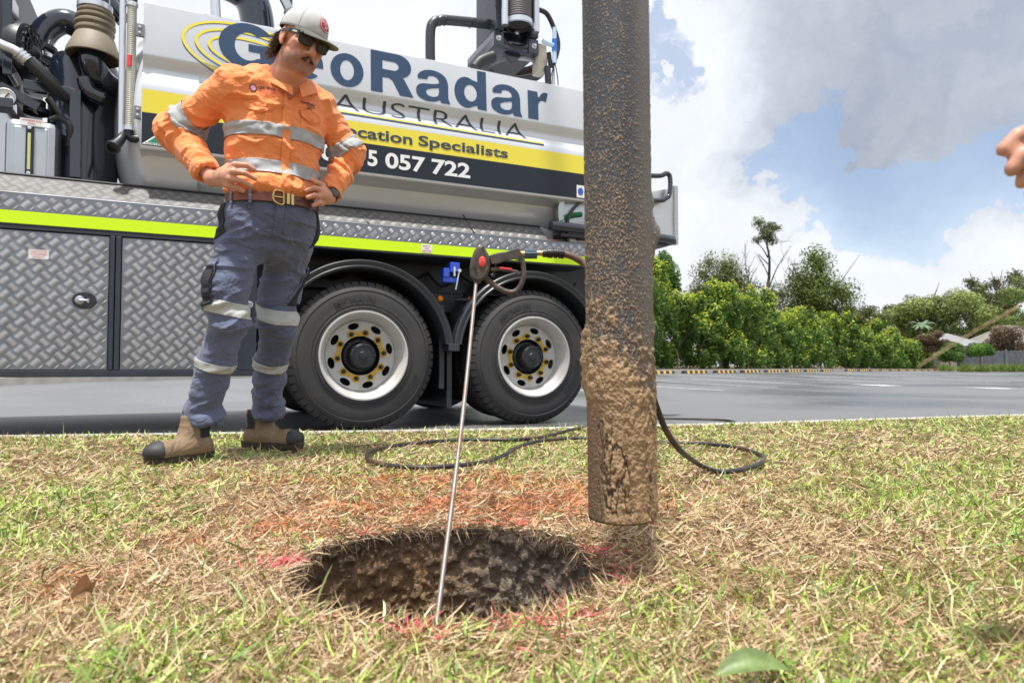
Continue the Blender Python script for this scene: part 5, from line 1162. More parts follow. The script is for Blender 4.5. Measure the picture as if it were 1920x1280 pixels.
def man():
    base = P(455, 845, 3.0); base[2] = GZ
    t_ = thing('person', 'man in an orange hi-vis shirt, cap and dark sunglasses standing with hands on hips', 'person', tuple(base))
    up = np.array([0,0,1.]); yaw = R_(35); f = np.array([math.sin(yaw), -math.cos(yaw), 0]); l = np.array([math.cos(yaw), math.sin(yaw), 0]); TM = np.array([l, f, up])
    J = dict(shR=P(436,160,2.74), shL=P(603,204,2.98), elR=P(329,247,2.84), elL=P(654,293,3.06), wrR=P(397,336,2.67), wrL=P(617,371,2.90),
             nk=P(537,158,2.87), hipR=P(460,428,2.80), hipL=P(551,440,2.95), knR=P(427,590,2.74), knL=P(520,598,3.01), anR=P(380,788,2.80), anL=P(499,774,3.16))
    wc = P(511,388,2.84); wc[2] = 1.115; cc = P(517,235,2.88)
    hc = P(566,81.7,2.755)
    yw, pt, rl = R_(45.0), R_(-22.5), R_(9.0)
    hf = np.array([math.sin(yw)*math.cos(pt), -math.cos(yw)*math.cos(pt), math.sin(pt)]); hl = np.array([math.cos(yw), math.sin(yw), 0]); hu = np.cross(hf, hl)
    hl, hu = hl*math.cos(rl)-hu*math.sin(rl), hu*math.cos(rl)+hl*math.sin(rl); HM = np.array([hf, hl, hu])
    # ---- body
    for m_, sc_, st_ in ((orange, 5.5, .42), (denim, 6, .5)):
        nt_ = m_.node_tree; t1 = nt_.nodes.new('ShaderNodeTexNoise'); t1.inputs['Scale'].default_value = sc_; t1.inputs['Detail'].default_value = 3; t1.inputs['Distortion'].default_value = 1.6
        mp = nt_.nodes.new('ShaderNodeMapping'); mp.inputs['Scale'].default_value = (1, 1, 1.7); tcn = [n for n in nt_.nodes if n.type == 'TEX_COORD'][0]; nt_.links.new(tcn.outputs['Object'], mp.inputs[0]); nt_.links.new(mp.outputs[0], t1.inputs['Vector'])
        ab = nt_.nodes.new('ShaderNodeMath'); ab.operation = 'PINGPONG'; ab.inputs[1].default_value = .12; nt_.links.new(t1.outputs['Fac'], ab.inputs[0])
        b1 = nt_.nodes.new('ShaderNodeBump'); b1.inputs['Strength'].default_value = st_; b1.inputs['Distance'].default_value = .06; nt_.links.new(ab.outputs[0], b1.inputs['Height'])
        old = [n for n in nt_.nodes if n.type == 'BUMP' and n != b1][0]; nt_.links.new(b1.outputs[0], old.inputs['Normal'])
    Fd = Field((-1.50,2.42,.05), (-.62,3.42,1.92), .0042)
    h = head(Fd, hc, HM)
    Fd.cap(h(-.03,0,-.11), J['nk'], .054, .064, .03); Fd.cap(J['nk'], cc+up*.0+f*.01, .085, .12, .05, f, .8)
    Fd.ell(cc+up*.06+f*.03, (.14,.095,.13), TM, .05); Fd.cap(J['shR']+l*.03, J['shL']-l*.03, .045, .045, .04)
    Fd.cap(cc, wc, .12, .11, .04, f, .8); Fd.cap(wc, (J['hipR']+J['hipL'])/2, .12, .12, .04, f, .8)
    for s in 'RL':
        Fd.cap(J['sh'+s], J['el'+s], .042, .036, .02); Fd.cap(J['el'+s], J['wr'+s], .036, .026, .02, None)
        Fd.cap(J['hip'+s], J['kn'+s], .050, .038, .02); Fd.cap(J['kn'+s], J['an'+s], .038, .026, .03)
        Fd.cap(J['an'+s], J['an'+s]-up*.03, .024, .02, .02)
    mR = [P(441,309,2.612), P(437,322,2.603), P(432,335,2.608), P(426,347,2.622)]; pR = [P(461,310,2.628), P(460,325,2.620), P(454,340,2.622), P(443,352,2.632)]; tR = [P(476,318,2.650), P(478,335,2.642), P(470,349,2.642), P(455,358,2.650)]
    hand_(Fd, J['wrR'], mR, pR, tR); Fd.cap(J['wrR'], (mR[1]+mR[2])/2-(mR[1]-J['wrR'])*.25, .026, .026, .015, unit(P(430,325,1)-[0,0,CAMZ]), .62)
    Fd.cap(J['wrR'], P(414,322,2.69), .018, .015, .012); Fd.cap(P(414,322,2.69), P(428,310,2.73), .013, .011, .008)
    mL = [P(604,347,2.850), P(607,358,2.842), P(606,370,2.846), P(603,381,2.855)]; pL = [P(594,342,2.815), P(589,352,2.80), P(590,366,2.80), P(598,380,2.82)]; tL = [P(584,336,2.82), P(574,358,2.79), P(577,370,2.79), P(588,385,2.81)]
    hand_(Fd, J['wrL'], mL, pL, tL); Fd.cap(J['wrL'], (mL[1]+mL[2])/2, .026, .024, .014)
    Fd.cap(J['wrL'], P(612,352,2.91), .017, .014, .012); Fd.cap(P(612,352,2.91), P(600,343,2.93), .012, .011, .008)
    V, F = Fd.mesh(); del Fd
    V = relax(V, F, 1, .4)
    q = (V-hc)@HM.T; fo, la, uu = q[:, 0], q[:, 1], q[:, 2]
    n1 = fbm(V*45, 3, 5)[:, None]; n2 = fbm(V*420, 2, 9)[:, None]
    C_ = np.array([.60,.285,.185])*(.86+.28*n1)
    isH = (uu > -.14) & (np.abs(la) < .1) & (fo > -.13) & (np.linalg.norm(q, axis=1) < .19)
    def mixc(C_, m, c): m = np.clip(m, 0, 1)[:, None]; return C_*(1-m)+np.array(c)*m
    blush = np.exp(-(((fo-.075)/.03)**2+((np.abs(la)-.045)/.02)**2+((uu+.025)/.022)**2)); C_ = mixc(C_, isH*blush*.55, (.52,.16,.11))
    C_ = mixc(C_, isH*np.exp(-(((la)/.014)**2+((uu+.03)/.016)**2))*(fo > .1)*.5, (.55,.2,.13))
    jaw = isH*sst(-.046, -.066, uu+.35*np.clip(.03-fo, 0, .05))*sst(-.13, -.112, uu)*(fo > -.02)
    C_ = mixc(C_, jaw*(.42+.35*n2[:, 0]), (.17,.11,.08))
    C_ = mixc(C_, isH*(np.abs(la) < .023)*(np.abs(uu+.0735) < .008)*(fo > .08)*.9, (.38,.13,.10))
    C_ = mixc(C_, isH*(fo < -.025)*(uu > -.07)*(uu < .09)*(np.abs(la) < .075)*.95, (.06,.035,.022))
    # inked back of the right hand
    tat = np.exp(-(np.linalg.norm(V-P(412,328,2.64), axis=1)/.038)**2)*(np.abs(fbm(V*85, 3, 77)-.5) < .055); C_ = mixc(C_, tat*.8, (.10,.09,.10))
    nk_ = (V-J['nk']); C_ = mixc(C_, (~isH)*(V[:, 2] > 1.35)*.35, (.50,.17,.11))
    body = mk('body', V, F.astype(np.int32), skin, t_, smooth=True, world=True, col=C_)
    # ---- shirt
    Fs = Field((-1.54,2.40,1.04), (-.60,3.28,1.72), .005)
    Fs.ell(cc+up*.03+f*.005, (.205,.138,.20), TM, .05); Fs.ell((cc+wc)/2+up*.03, (.186,.127,.19), TM, .05)
    Fs.ell(wc+up*.04, (.172,.124,.12), TM, .05)
    Fs.cap(J['shR']+l*.03, J['nk']-up*.012-l*.045, .066, .066, .05); Fs.cap(J['shL']-l*.03, J['nk']-up*.022+l*.045, .064, .062, .05)
    Fs.cap(J['nk']-up*.06, cc+up*.05, .085, .13, .05, f, .85)
    for s, r0, r1, r2, r3 in (('R', .068, .066, .062, .044), ('L', .064, .062, .057, .042)):
        a, b, c = J['sh'+s], J['el'+s], J['wr'+s]; c2 = b+(c-b)*.86
        Fs.cap(a, b, r0, r1*.93, .035); Fs.cap(a+(b-a)*.9, b, r1*.9, r1, .03); Fs.cap(b, b+(c2-b)*.5, r2*.97, r2*.86, .03); Fs.cap(b+(c2-b)*.5, c2, r2*.86, r3, .02)
        d = unit(c-b); Fs.cap(c2-d*.03, c2, r3+.003, r3+.001, .004)
        # open cuff
        Fs.cap(c2+d*.045, c2+d*.08, r3+.012, r3+.02, .004, mode=-1); Fs.cap(c2-d*.01, c2+d*.06, r3-.012, r3-.010, .002, mode=-1)
    Fs.half(wc+up*.002, -up)
    # neck opening and V at the chest
    nf = f; Fs.cap(J['nk']-up*.03+f*.01, J['nk']+up*.12+f*.03, .070, .085, .012, mode=-1)
    v0 = J['nk']+f*.08-up*.01; v1 = cc+f*.155+up*.07
    for k in range(9):
        t = k/8; p = v0*(1-t)+v1*t; Fs.ell(p+l*.004, ((1-t)*.048+.008, .052, .028), TM, .004, -1)
    V, F = Fs.mesh(); del Fs
    V = relax(V, F, 1, .5); N_ = vnorm(V, F)
    def segc(V, a, b):
        ab = b-a; t = (V-a)@ab/(ab@ab); rad = np.linalg.norm(V-a-np.clip(t, 0, 1)[:, None]*ab, axis=1); return t, rad
    disp = np.zeros(len(V)); ridge = lambda p, sd, k=3: (1-np.abs(2*fbm(p, 3, sd)-1))**k
    wt = np.ones(len(V))
    for s in 'RL':
        a, b, c = J['sh'+s], J['el'+s], J['wr'+s]; t, rd = segc(V, a, b); u_ = (V-a)@unit(b-a)
        m = sst(.13, .09, rd)*sst(-.1, .3, t)*sst(1.25, 1.0, t); sd = 3 if s == 'R' else 8
        skew = (V@unit(np.cross(b-a, up)))
        disp += m*(ridge(np.stack([u_*16+skew*10, skew*9, V@up*5], 1), sd)-.42)*.023*(.5+.8*sst(.35, .9, t))
        t2, rd2 = segc(V, b, c); u2 = (V-b)@unit(c-b); m2 = sst(.11, .08, rd2)*sst(-.15, .1, t2); skew2 = V@unit(np.cross(c-b, up))
        disp += m2*(ridge(np.stack([u2*22+skew2*13, skew2*10, V@up*6], 1), sd+2)-.42)*.020
        wt *= 1-np.maximum(m, m2)
    lz, zz, fz = (V-cc)@l, V[:, 2], (V-cc)@f
    disp += wt*(ridge(np.stack([lz*9+zz*5, zz*11-lz*4, fz*5], 1), 21)-.42)*.019
    disp += wt*sst(wc[2]+.17, wc[2]+.02, zz)*(ridge(np.stack([lz*22, zz*7, fz*22], 1), 25, 2)-.4)*.018
    disp += wt*(ridge(np.stack([lz*24, zz*30, fz*14], 1), 28, 2)-.5)*.003
    disp += wt*.010*np.exp(-((zz-wc[2]-.05)/.03)**2)     # blouses over the belt
    disp *= sst(wc[2]+.012, wc[2]+.045, zz)
    V = V+N_*disp[:, None]
    shirt = mk('shirt', V, F.astype(np.int32), orange, t_, smooth=True, world=True)
    tree = BVHTree.FromPolygons([tuple(v) for v in V], F.tolist())
    Mi = np.array(WM[t_.name].inverted())
    def band(src, Vs, Fs_, p, n, w, keep, name, m, off=.0042, par=None):
        "strip of the garment between two planes, lifted off it by a hair"
        n = unit(n); d0 = (Vs-p)@n; sel = np.abs(d0) < w/2+.012; sel &= keep(Vs)
        fm = sel[Fs_].all(1); ids, inv = np.unique(Fs_[fm], return_inverse=True)
        if not len(ids): return
        me = bpy.data.meshes.new(name); me.from_pydata([tuple(v) for v in (Vs+vnorm(Vs, Fs_)*off)[ids]@Mi[:3,:3].T+Mi[:3,3]], [], inv.reshape(-1, 4).tolist())
        bm = bmesh.new(); bm.from_mesh(me); pl = Mi[:3,:3]@np.array(p)+Mi[:3,3]
        for s in (-1, 1): bmesh.ops.bisect_plane(bm, geom=bm.verts[:]+bm.edges[:]+bm.faces[:], plane_co=tuple(pl+n*s*w/2), plane_no=tuple(n*s), clear_outer=True)
        # thickness
        ge = bmesh.ops.extrude_face_region(bm, geom=bm.faces[:])
        bm.normal_update()
        for v in [g for g in ge['geom'] if isinstance(g, bmesh.types.BMVert)]: v.co += v.normal*.0015
        bm.to_mesh(me); bm.free(); me.polygons.foreach_set('use_smooth', np.ones(len(me.polygons), bool)); me.update()
        return link(name, me, par or src, m)
    tor = lambda Vs: (np.abs((Vs-cc)@l) < .23) & (segc(Vs, J['shR'], J['elR'])[1] > .085) & (segc(Vs, J['elR'], J['wrR'])[1] > .075) & (segc(Vs, J['shL'], J['elL'])[1] > .080) & (segc(Vs, J['elL'], J['wrL'])[1] > .07)
    band(shirt, V, F, np.array([cc[0],cc[1],1.392]), up+f*.02, .052, tor, 'reflective_band', refl)
    band(shirt, V, F, np.array([cc[0],cc[1],1.243]), up, .054, tor, 'reflective_band', refl)
    for s, tt in (('R', .72), ('L', .80)):
        a, b = J['sh'+s], J['el'+s]
        band(shirt, V, F, a+(b-a)*tt, b-a, .052, lambda Vs: (segc(Vs, a, b)[1] < .095) & (np.linalg.norm(Vs-a-(b-a)*tt, axis=1) < .105), 'reflective_band', refl)
    # things sewn on: projected on the shirt from the front
    def drape(me, o, name, m, lift, par, xs, zs, d=None, tr=None, th=0):
        me = cut(me, zs, xs); n = len(me.vertices); a = np.empty(n*3); me.vertices.foreach_get('co', a); a = a.reshape(-1, 3); d = f if d is None else d; lx = unit(np.cross(up, -d)) if 0 else l
        out_ = np.zeros((n, 3))
        for i in range(n):
            p = o+lx*a[i, 0]+up*a[i, 1]+d*.5; hit = (tr or tree).ray_cast(Vector(p), Vector(-d), 1.0); q = np.array(hit[0]) if hit[0] is not None else p-d*.36
            out_[i] = q+d*lift
        me.vertices.foreach_set('co', (out_@Mi[:3,:3].T+Mi[:3,3]).astype(np.float32).ravel()); me.update(); o_ = link(name, me, par, m)
        if th: s_ = o_.modifiers.new('t', 'SOLIDIFY'); s_.thickness = th; s_.offset = 1
        return o_
    G = lambda a, b, s: list(np.arange(a, b, s))
    zb = wc[2]+.02-cc[2]; zt_ = .09
    drape(outline('p', [[(-.016,zb),(.018,zb),(.018,zt_),(-.012,zt_)]]), cc, 'placket', orange, .0068, shirt, (-.005,.0,.006,.012), G(zb, zt_, .006))
    for z_ in (.075,-.0,-.075,-.145,-.215):
        hit = tree.ray_cast(Vector(cc+l*.002+up*z_+f*.5), Vector(-f), 1.0)
        if hit[0] is not None: MB().lathe([(.0055,.003),(.0055,.0055),(.002,.0048),(.001,.004)], 12, AX(hit[0], Vector(f))).build('button', mat('orange_button', (.75,.17,.04), .3), shirt, smooth=True, world=True)
    for x0 in (-.150, .058):
        pk = [(x0,.035),(x0+.045,.045),(x0+.10,.03),(x0+.098,.012),(x0+.05,-.012),(x0+.004,.010)]
        pc = [(x0+.004,.03),(x0+.096,.03),(x0+.096,-.095),(x0+.08,-.108),(x0+.02,-.108),(x0+.004,-.095)]
        pk_ = drape(outline('p', [pc]), cc, 'pocket', orange, .0022, shirt, G(x0, x0+.1, .006), G(-.11, .04, .006))
        drape(outline('p', [pk]), cc, 'pocket_flap', orange, .0065, shirt, G(x0, x0+.1, .006), G(-.02, .05, .006), th=.003)
        hit = tree.ray_cast(Vector(cc+l*(x0+.05)+f*.5-up*.0), Vector(-f), 1.0)
        if hit[0] is not None: MB().lathe([(.005,.010),(.005,.0125),(.001,.012)], 10, AX(hit[0], Vector(f))).build('button', MATS['orange_button'], shirt, smooth=True, world=True)
    ink = mat('dark_stitching', (.03,.02,.04), .7); rst = mat('red_stitching', (.5,.03,.06), .7)
    def wtx(s, x0, x1, z0, z1, m): drape(fit(text_mesh(s, .02), x0, x1, z0, z1), cc, 'embroidery', m, .0035, shirt, (), ())
    wtx('CERTIFIED', -.105, -.045, .088, .099, ink); wtx('LOCATOR', -.105, -.043, .074, .086, rst); wtx('GeoRadar', .062, .128, .066, .078, ink); wtx('AUSTRALIA', .085, .128, .058, .064, ink); wtx('MATT', .088, .112, .046, .055, ink)
    drape(outline('b', [arc(-.125,.088,.0135,.0155,0,350,20)]), cc, 'badge', ink, .003, shirt, (), ()); drape(outline('b', [arc(-.125,.088,.010,.012,0,350,20)]), cc, 'badge_centre', mat('pink_stitching', (.6,.25,.4), .7), shirt and .0042, shirt, (), ())
    # collar: two leaves that stand up behind the neck and fold down in front
    for s in (-1, 1):
        rows = []
        ts = np.linspace(0, 1, 15)
        for t in ts:
            a = math.pi*(1-t)*.98+.02          # pi at the nape .. 0 at the front
            c0 = J['nk']+up*.008+f*.012
            rr = .073+.012*math.sin(math.pi*t)
            p = c0 + l*s*math.sin(a*.86)*rr*1.03 + f*math.cos(a*.86)*rr*1.05 + up*(.035-.085*t**2.2)
            if t > .6: p = p*(1-(t-.6)/.4*.5)+(c0+l*s*.028+f*.112-up*.055)*((t-.6)/.4*.5)
            o = unit(l*s*math.sin(a*.86)+f*math.cos(a*.86)*1.05); wdt = .040+.022*t
            rows.append([p-o*.004-up*.02, p, p+o*.010+up*.003, p+o*(.020+.012*t)-up*wdt*.45, p+o*(.028+.016*t)-up*wdt*(1.0)])
        Vc = np.array(rows).reshape(-1, 3); k = 5
        o_ = mk('collar', Vc, [(i*k+j, i*k+j+1, (i+1)*k+j+1, (i+1)*k+j) if s > 0 else (i*k+j, (i+1)*k+j, (i+1)*k+j+1, i*k+j+1) for i in range(14) for j in range(k-1)], orange, shirt, smooth=True, world=True)
        m_ = o_.modifiers.new('t', 'SOLIDIFY'); m_.thickness = .003; m_ = o_.modifiers.new('s', 'SUBSURF'); m_.levels = m_.render_levels = 2
    # chain at the neck
    MB().tube([Vector(J['nk']-l*.066*math.sin(a)+f*(.01+.07*math.cos(a))+up*(.018-.03*max(0, math.cos(a)))) for a in np.linspace(1.9, .3, 12)], .0014, 6).build('neck_chain', zinc if 'zinc' in MATS else mat('zinc', (.66,.68,.72), .35, 1.0), body, smooth=True, world=True)
    # ---- trousers
    Ft = Field((-1.42,2.45,.05), (-.68,3.46,1.16), .005)
    hm = (J['hipR']+J['hipL'])/2
    Ft.ell(wc-up*.03, (.175,.122,.10), TM, .04); Ft.ell(hm+up*.03-f*.005, (.186,.134,.14), TM, .05); Ft.ell(hm+up*.09, (.175,.122,.10), TM, .04)
    Ft.cap(J['hipR']-up*.055+l*.03, J['hipL']-up*.05-l*.03, .085, .085, .04)
    for s, k_ in (('R', 1), ('L', 1)):
        a, b, c = J['hip'+s], J['kn'+s], J['an'+s]
        Ft.cap(a+up*.02, b+up*.12, .096, .077, .04); Ft.cap(b+up*.12, b-up*.02, .077, .072, .03); Ft.cap(b-up*.02, b+(c-b)*.45-f*.012, .072, .068, .03); Ft.cap(b+(c-b)*.45-f*.012, c-up*.005, .068, .066, .02)
        dd = unit(c-b); Ft.half_ = None
        Ft.cap(c+dd*.072, c+dd*.12, .10, .12, .002, mode=-1); Ft.cap(c-dd*.03, c+dd*.06, .058, .060, .004, mode=-1)
    Ft.half(wc+up*.018, up)
    V, F = Ft.mesh(); del Ft
    V = relax(V, F, 1, .5); N_ = vnorm(V, F); lz, zz, fz = (V-hm)@l, V[:, 2], (V-hm)@f; disp = np.zeros(len(V))
    for s, sd in (('R', 40), ('L', 46)):
        a, b, c = J['hip'+s], J['kn'+s], J['an'+s]
        for (p, q_, amp, fr) in ((a, b, .019, 13), (b, c, .026, 15)):
            t, rd = segc(V, p, q_); u_ = (V-p)@unit(q_-p); m = sst(.135, .10, rd)*sst(-.12, .1, t)*sst(1.25, 1.0, t); sk = V@l
            e = .45+.9*(np.exp(-((t-(1 if p is a else 0))/.22)**2)+np.exp(-((t-(0 if p is a else 1))/.25)**2))
            disp += m*(ridge(np.stack([u_*fr+sk*7, sk*5, fz*4], 1), sd)-.42)*amp*e; sd += 2
    disp += (ridge(np.stack([lz*7+zz*3, zz*16, fz*5], 1), 60)-.42)*.015*sst(.75, .85, zz)*sst(1.1, 1.0, zz)+(fbm(V*60, 2, 62)-.5)*.002
    V = V+N_*disp[:, None]
    C2 = np.tile(np.array([[.095,.118,.205]]), (len(V), 1))
    tr = mk('trousers', V, F.astype(np.int32), denim, t_, smooth=True, world=True)
    near = lambda c, r: (lambda Vs: np.linalg.norm(Vs-c, axis=1) < r)
    for s, (v1, v2), (w1, w2) in (('R', (578, 690), (.054, .034)), ('L', (583, 690), (.052, .036))):
        a, b, c = J['hip'+s], J['kn'+s], J['an'+s]
        p1 = P((430 if s == 'R' else 522), v1, (2.74 if s == 'R' else 3.03)); p2 = b+(c-b)*((v2-b_v[s])/(a_v[s]-b_v[s])) if 0 else b+(c-b)*.47
        band(tr, V, F, p1, (b-a)*.6+(c-b)*.6, w1, near(p1, .14), 'reflective_band', mat('pale_reflective', (.44,.45,.43), .55, var=.15, vscale=20, bump=.15, bscale=40, bdist=.002), .0022)
        band(tr, V, F, p2, c-b, w2, near(p2, .14), 'reflective_band', MATS['pale_reflective'], .0022)
        c_ = c+unit(c-b)*.045; band(tr, V, F, c+unit(c-b)*.035, c-b, .022, near(c, .14), 'hem', denim, .0015)
    tree_t = BVHTree.FromPolygons([tuple(v) for v in V], F.tolist())
    def side(name, poly, o, d, m, lift, th=.003):
        "patch seen from direction d, laid on the trousers"
        d = unit(d); ax = unit(np.cross(up, d)); me = outline('p', [poly]); xs_ = [q_[0] for q_ in poly]; zs_ = [q_[1] for q_ in poly]
        me = cut(me, G(min(zs_), max(zs_), .015), G(min(xs_), max(xs_), .015)); n = len(me.vertices); a = np.empty(n*3); me.vertices.foreach_get('co', a); a = a.reshape(-1, 3); out_ = np.zeros((n, 3))
        for i in range(n):
            p = o+ax*a[i, 0]+up*a[i, 1]+d*.4; hit = tree_t.ray_cast(Vector(p), Vector(-d), .6); out_[i] = (np.array(hit[0]) if hit[0] is not None else p-d*.35)+d*lift
        me.vertices.foreach_set('co', (out_@Mi[:3,:3].T+Mi[:3,3]).astype(np.float32).ravel()); o_ = link(name, me, tr, m); s_ = o_.modifiers.new('t', 'SOLIDIFY'); s_.thickness = th; s_.offset = 1; return o_
    side('side_panel', [(-.03,-.02),(.03,-.02),(.045,-.14),(-.0,-.17)], wc-l*.19-f*.02, -l*.95+f*.30, drk, .002)
    side('side_panel', [(-.03,-.02),(.03,-.02),(.045,-.14),(-.0,-.17)], wc+l*.18+f*.02, l*.85+f*.3, drk, .002)
    cR = J['hipR']*.30+J['knR']*.70
    side('cargo_pocket', [(-.05,.11),(.05,.11),(.05,-.05),(-.05,-.05)], cR-l*.06, -l+f*.12, denim, .008, .004)
    side('knife_pouch', [(-.005,.08),(.045,.08),(.05,-.07),(.0,-.085)], cR-l*.06, -l+f*.25, drk, .013, .006)
    cL = J['hipL']*.35+J['knL']*.65
    side('cargo_pocket', [(-.05,.10),(.05,.10),(.05,-.06),(-.05,-.06)], cL+l*.06, l+f*.15, denim, .008, .004)
    side('pouch_edge', [(-.045,.09),(-.03,.09),(-.03,-.07),(-.045,-.07)], cL+l*.06, l+f*.2, drk, .013, .004)
    fly = [(-.022,-.02),(.012,-.02),(.012,-.12),(.0,-.15),(-.014,-.155),(-.022,-.14)]
    side('fly', fly, wc, f, denim, .003, .002)
    # belt
    Vb = []; nb = 96
    for i in range(nb):
        a = 2*math.pi*i/nb; o = l*math.cos(a)*.182+f*math.sin(a)*.132
        e_ = unit(o)
        for (dr, dz) in ((-.004,-.019),(.003,-.018),(.004,.018),(-.003,.019)): Vb.append(wc+o+e_*dr+up*dz)
    mk('belt', Vb, [(i*4+k, ((i+1) % nb)*4+k, ((i+1) % nb)*4+(k+1) % 4, i*4+(k+1) % 4) for i in range(nb) for k in range(4)], mat('brown_leather', (.16,.045,.022), .4, var=.35, vscale=14, bump=.3, bscale=80, bdist=.002), t_, smooth=False, world=True, bevel=.001)
    bel = t_.children[-1]; bp = lambda a, r=1.0, dz=0: wc+l*math.cos(a)*.185*r+f*math.sin(a)*.135*r+up*dz
    brass = mat('brass', (.62,.45,.18), .3, 1.0, var=.2, vscale=60)
    a0 = R_(92); m = MB(); fr = [bp(a0+da, 1.03, dz) for da, dz in ((.13,-.018),(.16,0),(.13,.024),(.03,.027),(-.05,.025),(-.06,0),(-.05,-.025),(.03,-.027),(.13,-.018),(.16,0))]
    m.tube([Vector(p) for p in fr], .0042, 8, smooth=3); m.build('buckle', brass, bel, smooth=True, world=True)
    MB().tube([Vector(bp(a0+.14,1.05)), Vector(bp(a0-.05,1.05))], .0032, 8).build('buckle_tongue', brass, bel, smooth=True, world=True)
    for da in (-.16, -.255):
        m = MB(); q = [bp(a0+da+s_*.035, 1.035, dz) for s_ in (-1, 1) for dz in (-.023, .023)]; q2 = [bp(a0+da+s_*.035, 1.00, dz) for s_ in (-1, 1) for dz in (-.023, .023)]
        m.add([tuple(v) for v in q+q2], [(0,2,3,1),(4,5,7,6),(0,1,5,4),(2,6,7,3),(0,4,6,2),(1,3,7,5)]); m.build('belt_keeper', brass, bel, world=True, bevel=.002)
    for k in range(5):
        MB().lathe([(.0022,0),(.0022,.0015),(.0005,.0016)], 8, AX(bp(a0-.36-.05*k,1.018), Vector(f))).build('belt_hole', drk, bel, world=True)
    for a in (R_(128), R_(48), R_(158), R_(20)):
        m = MB(); q = [bp(a+s_*.035, r_, dz) for r_ in (1.035, 1.01) for s_ in (-1, 1) for dz in (-.030, .026)]
        m.add([tuple(v) for v in q], [(0,2,3,1),(4,5,7,6),(0,1,5,4),(2,6,7,3),(0,4,6,2),(1,3,7,5)]); m.build('belt_loop', denim, tr, world=True, bevel=.002)
    MB().tube([Vector(bp(R_(128),1.05,-.03)+l*.012*math.cos(a)+up*(-.012+.012*math.sin(a))) for a in np.linspace(0, 6.28, 12)], .002, 6).build('d_ring', drk, tr, smooth=True, world=True)
    # ---- boots
    lea = mat('sand_leather', (.27,.185,.11), .7, var=.3, vscale=16, bump=.4, bscale=50, bdist=.003); solem = mat('boot_sole', (.055,.038,.03), .7, var=.3, vscale=30); capm = mat('toe_rubber', (.045,.046,.048), .6, var=.5, vscale=30, bump=.2, bscale=60, bdist=.002)
    for s, hb_, d_, LS in (('R', P(401,842,2.85), (-.55,-.83), .90), ('L', P(455,818,3.20), (.965,-.26), 1.0)):
        d = unit([d_[0], d_[1], 0]); a = np.array(hb_)+d*.03; a[2] = .068; sd = np.cross(up, d); BM = np.array([d, sd, up])
        W = lambda t, x, z: a+d*t*LS+sd*x+up*z
        Lf = .285; Fb = Field(np.minimum(a, a+d*Lf)-.09, np.maximum(a, a+d*Lf)+np.array([.09,.09,.22]), .004)
        Fb.cap(W(.025,0,.045), W(.10,0,.05), .040, .042, .03); Fb.cap(W(.10,0,.05), W(.21,.004,.035), .044, .046, .03); Fb.ell(W(.225,.004,.042), (.060,.052,.042), BM, .02)
        Fb.cap(W(.045,0,.06), W(.055,0,.16), .043, .050, .035); Fb.cap(W(.10,0,.07), W(.065,0,.15), .038, .048, .03)
        Fb.half(W(0,0,.022), -up); Fb.half(W(0,0,.175), up)
        V, F = Fb.mesh(); V = relax(V, F, 2, .5); tt = (V-a)@d/LS; zz = V[:, 2]-a[2]; lat = (V-a)@sd; N_ = vnorm(V, F)
        toe = tt+.10*(zz-.03)*1.2 > .236
        V = V+N_*(np.where(toe, .002, 0)+(ridge(np.stack([tt*30+zz*20, zz*25, lat*12], 1), 90)-.45)*.004*(~toe)*sst(.03, .06, zz))[:, None]
        el_ = (np.abs(tt-.045-(zz-.1)*.1) < .028-.0*(zz))&(zz > .085)&(np.abs(lat) > .02)
        fc = toe[F].sum(1) >= 2; fe = el_[F].sum(1) >= 3
        bt = mk('boot', V, F.astype(np.int32), [lea, capm, drk], t_, smooth=True, world=True, mi=np.where(fc, 1, np.where(fe, 2, 0)))
        if s == 'L': bt['label'] = 'left boot pointing to the right'
        # sole outline
        out_ = []
        for k in range(40):
            q = 2*math.pi*k/40; c, s2 = math.cos(q), math.sin(q); x = .1275+.158*c; wd = .050 if c > 0 else .043; wd *= 1-.10*math.exp(-((x-.1)/.04)**2); out_.append((x, np.sign(s2)*abs(s2)**.75*wd))
        m = MB(); n = 40
        for z_, k in ((0, .985), (.004, 1.0), (.024, 1.02), (.028, 1.0)): m.V += [tuple(W(.1275+(x-.1275)*k, y*k, z_)) for x, y in out_]
        m.F = [(i*n+j, i*n+(j+1) % n, (i+1)*n+(j+1) % n, (i+1)*n+j) for i in range(3) for j in range(n)]+[tuple(range(n))[::-1], tuple(range(3*n, 4*n))]
        m.build('sole', solem, bt, world=True, bevel=.001)
        m = MB()
        for k in range(60):
            q = 2*math.pi*k/60; c, s2 = math.cos(q), math.sin(q); x = .1275+.161*c; wd = (.0515 if c > 0 else .0445)*(1-.10*math.exp(-((x-.1)/.04)**2)); y = np.sign(s2)*abs(s2)**.75*wd; p = W(x, y, .0285); m.box(-.003,.003,-.0012,.0012,0,.0015, Matrix.Translation(p) @ Matrix.Rotation(q, 4, 'Z'))
        m.build('welt_stitch', lea, bt, world=True)['kind'] = 'stuff'
    # ---- head gear
    Hm = Matrix(((hf[0],hl[0],hu[0],hc[0]),(hf[1],hl[1],hu[1],hc[1]),(hf[2],hl[2],hu[2],hc[2]),(0,0,0,1)))
    Hm0 = Hm; Hm = Hm0 @ Matrix.Translation((0,0,.005)) @ Matrix.Rotation(R_(13), 4, 'Z')
    capw = mat('cap_cotton', (.50,.51,.50), .85, var=.12, vscale=30, bump=.2, bscale=500, bdist=.001); capg = mat('cap_brim', (.20,.29,.26), .8, bump=.2, bscale=500, bdist=.001); cr_m = mat('brim_underside', (.10,.10,.085), .85)
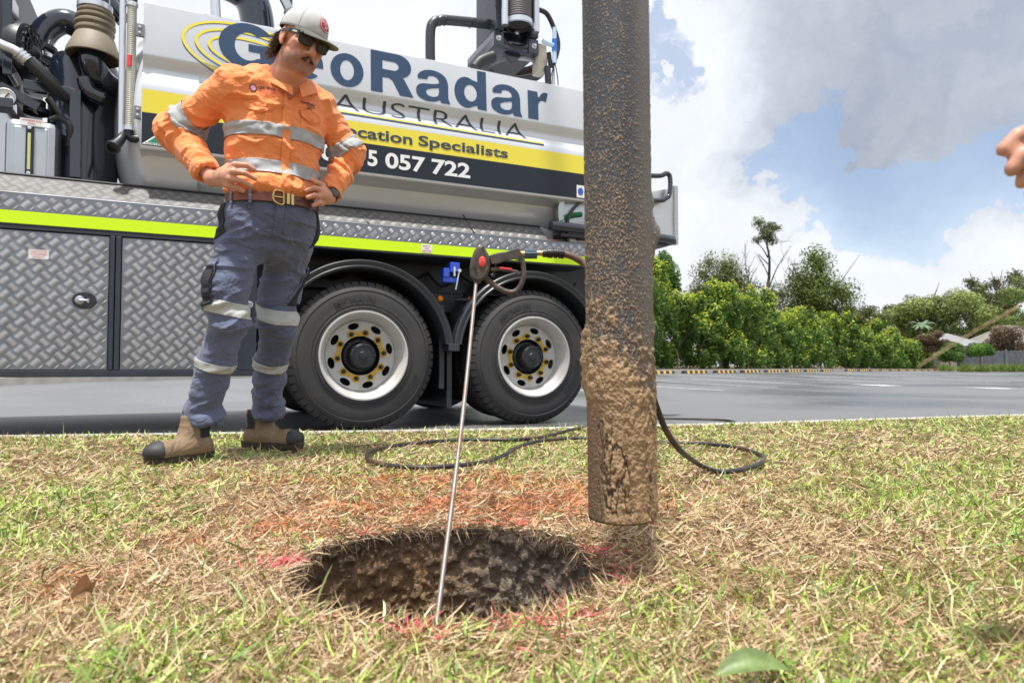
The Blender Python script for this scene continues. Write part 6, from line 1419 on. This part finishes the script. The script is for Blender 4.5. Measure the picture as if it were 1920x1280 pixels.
    def crown(az, el, k=1.0):
        "surface of the cap's crown in head space"
        ce, se = math.cos(el), math.sin(el); flat = 1+.06*max(0, math.cos(az))**2*se
        fx = -.012+.106*math.cos(az)*ce*k*flat; ly = .0860*math.sin(az)*ce*k; z = .028+.111*se**.9*k if se > 0 else .028 + .02*max(0, math.cos(az))*se*ce
        z += (.002+.006*math.cos(az))*(1-se)
        return Vector((fx, ly, z))
    V = []; na, ne = 72, 22
    for j in range(ne+1):
        for i in range(na):
            az = 2*math.pi*i/na; el = (math.pi/2)*j/ne; V.append(crown(az, el, 1-.006*(abs((az*6/(2*math.pi)) % 1-.5) > .47)))
    me_V = [Hm @ v for v in V]
    cap_o = mk('cap', me_V, [(j*na+i, j*na+(i+1) % na, (j+1)*na+(i+1) % na, (j+1)*na+i) for j in range(ne) for i in range(na)], capw, t_, smooth=True, world=True); s_ = cap_o.modifiers.new('t', 'SOLIDIFY'); s_.thickness = .003
    MB().lathe([(.009,-.004),(.008,.002),(.001,.004)], 14, Hm @ Matrix.Translation(crown(0, math.pi/2)+Vector((0,0,0)))).build('cap_button', capw, cap_o, smooth=True, world=True)
    for az in (0.0, math.pi/3, -math.pi/3, math.pi*2/3, -math.pi*2/3, math.pi):
        MB().tube([Hm @ (crown(az, e, 1.002)) for e in np.linspace(.02, 1.5, 14)], .0011, 5).build('cap_seam', capw, cap_o, smooth=True, world=True)
    V = []; nb_, nr_ = 24, 8; az0 = R_(64)
    for i in range(nb_+1):
        a = -az0+2*az0*i/nb_; p0 = crown(a, 0.0, 1.0)
        for j in range(nr_+1):
            t = j/nr_; ext = .098*math.cos(a/az0*math.pi/2)**.55 if abs(a) < az0-1e-6 else 0
            x = p0.x+ext*t; y = p0.y*(1+.03*t); z = p0.z - t*ext*.20 - .9*abs(y)**2*t*2.3*(.5+.5*t) + .001
            V.append(Hm @ Vector((x, y, z)))
    k = nr_+1; br = mk('brim', V, [(i*k+j, (i+1)*k+j, (i+1)*k+j+1, i*k+j+1) for i in range(nb_) for j in range(nr_)], [capg, cr_m], cap_o, smooth=True, world=True)
    s_ = br.modifiers.new('t', 'SOLIDIFY'); s_.thickness = .003; s_.material_offset = 1; s_.offset = -1
    # red patch on the front panel
    def patch(me, name, m, par, lift):
        me = cut(me, np.linspace(-.95,.95,18), np.linspace(-.95,.95,22)); n = len(me.vertices); a = np.empty(n*3); me.vertices.foreach_get('co', a); a = a.reshape(-1, 3); ctr = crown(R_(10), .52)
        for i in range(n):
            p = crown(R_(10)+a[i, 0]*.40, .50+a[i, 1]*.30, 1.0); q = p+(p-Vector((-.012,0,.03))).normalized()*lift; a[i] = (Mi @ np.array([*(Hm @ q), 1]))[:3]
        me.vertices.foreach_set('co', a.astype(np.float32).ravel()); return link(name, me, par, m)
    sh = [(-.95,-.55),(-.95,.45),(-.55,.85),(0,.98),(.55,.85),(.95,.45),(.95,-.55),(.5,-.85),(0,-1),(-.5,-.85)]
    pr = mat('patch_red', (.55,.03,.06), .7); pw = mat('patch_white', (.7,.62,.6), .7)
    pa = patch(outline('p', [sh]), 'patch', pr, cap_o, .0022)
    patch(outline('p', [[(x*.92, y*.92) for x, y in sh], [(x*.84, y*.84) for x, y in sh]]), 'patch_border', pw, pa, .0028)
    patch(fit(text_mesh('RINGERS', .02), -.66, .66, .12, .50), 'patch_text', pw, pa, .0030); patch(fit(text_mesh('WESTERN', .01), -.45, .45, -.14, .04), 'patch_text', pw, pa, .0030)
    patch(outline('p', [[(-.2,-.62),(-.2,-.35),(-.1,-.25),(.15,-.28),(.25,-.2),(.28,-.4),(.18,-.45),(.16,-.62),(.1,-.62),(.06,-.45),(-.1,-.45),(-.12,-.62)]]), 'patch_emblem', pw, pa, .0030)
    # sunglasses
    Hm = Hm0
    fr_m = mat('glasses_frame', (.01,.01,.012), .25); le_m = mat('dark_lens', (.012,.012,.014), .06, coat=.5)
    gx = lambda y: .112-1.15*y*y*3.2
    def gl_pt(y, z, dx=0): return Hm @ Vector((gx(y)+dx, y, .004+z))
    gm_ = MB()
    for s in (-1, 1):
        o_ = [(s*.008,.013),(s*.016,.021),(s*.058,.022),(s*.067,.014),(s*.063,-.014),(s*.052,-.022),(s*.020,-.022),(s*.012,-.012)]
        i_ = [(s*.034+(x-s*.034)*.80, z*.74) for x, z in o_]; n = 8
        V = [gl_pt(x, z, .003) for x, z in o_]+[gl_pt(x, z, .003) for x, z in i_]+[gl_pt(x, z, -.003) for x, z in o_]+[gl_pt(x, z, -.003) for x, z in i_]
        F = []
        for q in range(n): r_ = (q+1) % n; F += [(q, r_, n+r_, n+q), (2*n+q, 3*n+q, 3*n+r_, 2*n+r_), (q, 2*n+q, 2*n+r_, r_), (n+q, n+r_, 3*n+r_, 3*n+q)]
        gm_.add(V, F)
    gm_.tube([gl_pt(-.010,.008), gl_pt(0,.011,.001), gl_pt(.010,.008)], .004, 8)
    gls = gm_.build('sunglasses', fr_m, t_, world=True, bevel=.0008)
    for s in (-1, 1):
        i_ = [(s*.034+(x*s*1.0-s*.034)*.82, z*.76) for x, z in [(.008,.013),(.016,.021),(.058,.022),(.067,.014),(.063,-.014),(.052,-.022),(.020,-.022),(.012,-.012)]]
        MB().add([gl_pt(x, z, .001) for x, z in i_]+[gl_pt(x, z, -.001) for x, z in i_], [tuple(range(8)), tuple(range(15, 7, -1))]).build('lens', le_m, gls, world=True)
        A0 = Vector((gx(.066), s*.067, .018)); A1 = Vector((.045, s*.084, .016)); A2 = Vector((-.005, s*.086, .014)); A3 = Vector((-.03, s*.084, -.01)); m = MB()
        for (p, q, h0, h1) in ((A0, A1, .009, .0075), (A1, A2, .0075, .005), (A2, A3, .005, .004)):
            V = [Hm @ (v+Vector((0, s*dy, dz))) for v, hh in ((p, h0), (q, h1)) for dy in (-.0015, .002) for dz in (-hh, hh)]; m.add(V, [(0,1,3,2),(4,6,7,5),(0,4,5,1),(2,3,7,6),(0,2,6,4),(1,5,7,3)])
        tm_ = m.build('temple_arm', fr_m, gls, world=True, bevel=.001)
        V = [Hm @ (A0.lerp(A1, t)+Vector((0, s*(.0032), dz))) for t in (.15, .62) for dz in (-.0035, .0035)]; V += [Hm @ (A0.lerp(A1, t)+Vector((0, s*(.0015), dz))) for t in (.15, .62) for dz in (-.0035, .0035)]
        MB().add(V, [(0,2,3,1),(4,5,7,6),(0,1,5,4),(2,6,7,3),(0,4,6,2),(1,3,7,5)]).build('arm_inlay', mat('pale_inlay', (.6,.56,.42), .3, .4), gls, world=True)
    # ---- hair: strands
    hair_m = mat('brown_hair', rough=.55, attr='Col', spec=.3); r = np.random.default_rng(91)
    def strands(name, roots, dirs, Ls, w, c, seed, droop=.5, curl=.35):
        rr = np.random.default_rng(seed); n = len(roots); Vs = []; Cs = []; Fs_ = []; k = 6
        p = roots.copy(); d = dirs.copy(); rings = []
        for j in range(k):
            ww = w*(1-j/(k-1))**.7+.0001; s1 = np.cross(d, rr.normal(size=(1, 3))+0*d); s1 /= np.linalg.norm(s1, axis=1)[:, None]+1e-9; s2 = np.cross(d, s1)
            rings.append(np.stack([p+s1*ww, p-s1*ww*.5+s2*ww*.87, p-s1*ww*.5-s2*ww*.87], 1))
            p = p+d*(Ls/(k-1))[:, None]; d = d+np.array([0,0,-droop/k])+rr.normal(0, curl/k, (n, 3)); d /= np.linalg.norm(d, axis=1)[:, None]
        V = np.stack(rings, 1).reshape(-1, 3); b = np.arange(n)[:, None]*k*3; F = []
        for j in range(k-1):
            for q in range(3): F.append(b+[j*3+q, j*3+(q+1) % 3, (j+1)*3+(q+1) % 3, (j+1)*3+q])
        return mk(name, V, np.stack(F, 1).reshape(-1, 4), hair_m, t_, smooth=True, world=True, col=np.repeat(c, k*3, 0))
    n = 1500; az = R_(1)*r.uniform(125, 264, n); z_ = r.uniform(-.06, .03, n); q = np.stack([-.012+.092*np.cos(az)*(1-.0*z_), .076*np.sin(az), z_], 1); dq = np.stack([np.cos(az)*.55-.2+.12*r.normal(size=n), np.sin(az)*.25+.12*r.normal(size=n), -.85+.15*r.normal(size=n)], 1); dq /= np.linalg.norm(dq, axis=1)[:, None]
    n_ = 14; HMi = HM
    strands('hair', hc+q@HMi, dq@HMi, r.uniform(.03, .085, n), .0012, np.array([.10,.062,.038])*r.uniform(.7, 1.9, (n, 1)), 92, -.25, .55)
    # moustache: hangs from the upper lip
    n = 330; y = r.normal(0, .0125, n).clip(-.024, .024); q = np.stack([.1005-2.6*y*y*3.6+r.normal(0,.0012,n)-0.001, y, -.0545-np.abs(y)*.28+r.normal(0, .0025, n)], 1); dq = np.stack([.38+0*y, np.sign(y)*(.2+np.abs(y)*14), -.75+0*y], 1)+r.normal(0, .15, (n, 3)); dq /= np.linalg.norm(dq, axis=1)[:, None]
    strands('moustache', hc+q@HMi, dq@HMi, r.uniform(.008, .014, n), .0008, np.array([.11,.065,.038])*r.uniform(.7, 1.6, (n, 1)), 93, .5, .4)
    # watch
    wd = unit(J['elL']-J['wrL']); wp_ = J['wrL']+wd*.012
    mw = MB(); mw.lathe([(.031,-.011),(.033,-.010),(.033,.010),(.031,.011)], 32, AX(wp_, wd)); wt_ = mw.build('watch', drk, t_, smooth=True, world=True)
    td = unit(np.cross(wd, l)); td = td if td@(np.array([0,0,CAMZ])-wp_) > 0 else -td; td = unit(td+unit(np.array([0,0,CAMZ])-wp_)*.4+np.array([.5,0,0])); td = unit(td-wd*(td@wd))
    MB().lathe([(.019,-.004),(.020,.0),(.019,.007),(.017,.008),(.001,.008)], 28, AX(wp_+td*.031, td)).build('watch_face', mat('watch_glass', (.02,.02,.025), .1, coat=.5), wt_, smooth=True, world=True)
    return t_
man()

# ============================================================ foreground: suction tube, lance, hose
def GP(u, v, z=GZ+.012):
    "point at height z seen at pixel (u, v)"
    r_ = P(u, v, 1)-np.array([0,0,CAMZ]); return np.array([0,0,CAMZ])+r_*((z-CAMZ)/r_[2])
# ---- muddy suction tube
tb = thing('suction_tube', 'thick dark vacuum tube caked in brown mud hanging over the hole', 'suction tube', tuple(P(1166.5, 975, 1.25)))
b0 = P(1166.5, 968, 1.25); b1 = P(1153.5, 0, 1.25); ax = unit(b1-b0); e1 = unit(np.cross(ax, [0,-1,0])); e2 = np.cross(ax, e1)
e1 = -e1 if e1[0] < 0 else e1; e2 = -e2 if e2[1] > 0 else e2      # e1 to the right, e2 to the camera
Hh = np.linalg.norm(b1-b0)+.35; na_, nz_ = 370, 900; R0 = .0618
th = np.concatenate([np.linspace(-.25, np.pi+.25, 320, endpoint=False), np.linspace(np.pi+.25, 2*np.pi-.25, 50, endpoint=False)]); zz = np.linspace(0, Hh, nz_); TH, ZZ = np.meshgrid(th, zz)
cx, sy = np.cos(TH), np.sin(TH); pos = np.stack([cx*R0, sy*R0, ZZ], -1); hf = ZZ/np.linalg.norm(b1-b0)       # 0 bottom .. 1 top of frame
big_ = fbm(pos*[24,24,16], 4, 201, .6); med = fbm(pos*[110,110,95], 3, 205); fine = fbm(pos*[330,330,310], 2, 209); tiny = vnoise(pos*[600,600,560], 213)
side = sst(.45, -.35, cx)                                                     # more mud on the left face
covr = 1.06-1.85*hf**.82+.16*side + (big_-.5)*.42
mud = sst(.40, .56, covr*.70+med*.36)
speck = sst(.665, .74, fine*.42+tiny*.58+.11*sst(1.1, .1, hf)+.07*side*sst(1.3,.2,hf)-.05*sst(.2,.8,cx))
speck2 = sst(.66, .76, tiny*.75+med*.25+.05*side-.04*sst(.2,.8,cx))*sst(1.3, .2, hf)
drip = (1-np.abs(2*fbm(pos*[95,95,26], 3, 221)-1))**6*sst(.42, .14, hf)*sst(-.9, -.5, cx+.15)*sst(.42,.6,fbm(pos*[14,14,9], 2, 225)+.12)
drip = sst(.35, .85, drip)
smooth_strip = sst(-.52, -.70, cx)*sst(.26, .20, hf)
disp = sst(1.15, .45, hf)*.65*speck*0+mud*sst(.85, .2, hf)*(.0026+((big_-.45)*.0045+(med-.45)*.0062+(fine-.5)*.0022)*sst(.95, .25, hf))*(1-.8*smooth_strip)-drip*mud*.003+speck*.0009*(1-mud*.3)*sst(1.6, .3, hf)+speck2*.0004*(1-mud)
# heavy blobs running down the right edge, and a ledge low on the left
for (t_c, z_c, rr_, am) in ((.05,.55,.012,.012),(.1,.525,.010,.009),(-.05,.50,.008,.006),(0,.60,.008,.006),(3.3,.34,.010,.010),(3.2,.30,.010,.008),(3.35,.26,.011,.009),(.0,.36,.008,.005)):
    tc_ = (TH-t_c+np.pi) % (2*np.pi)-np.pi; disp += am*np.exp(-((tc_*R0/rr_)**2+((ZZ-z_c*.955)/(rr_*1.8))**2))*(.6+.8*med)
disp *= sst(0, .004, ZZ)*.6+.4
disp[0] -= .004
rr = R0+disp-.0015
XYZ = b0+e1*(cx*rr)[..., None]+e2*(sy*rr)[..., None]+ax*ZZ[..., None]
grey = np.array([.062,.070,.082]); tan_ = np.array([.31,.20,.11]); dk_ = np.array([.035,.027,.022]); lt = np.array([.36,.25,.15])
sc1 = sst(.1, .75, cx)[..., None]*.6
C_ = grey*(1-sc1)+np.array([.20,.185,.17])*sc1
C_ = C_*(.7+.6*fbm(pos*[20,20,9], 4, 230)[..., None])
film = (sst(.95, .0, hf)*.6*sst(.35, .65, big_))[..., None]; C_ = C_*(1-film)+np.array([.16,.11,.07])*film
mm = mud[..., None]; mc = tan_*(.5+1.0*fbm(pos*[45,45,30], 4, 233)[..., None]); C_ = C_*(1-mm)+mc*mm
C_ = C_*(1-speck[..., None]*.8)+lt*speck[..., None]*.8
C_ = C_*(1-speck2[..., None]*.6*(1-mm))+lt*speck2[..., None]*.6*(1-mm)
dd_ = (drip*mud)[..., None]; C_ = C_*(1-dd_*.85)+dk_*dd_*.85
ss_ = smooth_strip[..., None]; C_ = C_*(1-ss_*.8)+np.array([.15,.095,.06])*ss_*.8
mudm = mat('mud', rough=.58, attr='Col', bump=.5, bscale=320, bdist=.002, spec=.35, rvar=0)
i, j = np.meshgrid(np.arange(nz_-1), np.arange(na_), indexing='ij'); i = i.ravel(); j = j.ravel(); j2 = (j+1) % na_
mk('muddy_shell', XYZ.reshape(-1, 3), np.stack([i*na_+j, i*na_+j2, (i+1)*na_+j2, (i+1)*na_+j], 1), mudm, tb, smooth=True, world=True, col=C_.reshape(-1, 3))
MB().lathe([(.0615,.0),(.0545,-.002),(.0540,.01),(.0540,.6),(.05,.6)], 64, Matrix.Translation(b0) @ AX((0,0,0), ax)).build('inner_bore', mat('tube_bore', (.06,.045,.035), .8), tb, smooth=True, world=True)
top = Vector(b0+ax*(Hh-.01)); bm_end = Vector(TL)+Vector((math.cos(TA), math.sin(TA), 0))*(xc)+Vector((-math.sin(TA), math.cos(TA), 0))*(CY-.38)+Vector((0, 0, 4.95))
MB().tube([top, top+Vector((-.02,.02,.9)), top+Vector((.0,.25,2.2)), top+Vector((.15,1.4,3.6)), top.lerp(bm_end, .6)+Vector((0,0,2.4)), bm_end+Vector((0,-.4,.8)), bm_end], .060, 28, smooth=8).build('suction_hose', mat('grey_hose', (.13,.12,.13), .55), tb, smooth=True, world=True)
# ---- pressure lance with trigger gun
LD = 1.75
gun = thing('pressure_lance', 'steel water lance with a black and red trigger gun standing in the hole', 'water lance', tuple(P(816, 1190, 1.10)))
gp = lambda x, y, d=LD: Vector(P(780+x/5.647, 420+y/5.647, d))
gmm = mat('worn_gun_plastic', (.038,.033,.032), .5, var=.5, vscale=30, col2=(.12,.09,.07), bump=.3, bscale=80, bdist=.002); rodm = mat('lance_steel', (.24,.215,.20), .5, .55, var=.4, vscale=25, col2=(.22,.14,.10), thr=(.5,.75)); brs = mat('brass_fitting', (.62,.40,.20), .35, 1.0)
def px_prism(pts, d0, d1, name, m, par, bev=.004):
    n = len(pts); V = [gp(x, y, d0) for x, y in pts]+[gp(x, y, d1) for x, y in pts]
    m_ = MB().add(V, [tuple(range(n)), tuple(range(2*n-1, n-1, -1))]+[(i, n+i, n+(i+1) % n, (i+1) % n) for i in range(n)]); return m_.build(name, m, par, world=True, bevel=bev)
body_ = px_prism([(618,275),(650,240),(690,222),(722,238),(745,280),(782,345),(786,420),(778,490),(750,560),(700,598),(640,606),(598,592),(572,550),(566,470),(580,380)], LD-.016, LD+.016, 'gun_body', gmm, gun, .006)
px_prism([(778,330),(860,305),(960,290),(1040,262),(1075,250),(1102,270),(1118,330),(1122,410),(1104,420),(1085,385),(1040,375),(960,385),(880,420),(800,425)], LD-.013, LD+.013, 'grip', gmm, gun, .005)
MB().tube([gp(*q) for q in ((1108,300),(1135,440),(1138,540),(1120,620),(1080,690),(1020,722),(950,712),(880,680),(810,635),(760,590),(720,560))], .0068, 10, smooth=5).build('trigger_guard', gmm, gun, smooth=True, world=True)
px_prism([(790,460),(840,455),(1000,472),(1080,490),(1100,530),(1090,545),(1050,515),(960,505),(850,495),(795,500)], LD-.008, LD+.008, 'trigger', gmm, gun, .002)
px_prism([(880,452),(1018,468),(1014,490),(878,474)], LD-.0105, LD-.0085, 'trigger_insert', mat('red_plastic', (.62,.05,.04), .4), gun, .001)
c_ = gp(702,400,LD-.0165); MB().lathe([(.0135,-.004),(.0135,.0015),(.011,.003),(.001,.0032)], 28, Matrix.Translation(c_) @ AX((0,0,0),(0,-1,0)) @ Matrix.Diagonal((.62,1.0,1,1))).build('red_badge', MATS['red_plastic'], gun, smooth=True, world=True) if 0 else None
m = MB(); m.lathe([(.0125,-.004),(.0125,.0015),(.010,.003),(.001,.0032)], 28, Matrix.Translation(c_) @ Matrix.Diagonal((.72,1,1.12,1)) @ AX((0,0,0),(0,-1,0))); m.build('red_badge', mat('red_badge', (.75,.06,.05), .4), gun, smooth=True, world=True)
for q in ((712,252),(640,515),(728,552),(764,404),(1100,352)): MB().lathe([(.0032,0),(.0030,.0012),(.001,.0006)], 10, AX(gp(q[0], q[1], LD-.0165 if q[0] < 1000 else LD-.0135),(0,-1,0))).build('screw', mat('black_plastic'), gun, smooth=True, world=True)
for k in range(3): px_prism([(612,452+k*14),(640,450+k*14),(640,455+k*14),(612,457+k*14)], LD-.0175, LD-.0162, 'vent_rib', mat('black_plastic'), gun, .0003)
MB().tube([gp(800,330), gp(832,380), gp(838,450), gp(815,520), gp(790,545)], .0028, 8, smooth=4).build('safety_wire', MATS['black_plastic'], gun, smooth=True, world=True)
MB().ball(gp(810,545,LD-.01), .0055, 10, 6).build('catch', MATS['black_plastic'], gun, smooth=True, world=True)
MB().tube([gp(655,590), gp(640,615)], [.0105,.0085], 12).build('lance_collar', gmm, gun, smooth=True, world=True)
lt_, lb_ = gp(638,606), Vector(P(815,1195,1.10)); mid = lt_.lerp(lb_, .5)+Vector((.004,0,-.004))
MB().tube([lt_, mid, lb_], .0044, 14, smooth=8).build('lance_rod', rodm, gun, smooth=True, world=True)
MB().tube([gp(1100,318), gp(1180,322)], .0075, 6).build('hex_fitting', brs, gun, world=True)
m = MB(); a_, b_ = gp(1150,318), gp(1282,318); m.tube([a_, b_], .0105, 20)
for k in range(10):
    an = k*math.pi/5; o_ = Vector((0, math.cos(an), math.sin(an)))*.0105; m.tube([a_+o_, b_+o_], .0018, 6)
m.build('swivel_nut', mat('blue_grey_plastic', (.05,.10,.15), .45), gun, smooth=True, world=True)
MB().tube([gp(1280,308), gp(1340,310)], .0070, 14).build('brass_ferrule', brs, gun, smooth=True, world=True)
# ---- hose
hm_ = mat('hose_black', (.022,.022,.024), .5, var=.6, vscale=5, col2=(.13,.075,.045), thr=(.50,.68), bump=.1, bscale=60, bdist=.002)
hose = thing('water_hose', 'black high pressure water hose looping across the grass from the lance', 'hose', tuple(GP(800, 876)))
pts = [gp(1338,310), gp(1400,310), gp(1500,312), gp(1600,325), gp(1690,360), gp(1790,430)] + [Vector(P(*q)) for q in ((1122,520,1.72),(1165,610,1.72),(1205,690,1.76),(1233,768,1.84),(1252,812,1.92),(1280,848,2.06))]
g_ = [(1318,874),(1352,884),(1395,879),(1425,868),(1432,858),(1418,849),(1380,838),(1310,831),(1230,829),(1150,824),(1085,821),(1020,825),(972,837),(945,853),(905,866),(850,873),(790,876),(735,873),(700,865),(688,856),(697,845),(735,836),(800,828),(880,824),(960,824),(1020,818),(1060,808)]
pts += [Vector(GP(u_, v_, GZ+.014)) for u_, v_ in g_]
pts += [Vector(GP(1090, 801.5, .075)), Vector(GP(1130, 799, .02)), Vector(GP(1250, 797, .012)), Vector(GP(1345, 796, .012)), Vector(GP(1378, 791, .012)), Vector(GP(1345, 786.5, .012)), Vector(GP(1250, 784, .012)), Vector(GP(1170, 784, .012)), Vector((.55, 5.5, .35)), Vector((.70, 5.6, 1.2))]
pp_ = crom(pts, 10); 
MB().tube(pp_, .0088, 12).build('hose_line', hm_, hose, smooth=True, world=True)
a_, b_ = gp(1340,310), gp(1385,310); MB().tube([a_, b_], .0105, 14).build('hose_cuff', MATS['black_plastic'], hose, smooth=True, world=True)
m = MB()
for k in range(8):
    q0 = pp_[10+int(k*2.4)]; q1 = pp_[12+int(k*2.4)]; m.lathe([(.0085,-.0035),(.0125,-.002),(.0125,.002),(.0085,.0035)], 16, AX(q0, q1-q0))
m.build('strain_relief', MATS['black_plastic'], hose, smooth=True, world=True)['kind'] = 'stuff'
# ---- second person, standing just outside the right edge, hand in view
def bystander():
    f = unit([-.72,.69,0]); l = np.cross([0,0,1.], f); up = np.array([0,0,1.]); TM = np.array([l, f, up]); c = np.array([1.02,.36,-.16])
    t_ = thing('person', 'hand of a second person, fingers bent, hanging in at the right edge of the photo', 'person', (1.02,.36,GZ))
    sh = {'R': c-l*.0+up*1.43+np.array([-.05,-.02,0])-l*.17*0, 'L': c+up*1.43+l*.2}
    Rr = P(1995, 236, .80); shR = c+l*-.18+up*1.42; elR = shR*.5+P(1995, 236, .80)*.5+np.array([.06,-.02,-.03]); shL = c+l*.18+up*1.42; elL = shL+np.array([.02,-.08,-.30]); wrL = elL+np.array([-.08,-.0,-.25])
    Fd = Field((.46,.02,.05), (1.35,.95,1.68), .0052)
    hc = c+up*1.66+f*.03; HM = np.array([f, l, up]); head(Fd, hc, HM)
    Fd.cap(c+up*1.50, c+up*1.42, .06, .09, .04); Fd.cap(c+up*1.40, c+up*1.0, .12, .12, .05, f, .8); Fd.cap(shR, shL, .05, .05, .04)
    Fd.cap(shR, elR, .045, .038, .02); Fd.cap(elR, Rr, .038, .027, .02); Fd.cap(shL, elL, .045, .038, .02); Fd.cap(elL, wrL, .038, .027, .02); Fd.cap(wrL, wrL-up*.10, .03, .02, .02, l, .5); 
    for k in range(4): Fd.cap(wrL-up*.09+f*(k-1.5)*.019, wrL-up*.165+f*(k-1.5)*.02, .0095, .008, .004)
    Fd.cap(wrL-up*.04+f*.02, wrL-up*.10+f*.055, .011, .009, .006)
    for s in (-1, 1): Fd.cap(c+up*.95+l*.09*s, c+up*.5+l*.10*s, .07, .05, .03); Fd.cap(c+up*.5+l*.10*s, c+up*.30+l*.11*s, .045, .035, .03)
    mc = [P(1946,240,.795), P(1957,272,.79), P(1968,303,.79), P(1978,331,.80)]; pi_ = [P(1909,254,.765), P(1917,290,.760), P(1933,320,.765), P(1950,345,.78)]; ti = [P(1882,281,.768), P(1897,318,.762), P(1917,342,.770), P(1934,364,.785)]
    hand_(Fd, Rr, mc, pi_, ti, k=.003, r=(.0098,.0094,.0086)); Fd.cap(Rr, (mc[1]+mc[2])/2, .027, .028, .015, unit(mc[1]-[0,0,CAMZ]), .6); Fd.cap(Rr, P(1960,322,.83), .017, .013, .012); Fd.cap(P(1960,322,.83), P(1932,338,.82), .012, .010, .008)
    V, F = Fd.mesh(); V = relax(V, F, 1, .5); n1 = fbm(V*45, 3, 5)[:, None]; C_ = np.array([.56,.28,.19])*(.86+.28*n1)
    mk('body', V, F.astype(np.int32), skin, t_, smooth=True, world=True, col=C_)
    Fs = Field((.55,.0,.80), (1.40,.80,1.42), .008); Fs.cap(c+up*1.36, c+up*1.02, .17, .165, .05, f, .72); Fs.cap(shR, shL, .075, .075, .05); Fs.cap(c+up*1.48, c+up*1.40, .08, .11, .04); Fs.cap(shR, shR+(elR-shR)*.9, .07, .062, .03); Fs.cap(shL, elL, .07, .06, .03)
    Fs.cap(shR, shR+(elR-shR)*.95, .068, .064, .03); V, F = Fs.mesh(); N_ = vnorm(V, F); V = V+N_*((fbm(V*[14,14,9], 3, 33)-.5)*.025)[:, None]; mk('shirt', V, F.astype(np.int32), orange, t_, smooth=True, world=True)
    Ft = Field((.72,.05,.10), (1.32,.70,.94), .008); Ft.cap(c+up*1.02, c+up*.93, .155, .165, .04, f, .75)
    for s in (-1, 1): Ft.cap(c+up*.90+l*.085*s, c+up*.5+l*.10*s, .098, .085, .03); Ft.cap(c+up*.5+l*.10*s, c+up*.33+l*.11*s, .085, .075, .03)
    V, F = Ft.mesh(); N_ = vnorm(V, F); V = V+N_*((fbm(V*[12,12,14], 3, 35)-.5)*.02)[:, None]; mk('trousers', V, F.astype(np.int32), denim, t_, smooth=True, world=True)
    for s in (-1, 1):
        Fb = Field(c+np.array([-.30,-.28,.20]), c+np.array([.22,.30,.48]), .006); q = c+l*.11*s+up*.16; Fb.cap(q+up*.12, q+f*.17+up*.105, .045, .043, .03); Fb.cap(q+up*.12, q+up*.2, .045, .05, .03); Fb.half(q+up*.065, -up); V, F = Fb.mesh(); mk('boot', V, F.astype(np.int32), MATS['sand_leather'], t_, smooth=True, world=True)
    Fc = Field(hc-.16, hc+.2, .006); Fc.ell(hc+up*.04-f*.012, (.102,.082,.098), HM, .01); Fc.half(hc+up*.035, -up); V, F = Fc.mesh(); mk('cap', V, F.astype(np.int32), MATS['cap_cotton'], t_, smooth=True, world=True)
bystander()
# ---- fallen leaves and a near grass stem
def leaf(name, label, u_, v_, L_, W_, ang, m, tilt=.0, curl=.12):
    c = GP(u_, v_, GZ+.022); V = []; n = 14
    for i in range(n+1):
        t = i/n; w = W_*math.sin(math.pi*t**.85)**.9*.5 if 0 < t < 1 else .0005
        for s in (-1, -.5, 0, .5, 1): V.append((L_*(t-.5), s*w, .010*curl/.12*(abs(s)**1.4)*w/W_*2+.012*math.sin(t*3.1)*1+ (.002 if s == 0 else 0)*-1))
    Mx = Matrix.Translation(c) @ Matrix.Rotation(ang, 4, 'Z') @ Matrix.Rotation(tilt, 4, 'X')
    o = mk(name, [tuple(Mx @ Vector(v)) for v in V], [(i*5+j, i*5+5+j, i*5+6+j, i*5+1+j) for i in range(n) for j in range(4)], m, smooth=True); tag(o, label, 'leaf'); return o
lf = leaf('fallen_leaf', 'pale green fallen leaf lying flat at the bottom edge of the photo', 1412, 1262, .095, .036, .12, mat('fallen_green_leaf', (.17,.245,.075), .5, var=.45, vscale=60, bump=.4, bscale=120, bdist=.002), .35)
leaf('fallen_leaf', 'brown curled dead leaf in the grass at the lower left', 150, 1120, .045, .020, 1.35, mat('dead_leaf', (.45,.25,.13), .6, var=.4, vscale=40), .5, .3)
m = MB(); sp = [Vector(P(*q)) for q in ((2150,1330,.47),(2120,760,.46),(2050,570,.46),(1960,556,.45),(1850,608,.45),(1720,688,.44))]
m.tube(sp, [.0007,.0006,.0004,.0004,.0003,.0003], 6, smooth=6); cp = crom(sp, 6)
for k in range(16, 30): m.ball(cp[k]+Vector((0,0,.001)), (.0010,.0005,.0005), 6, 4)
tag(m.build('grass_stem', mat('straw_stem', (.42,.30,.17), .7), None, smooth=True), 'blurred dry seed stem close to the lens crossing the right-hand trees', 'grass stem')
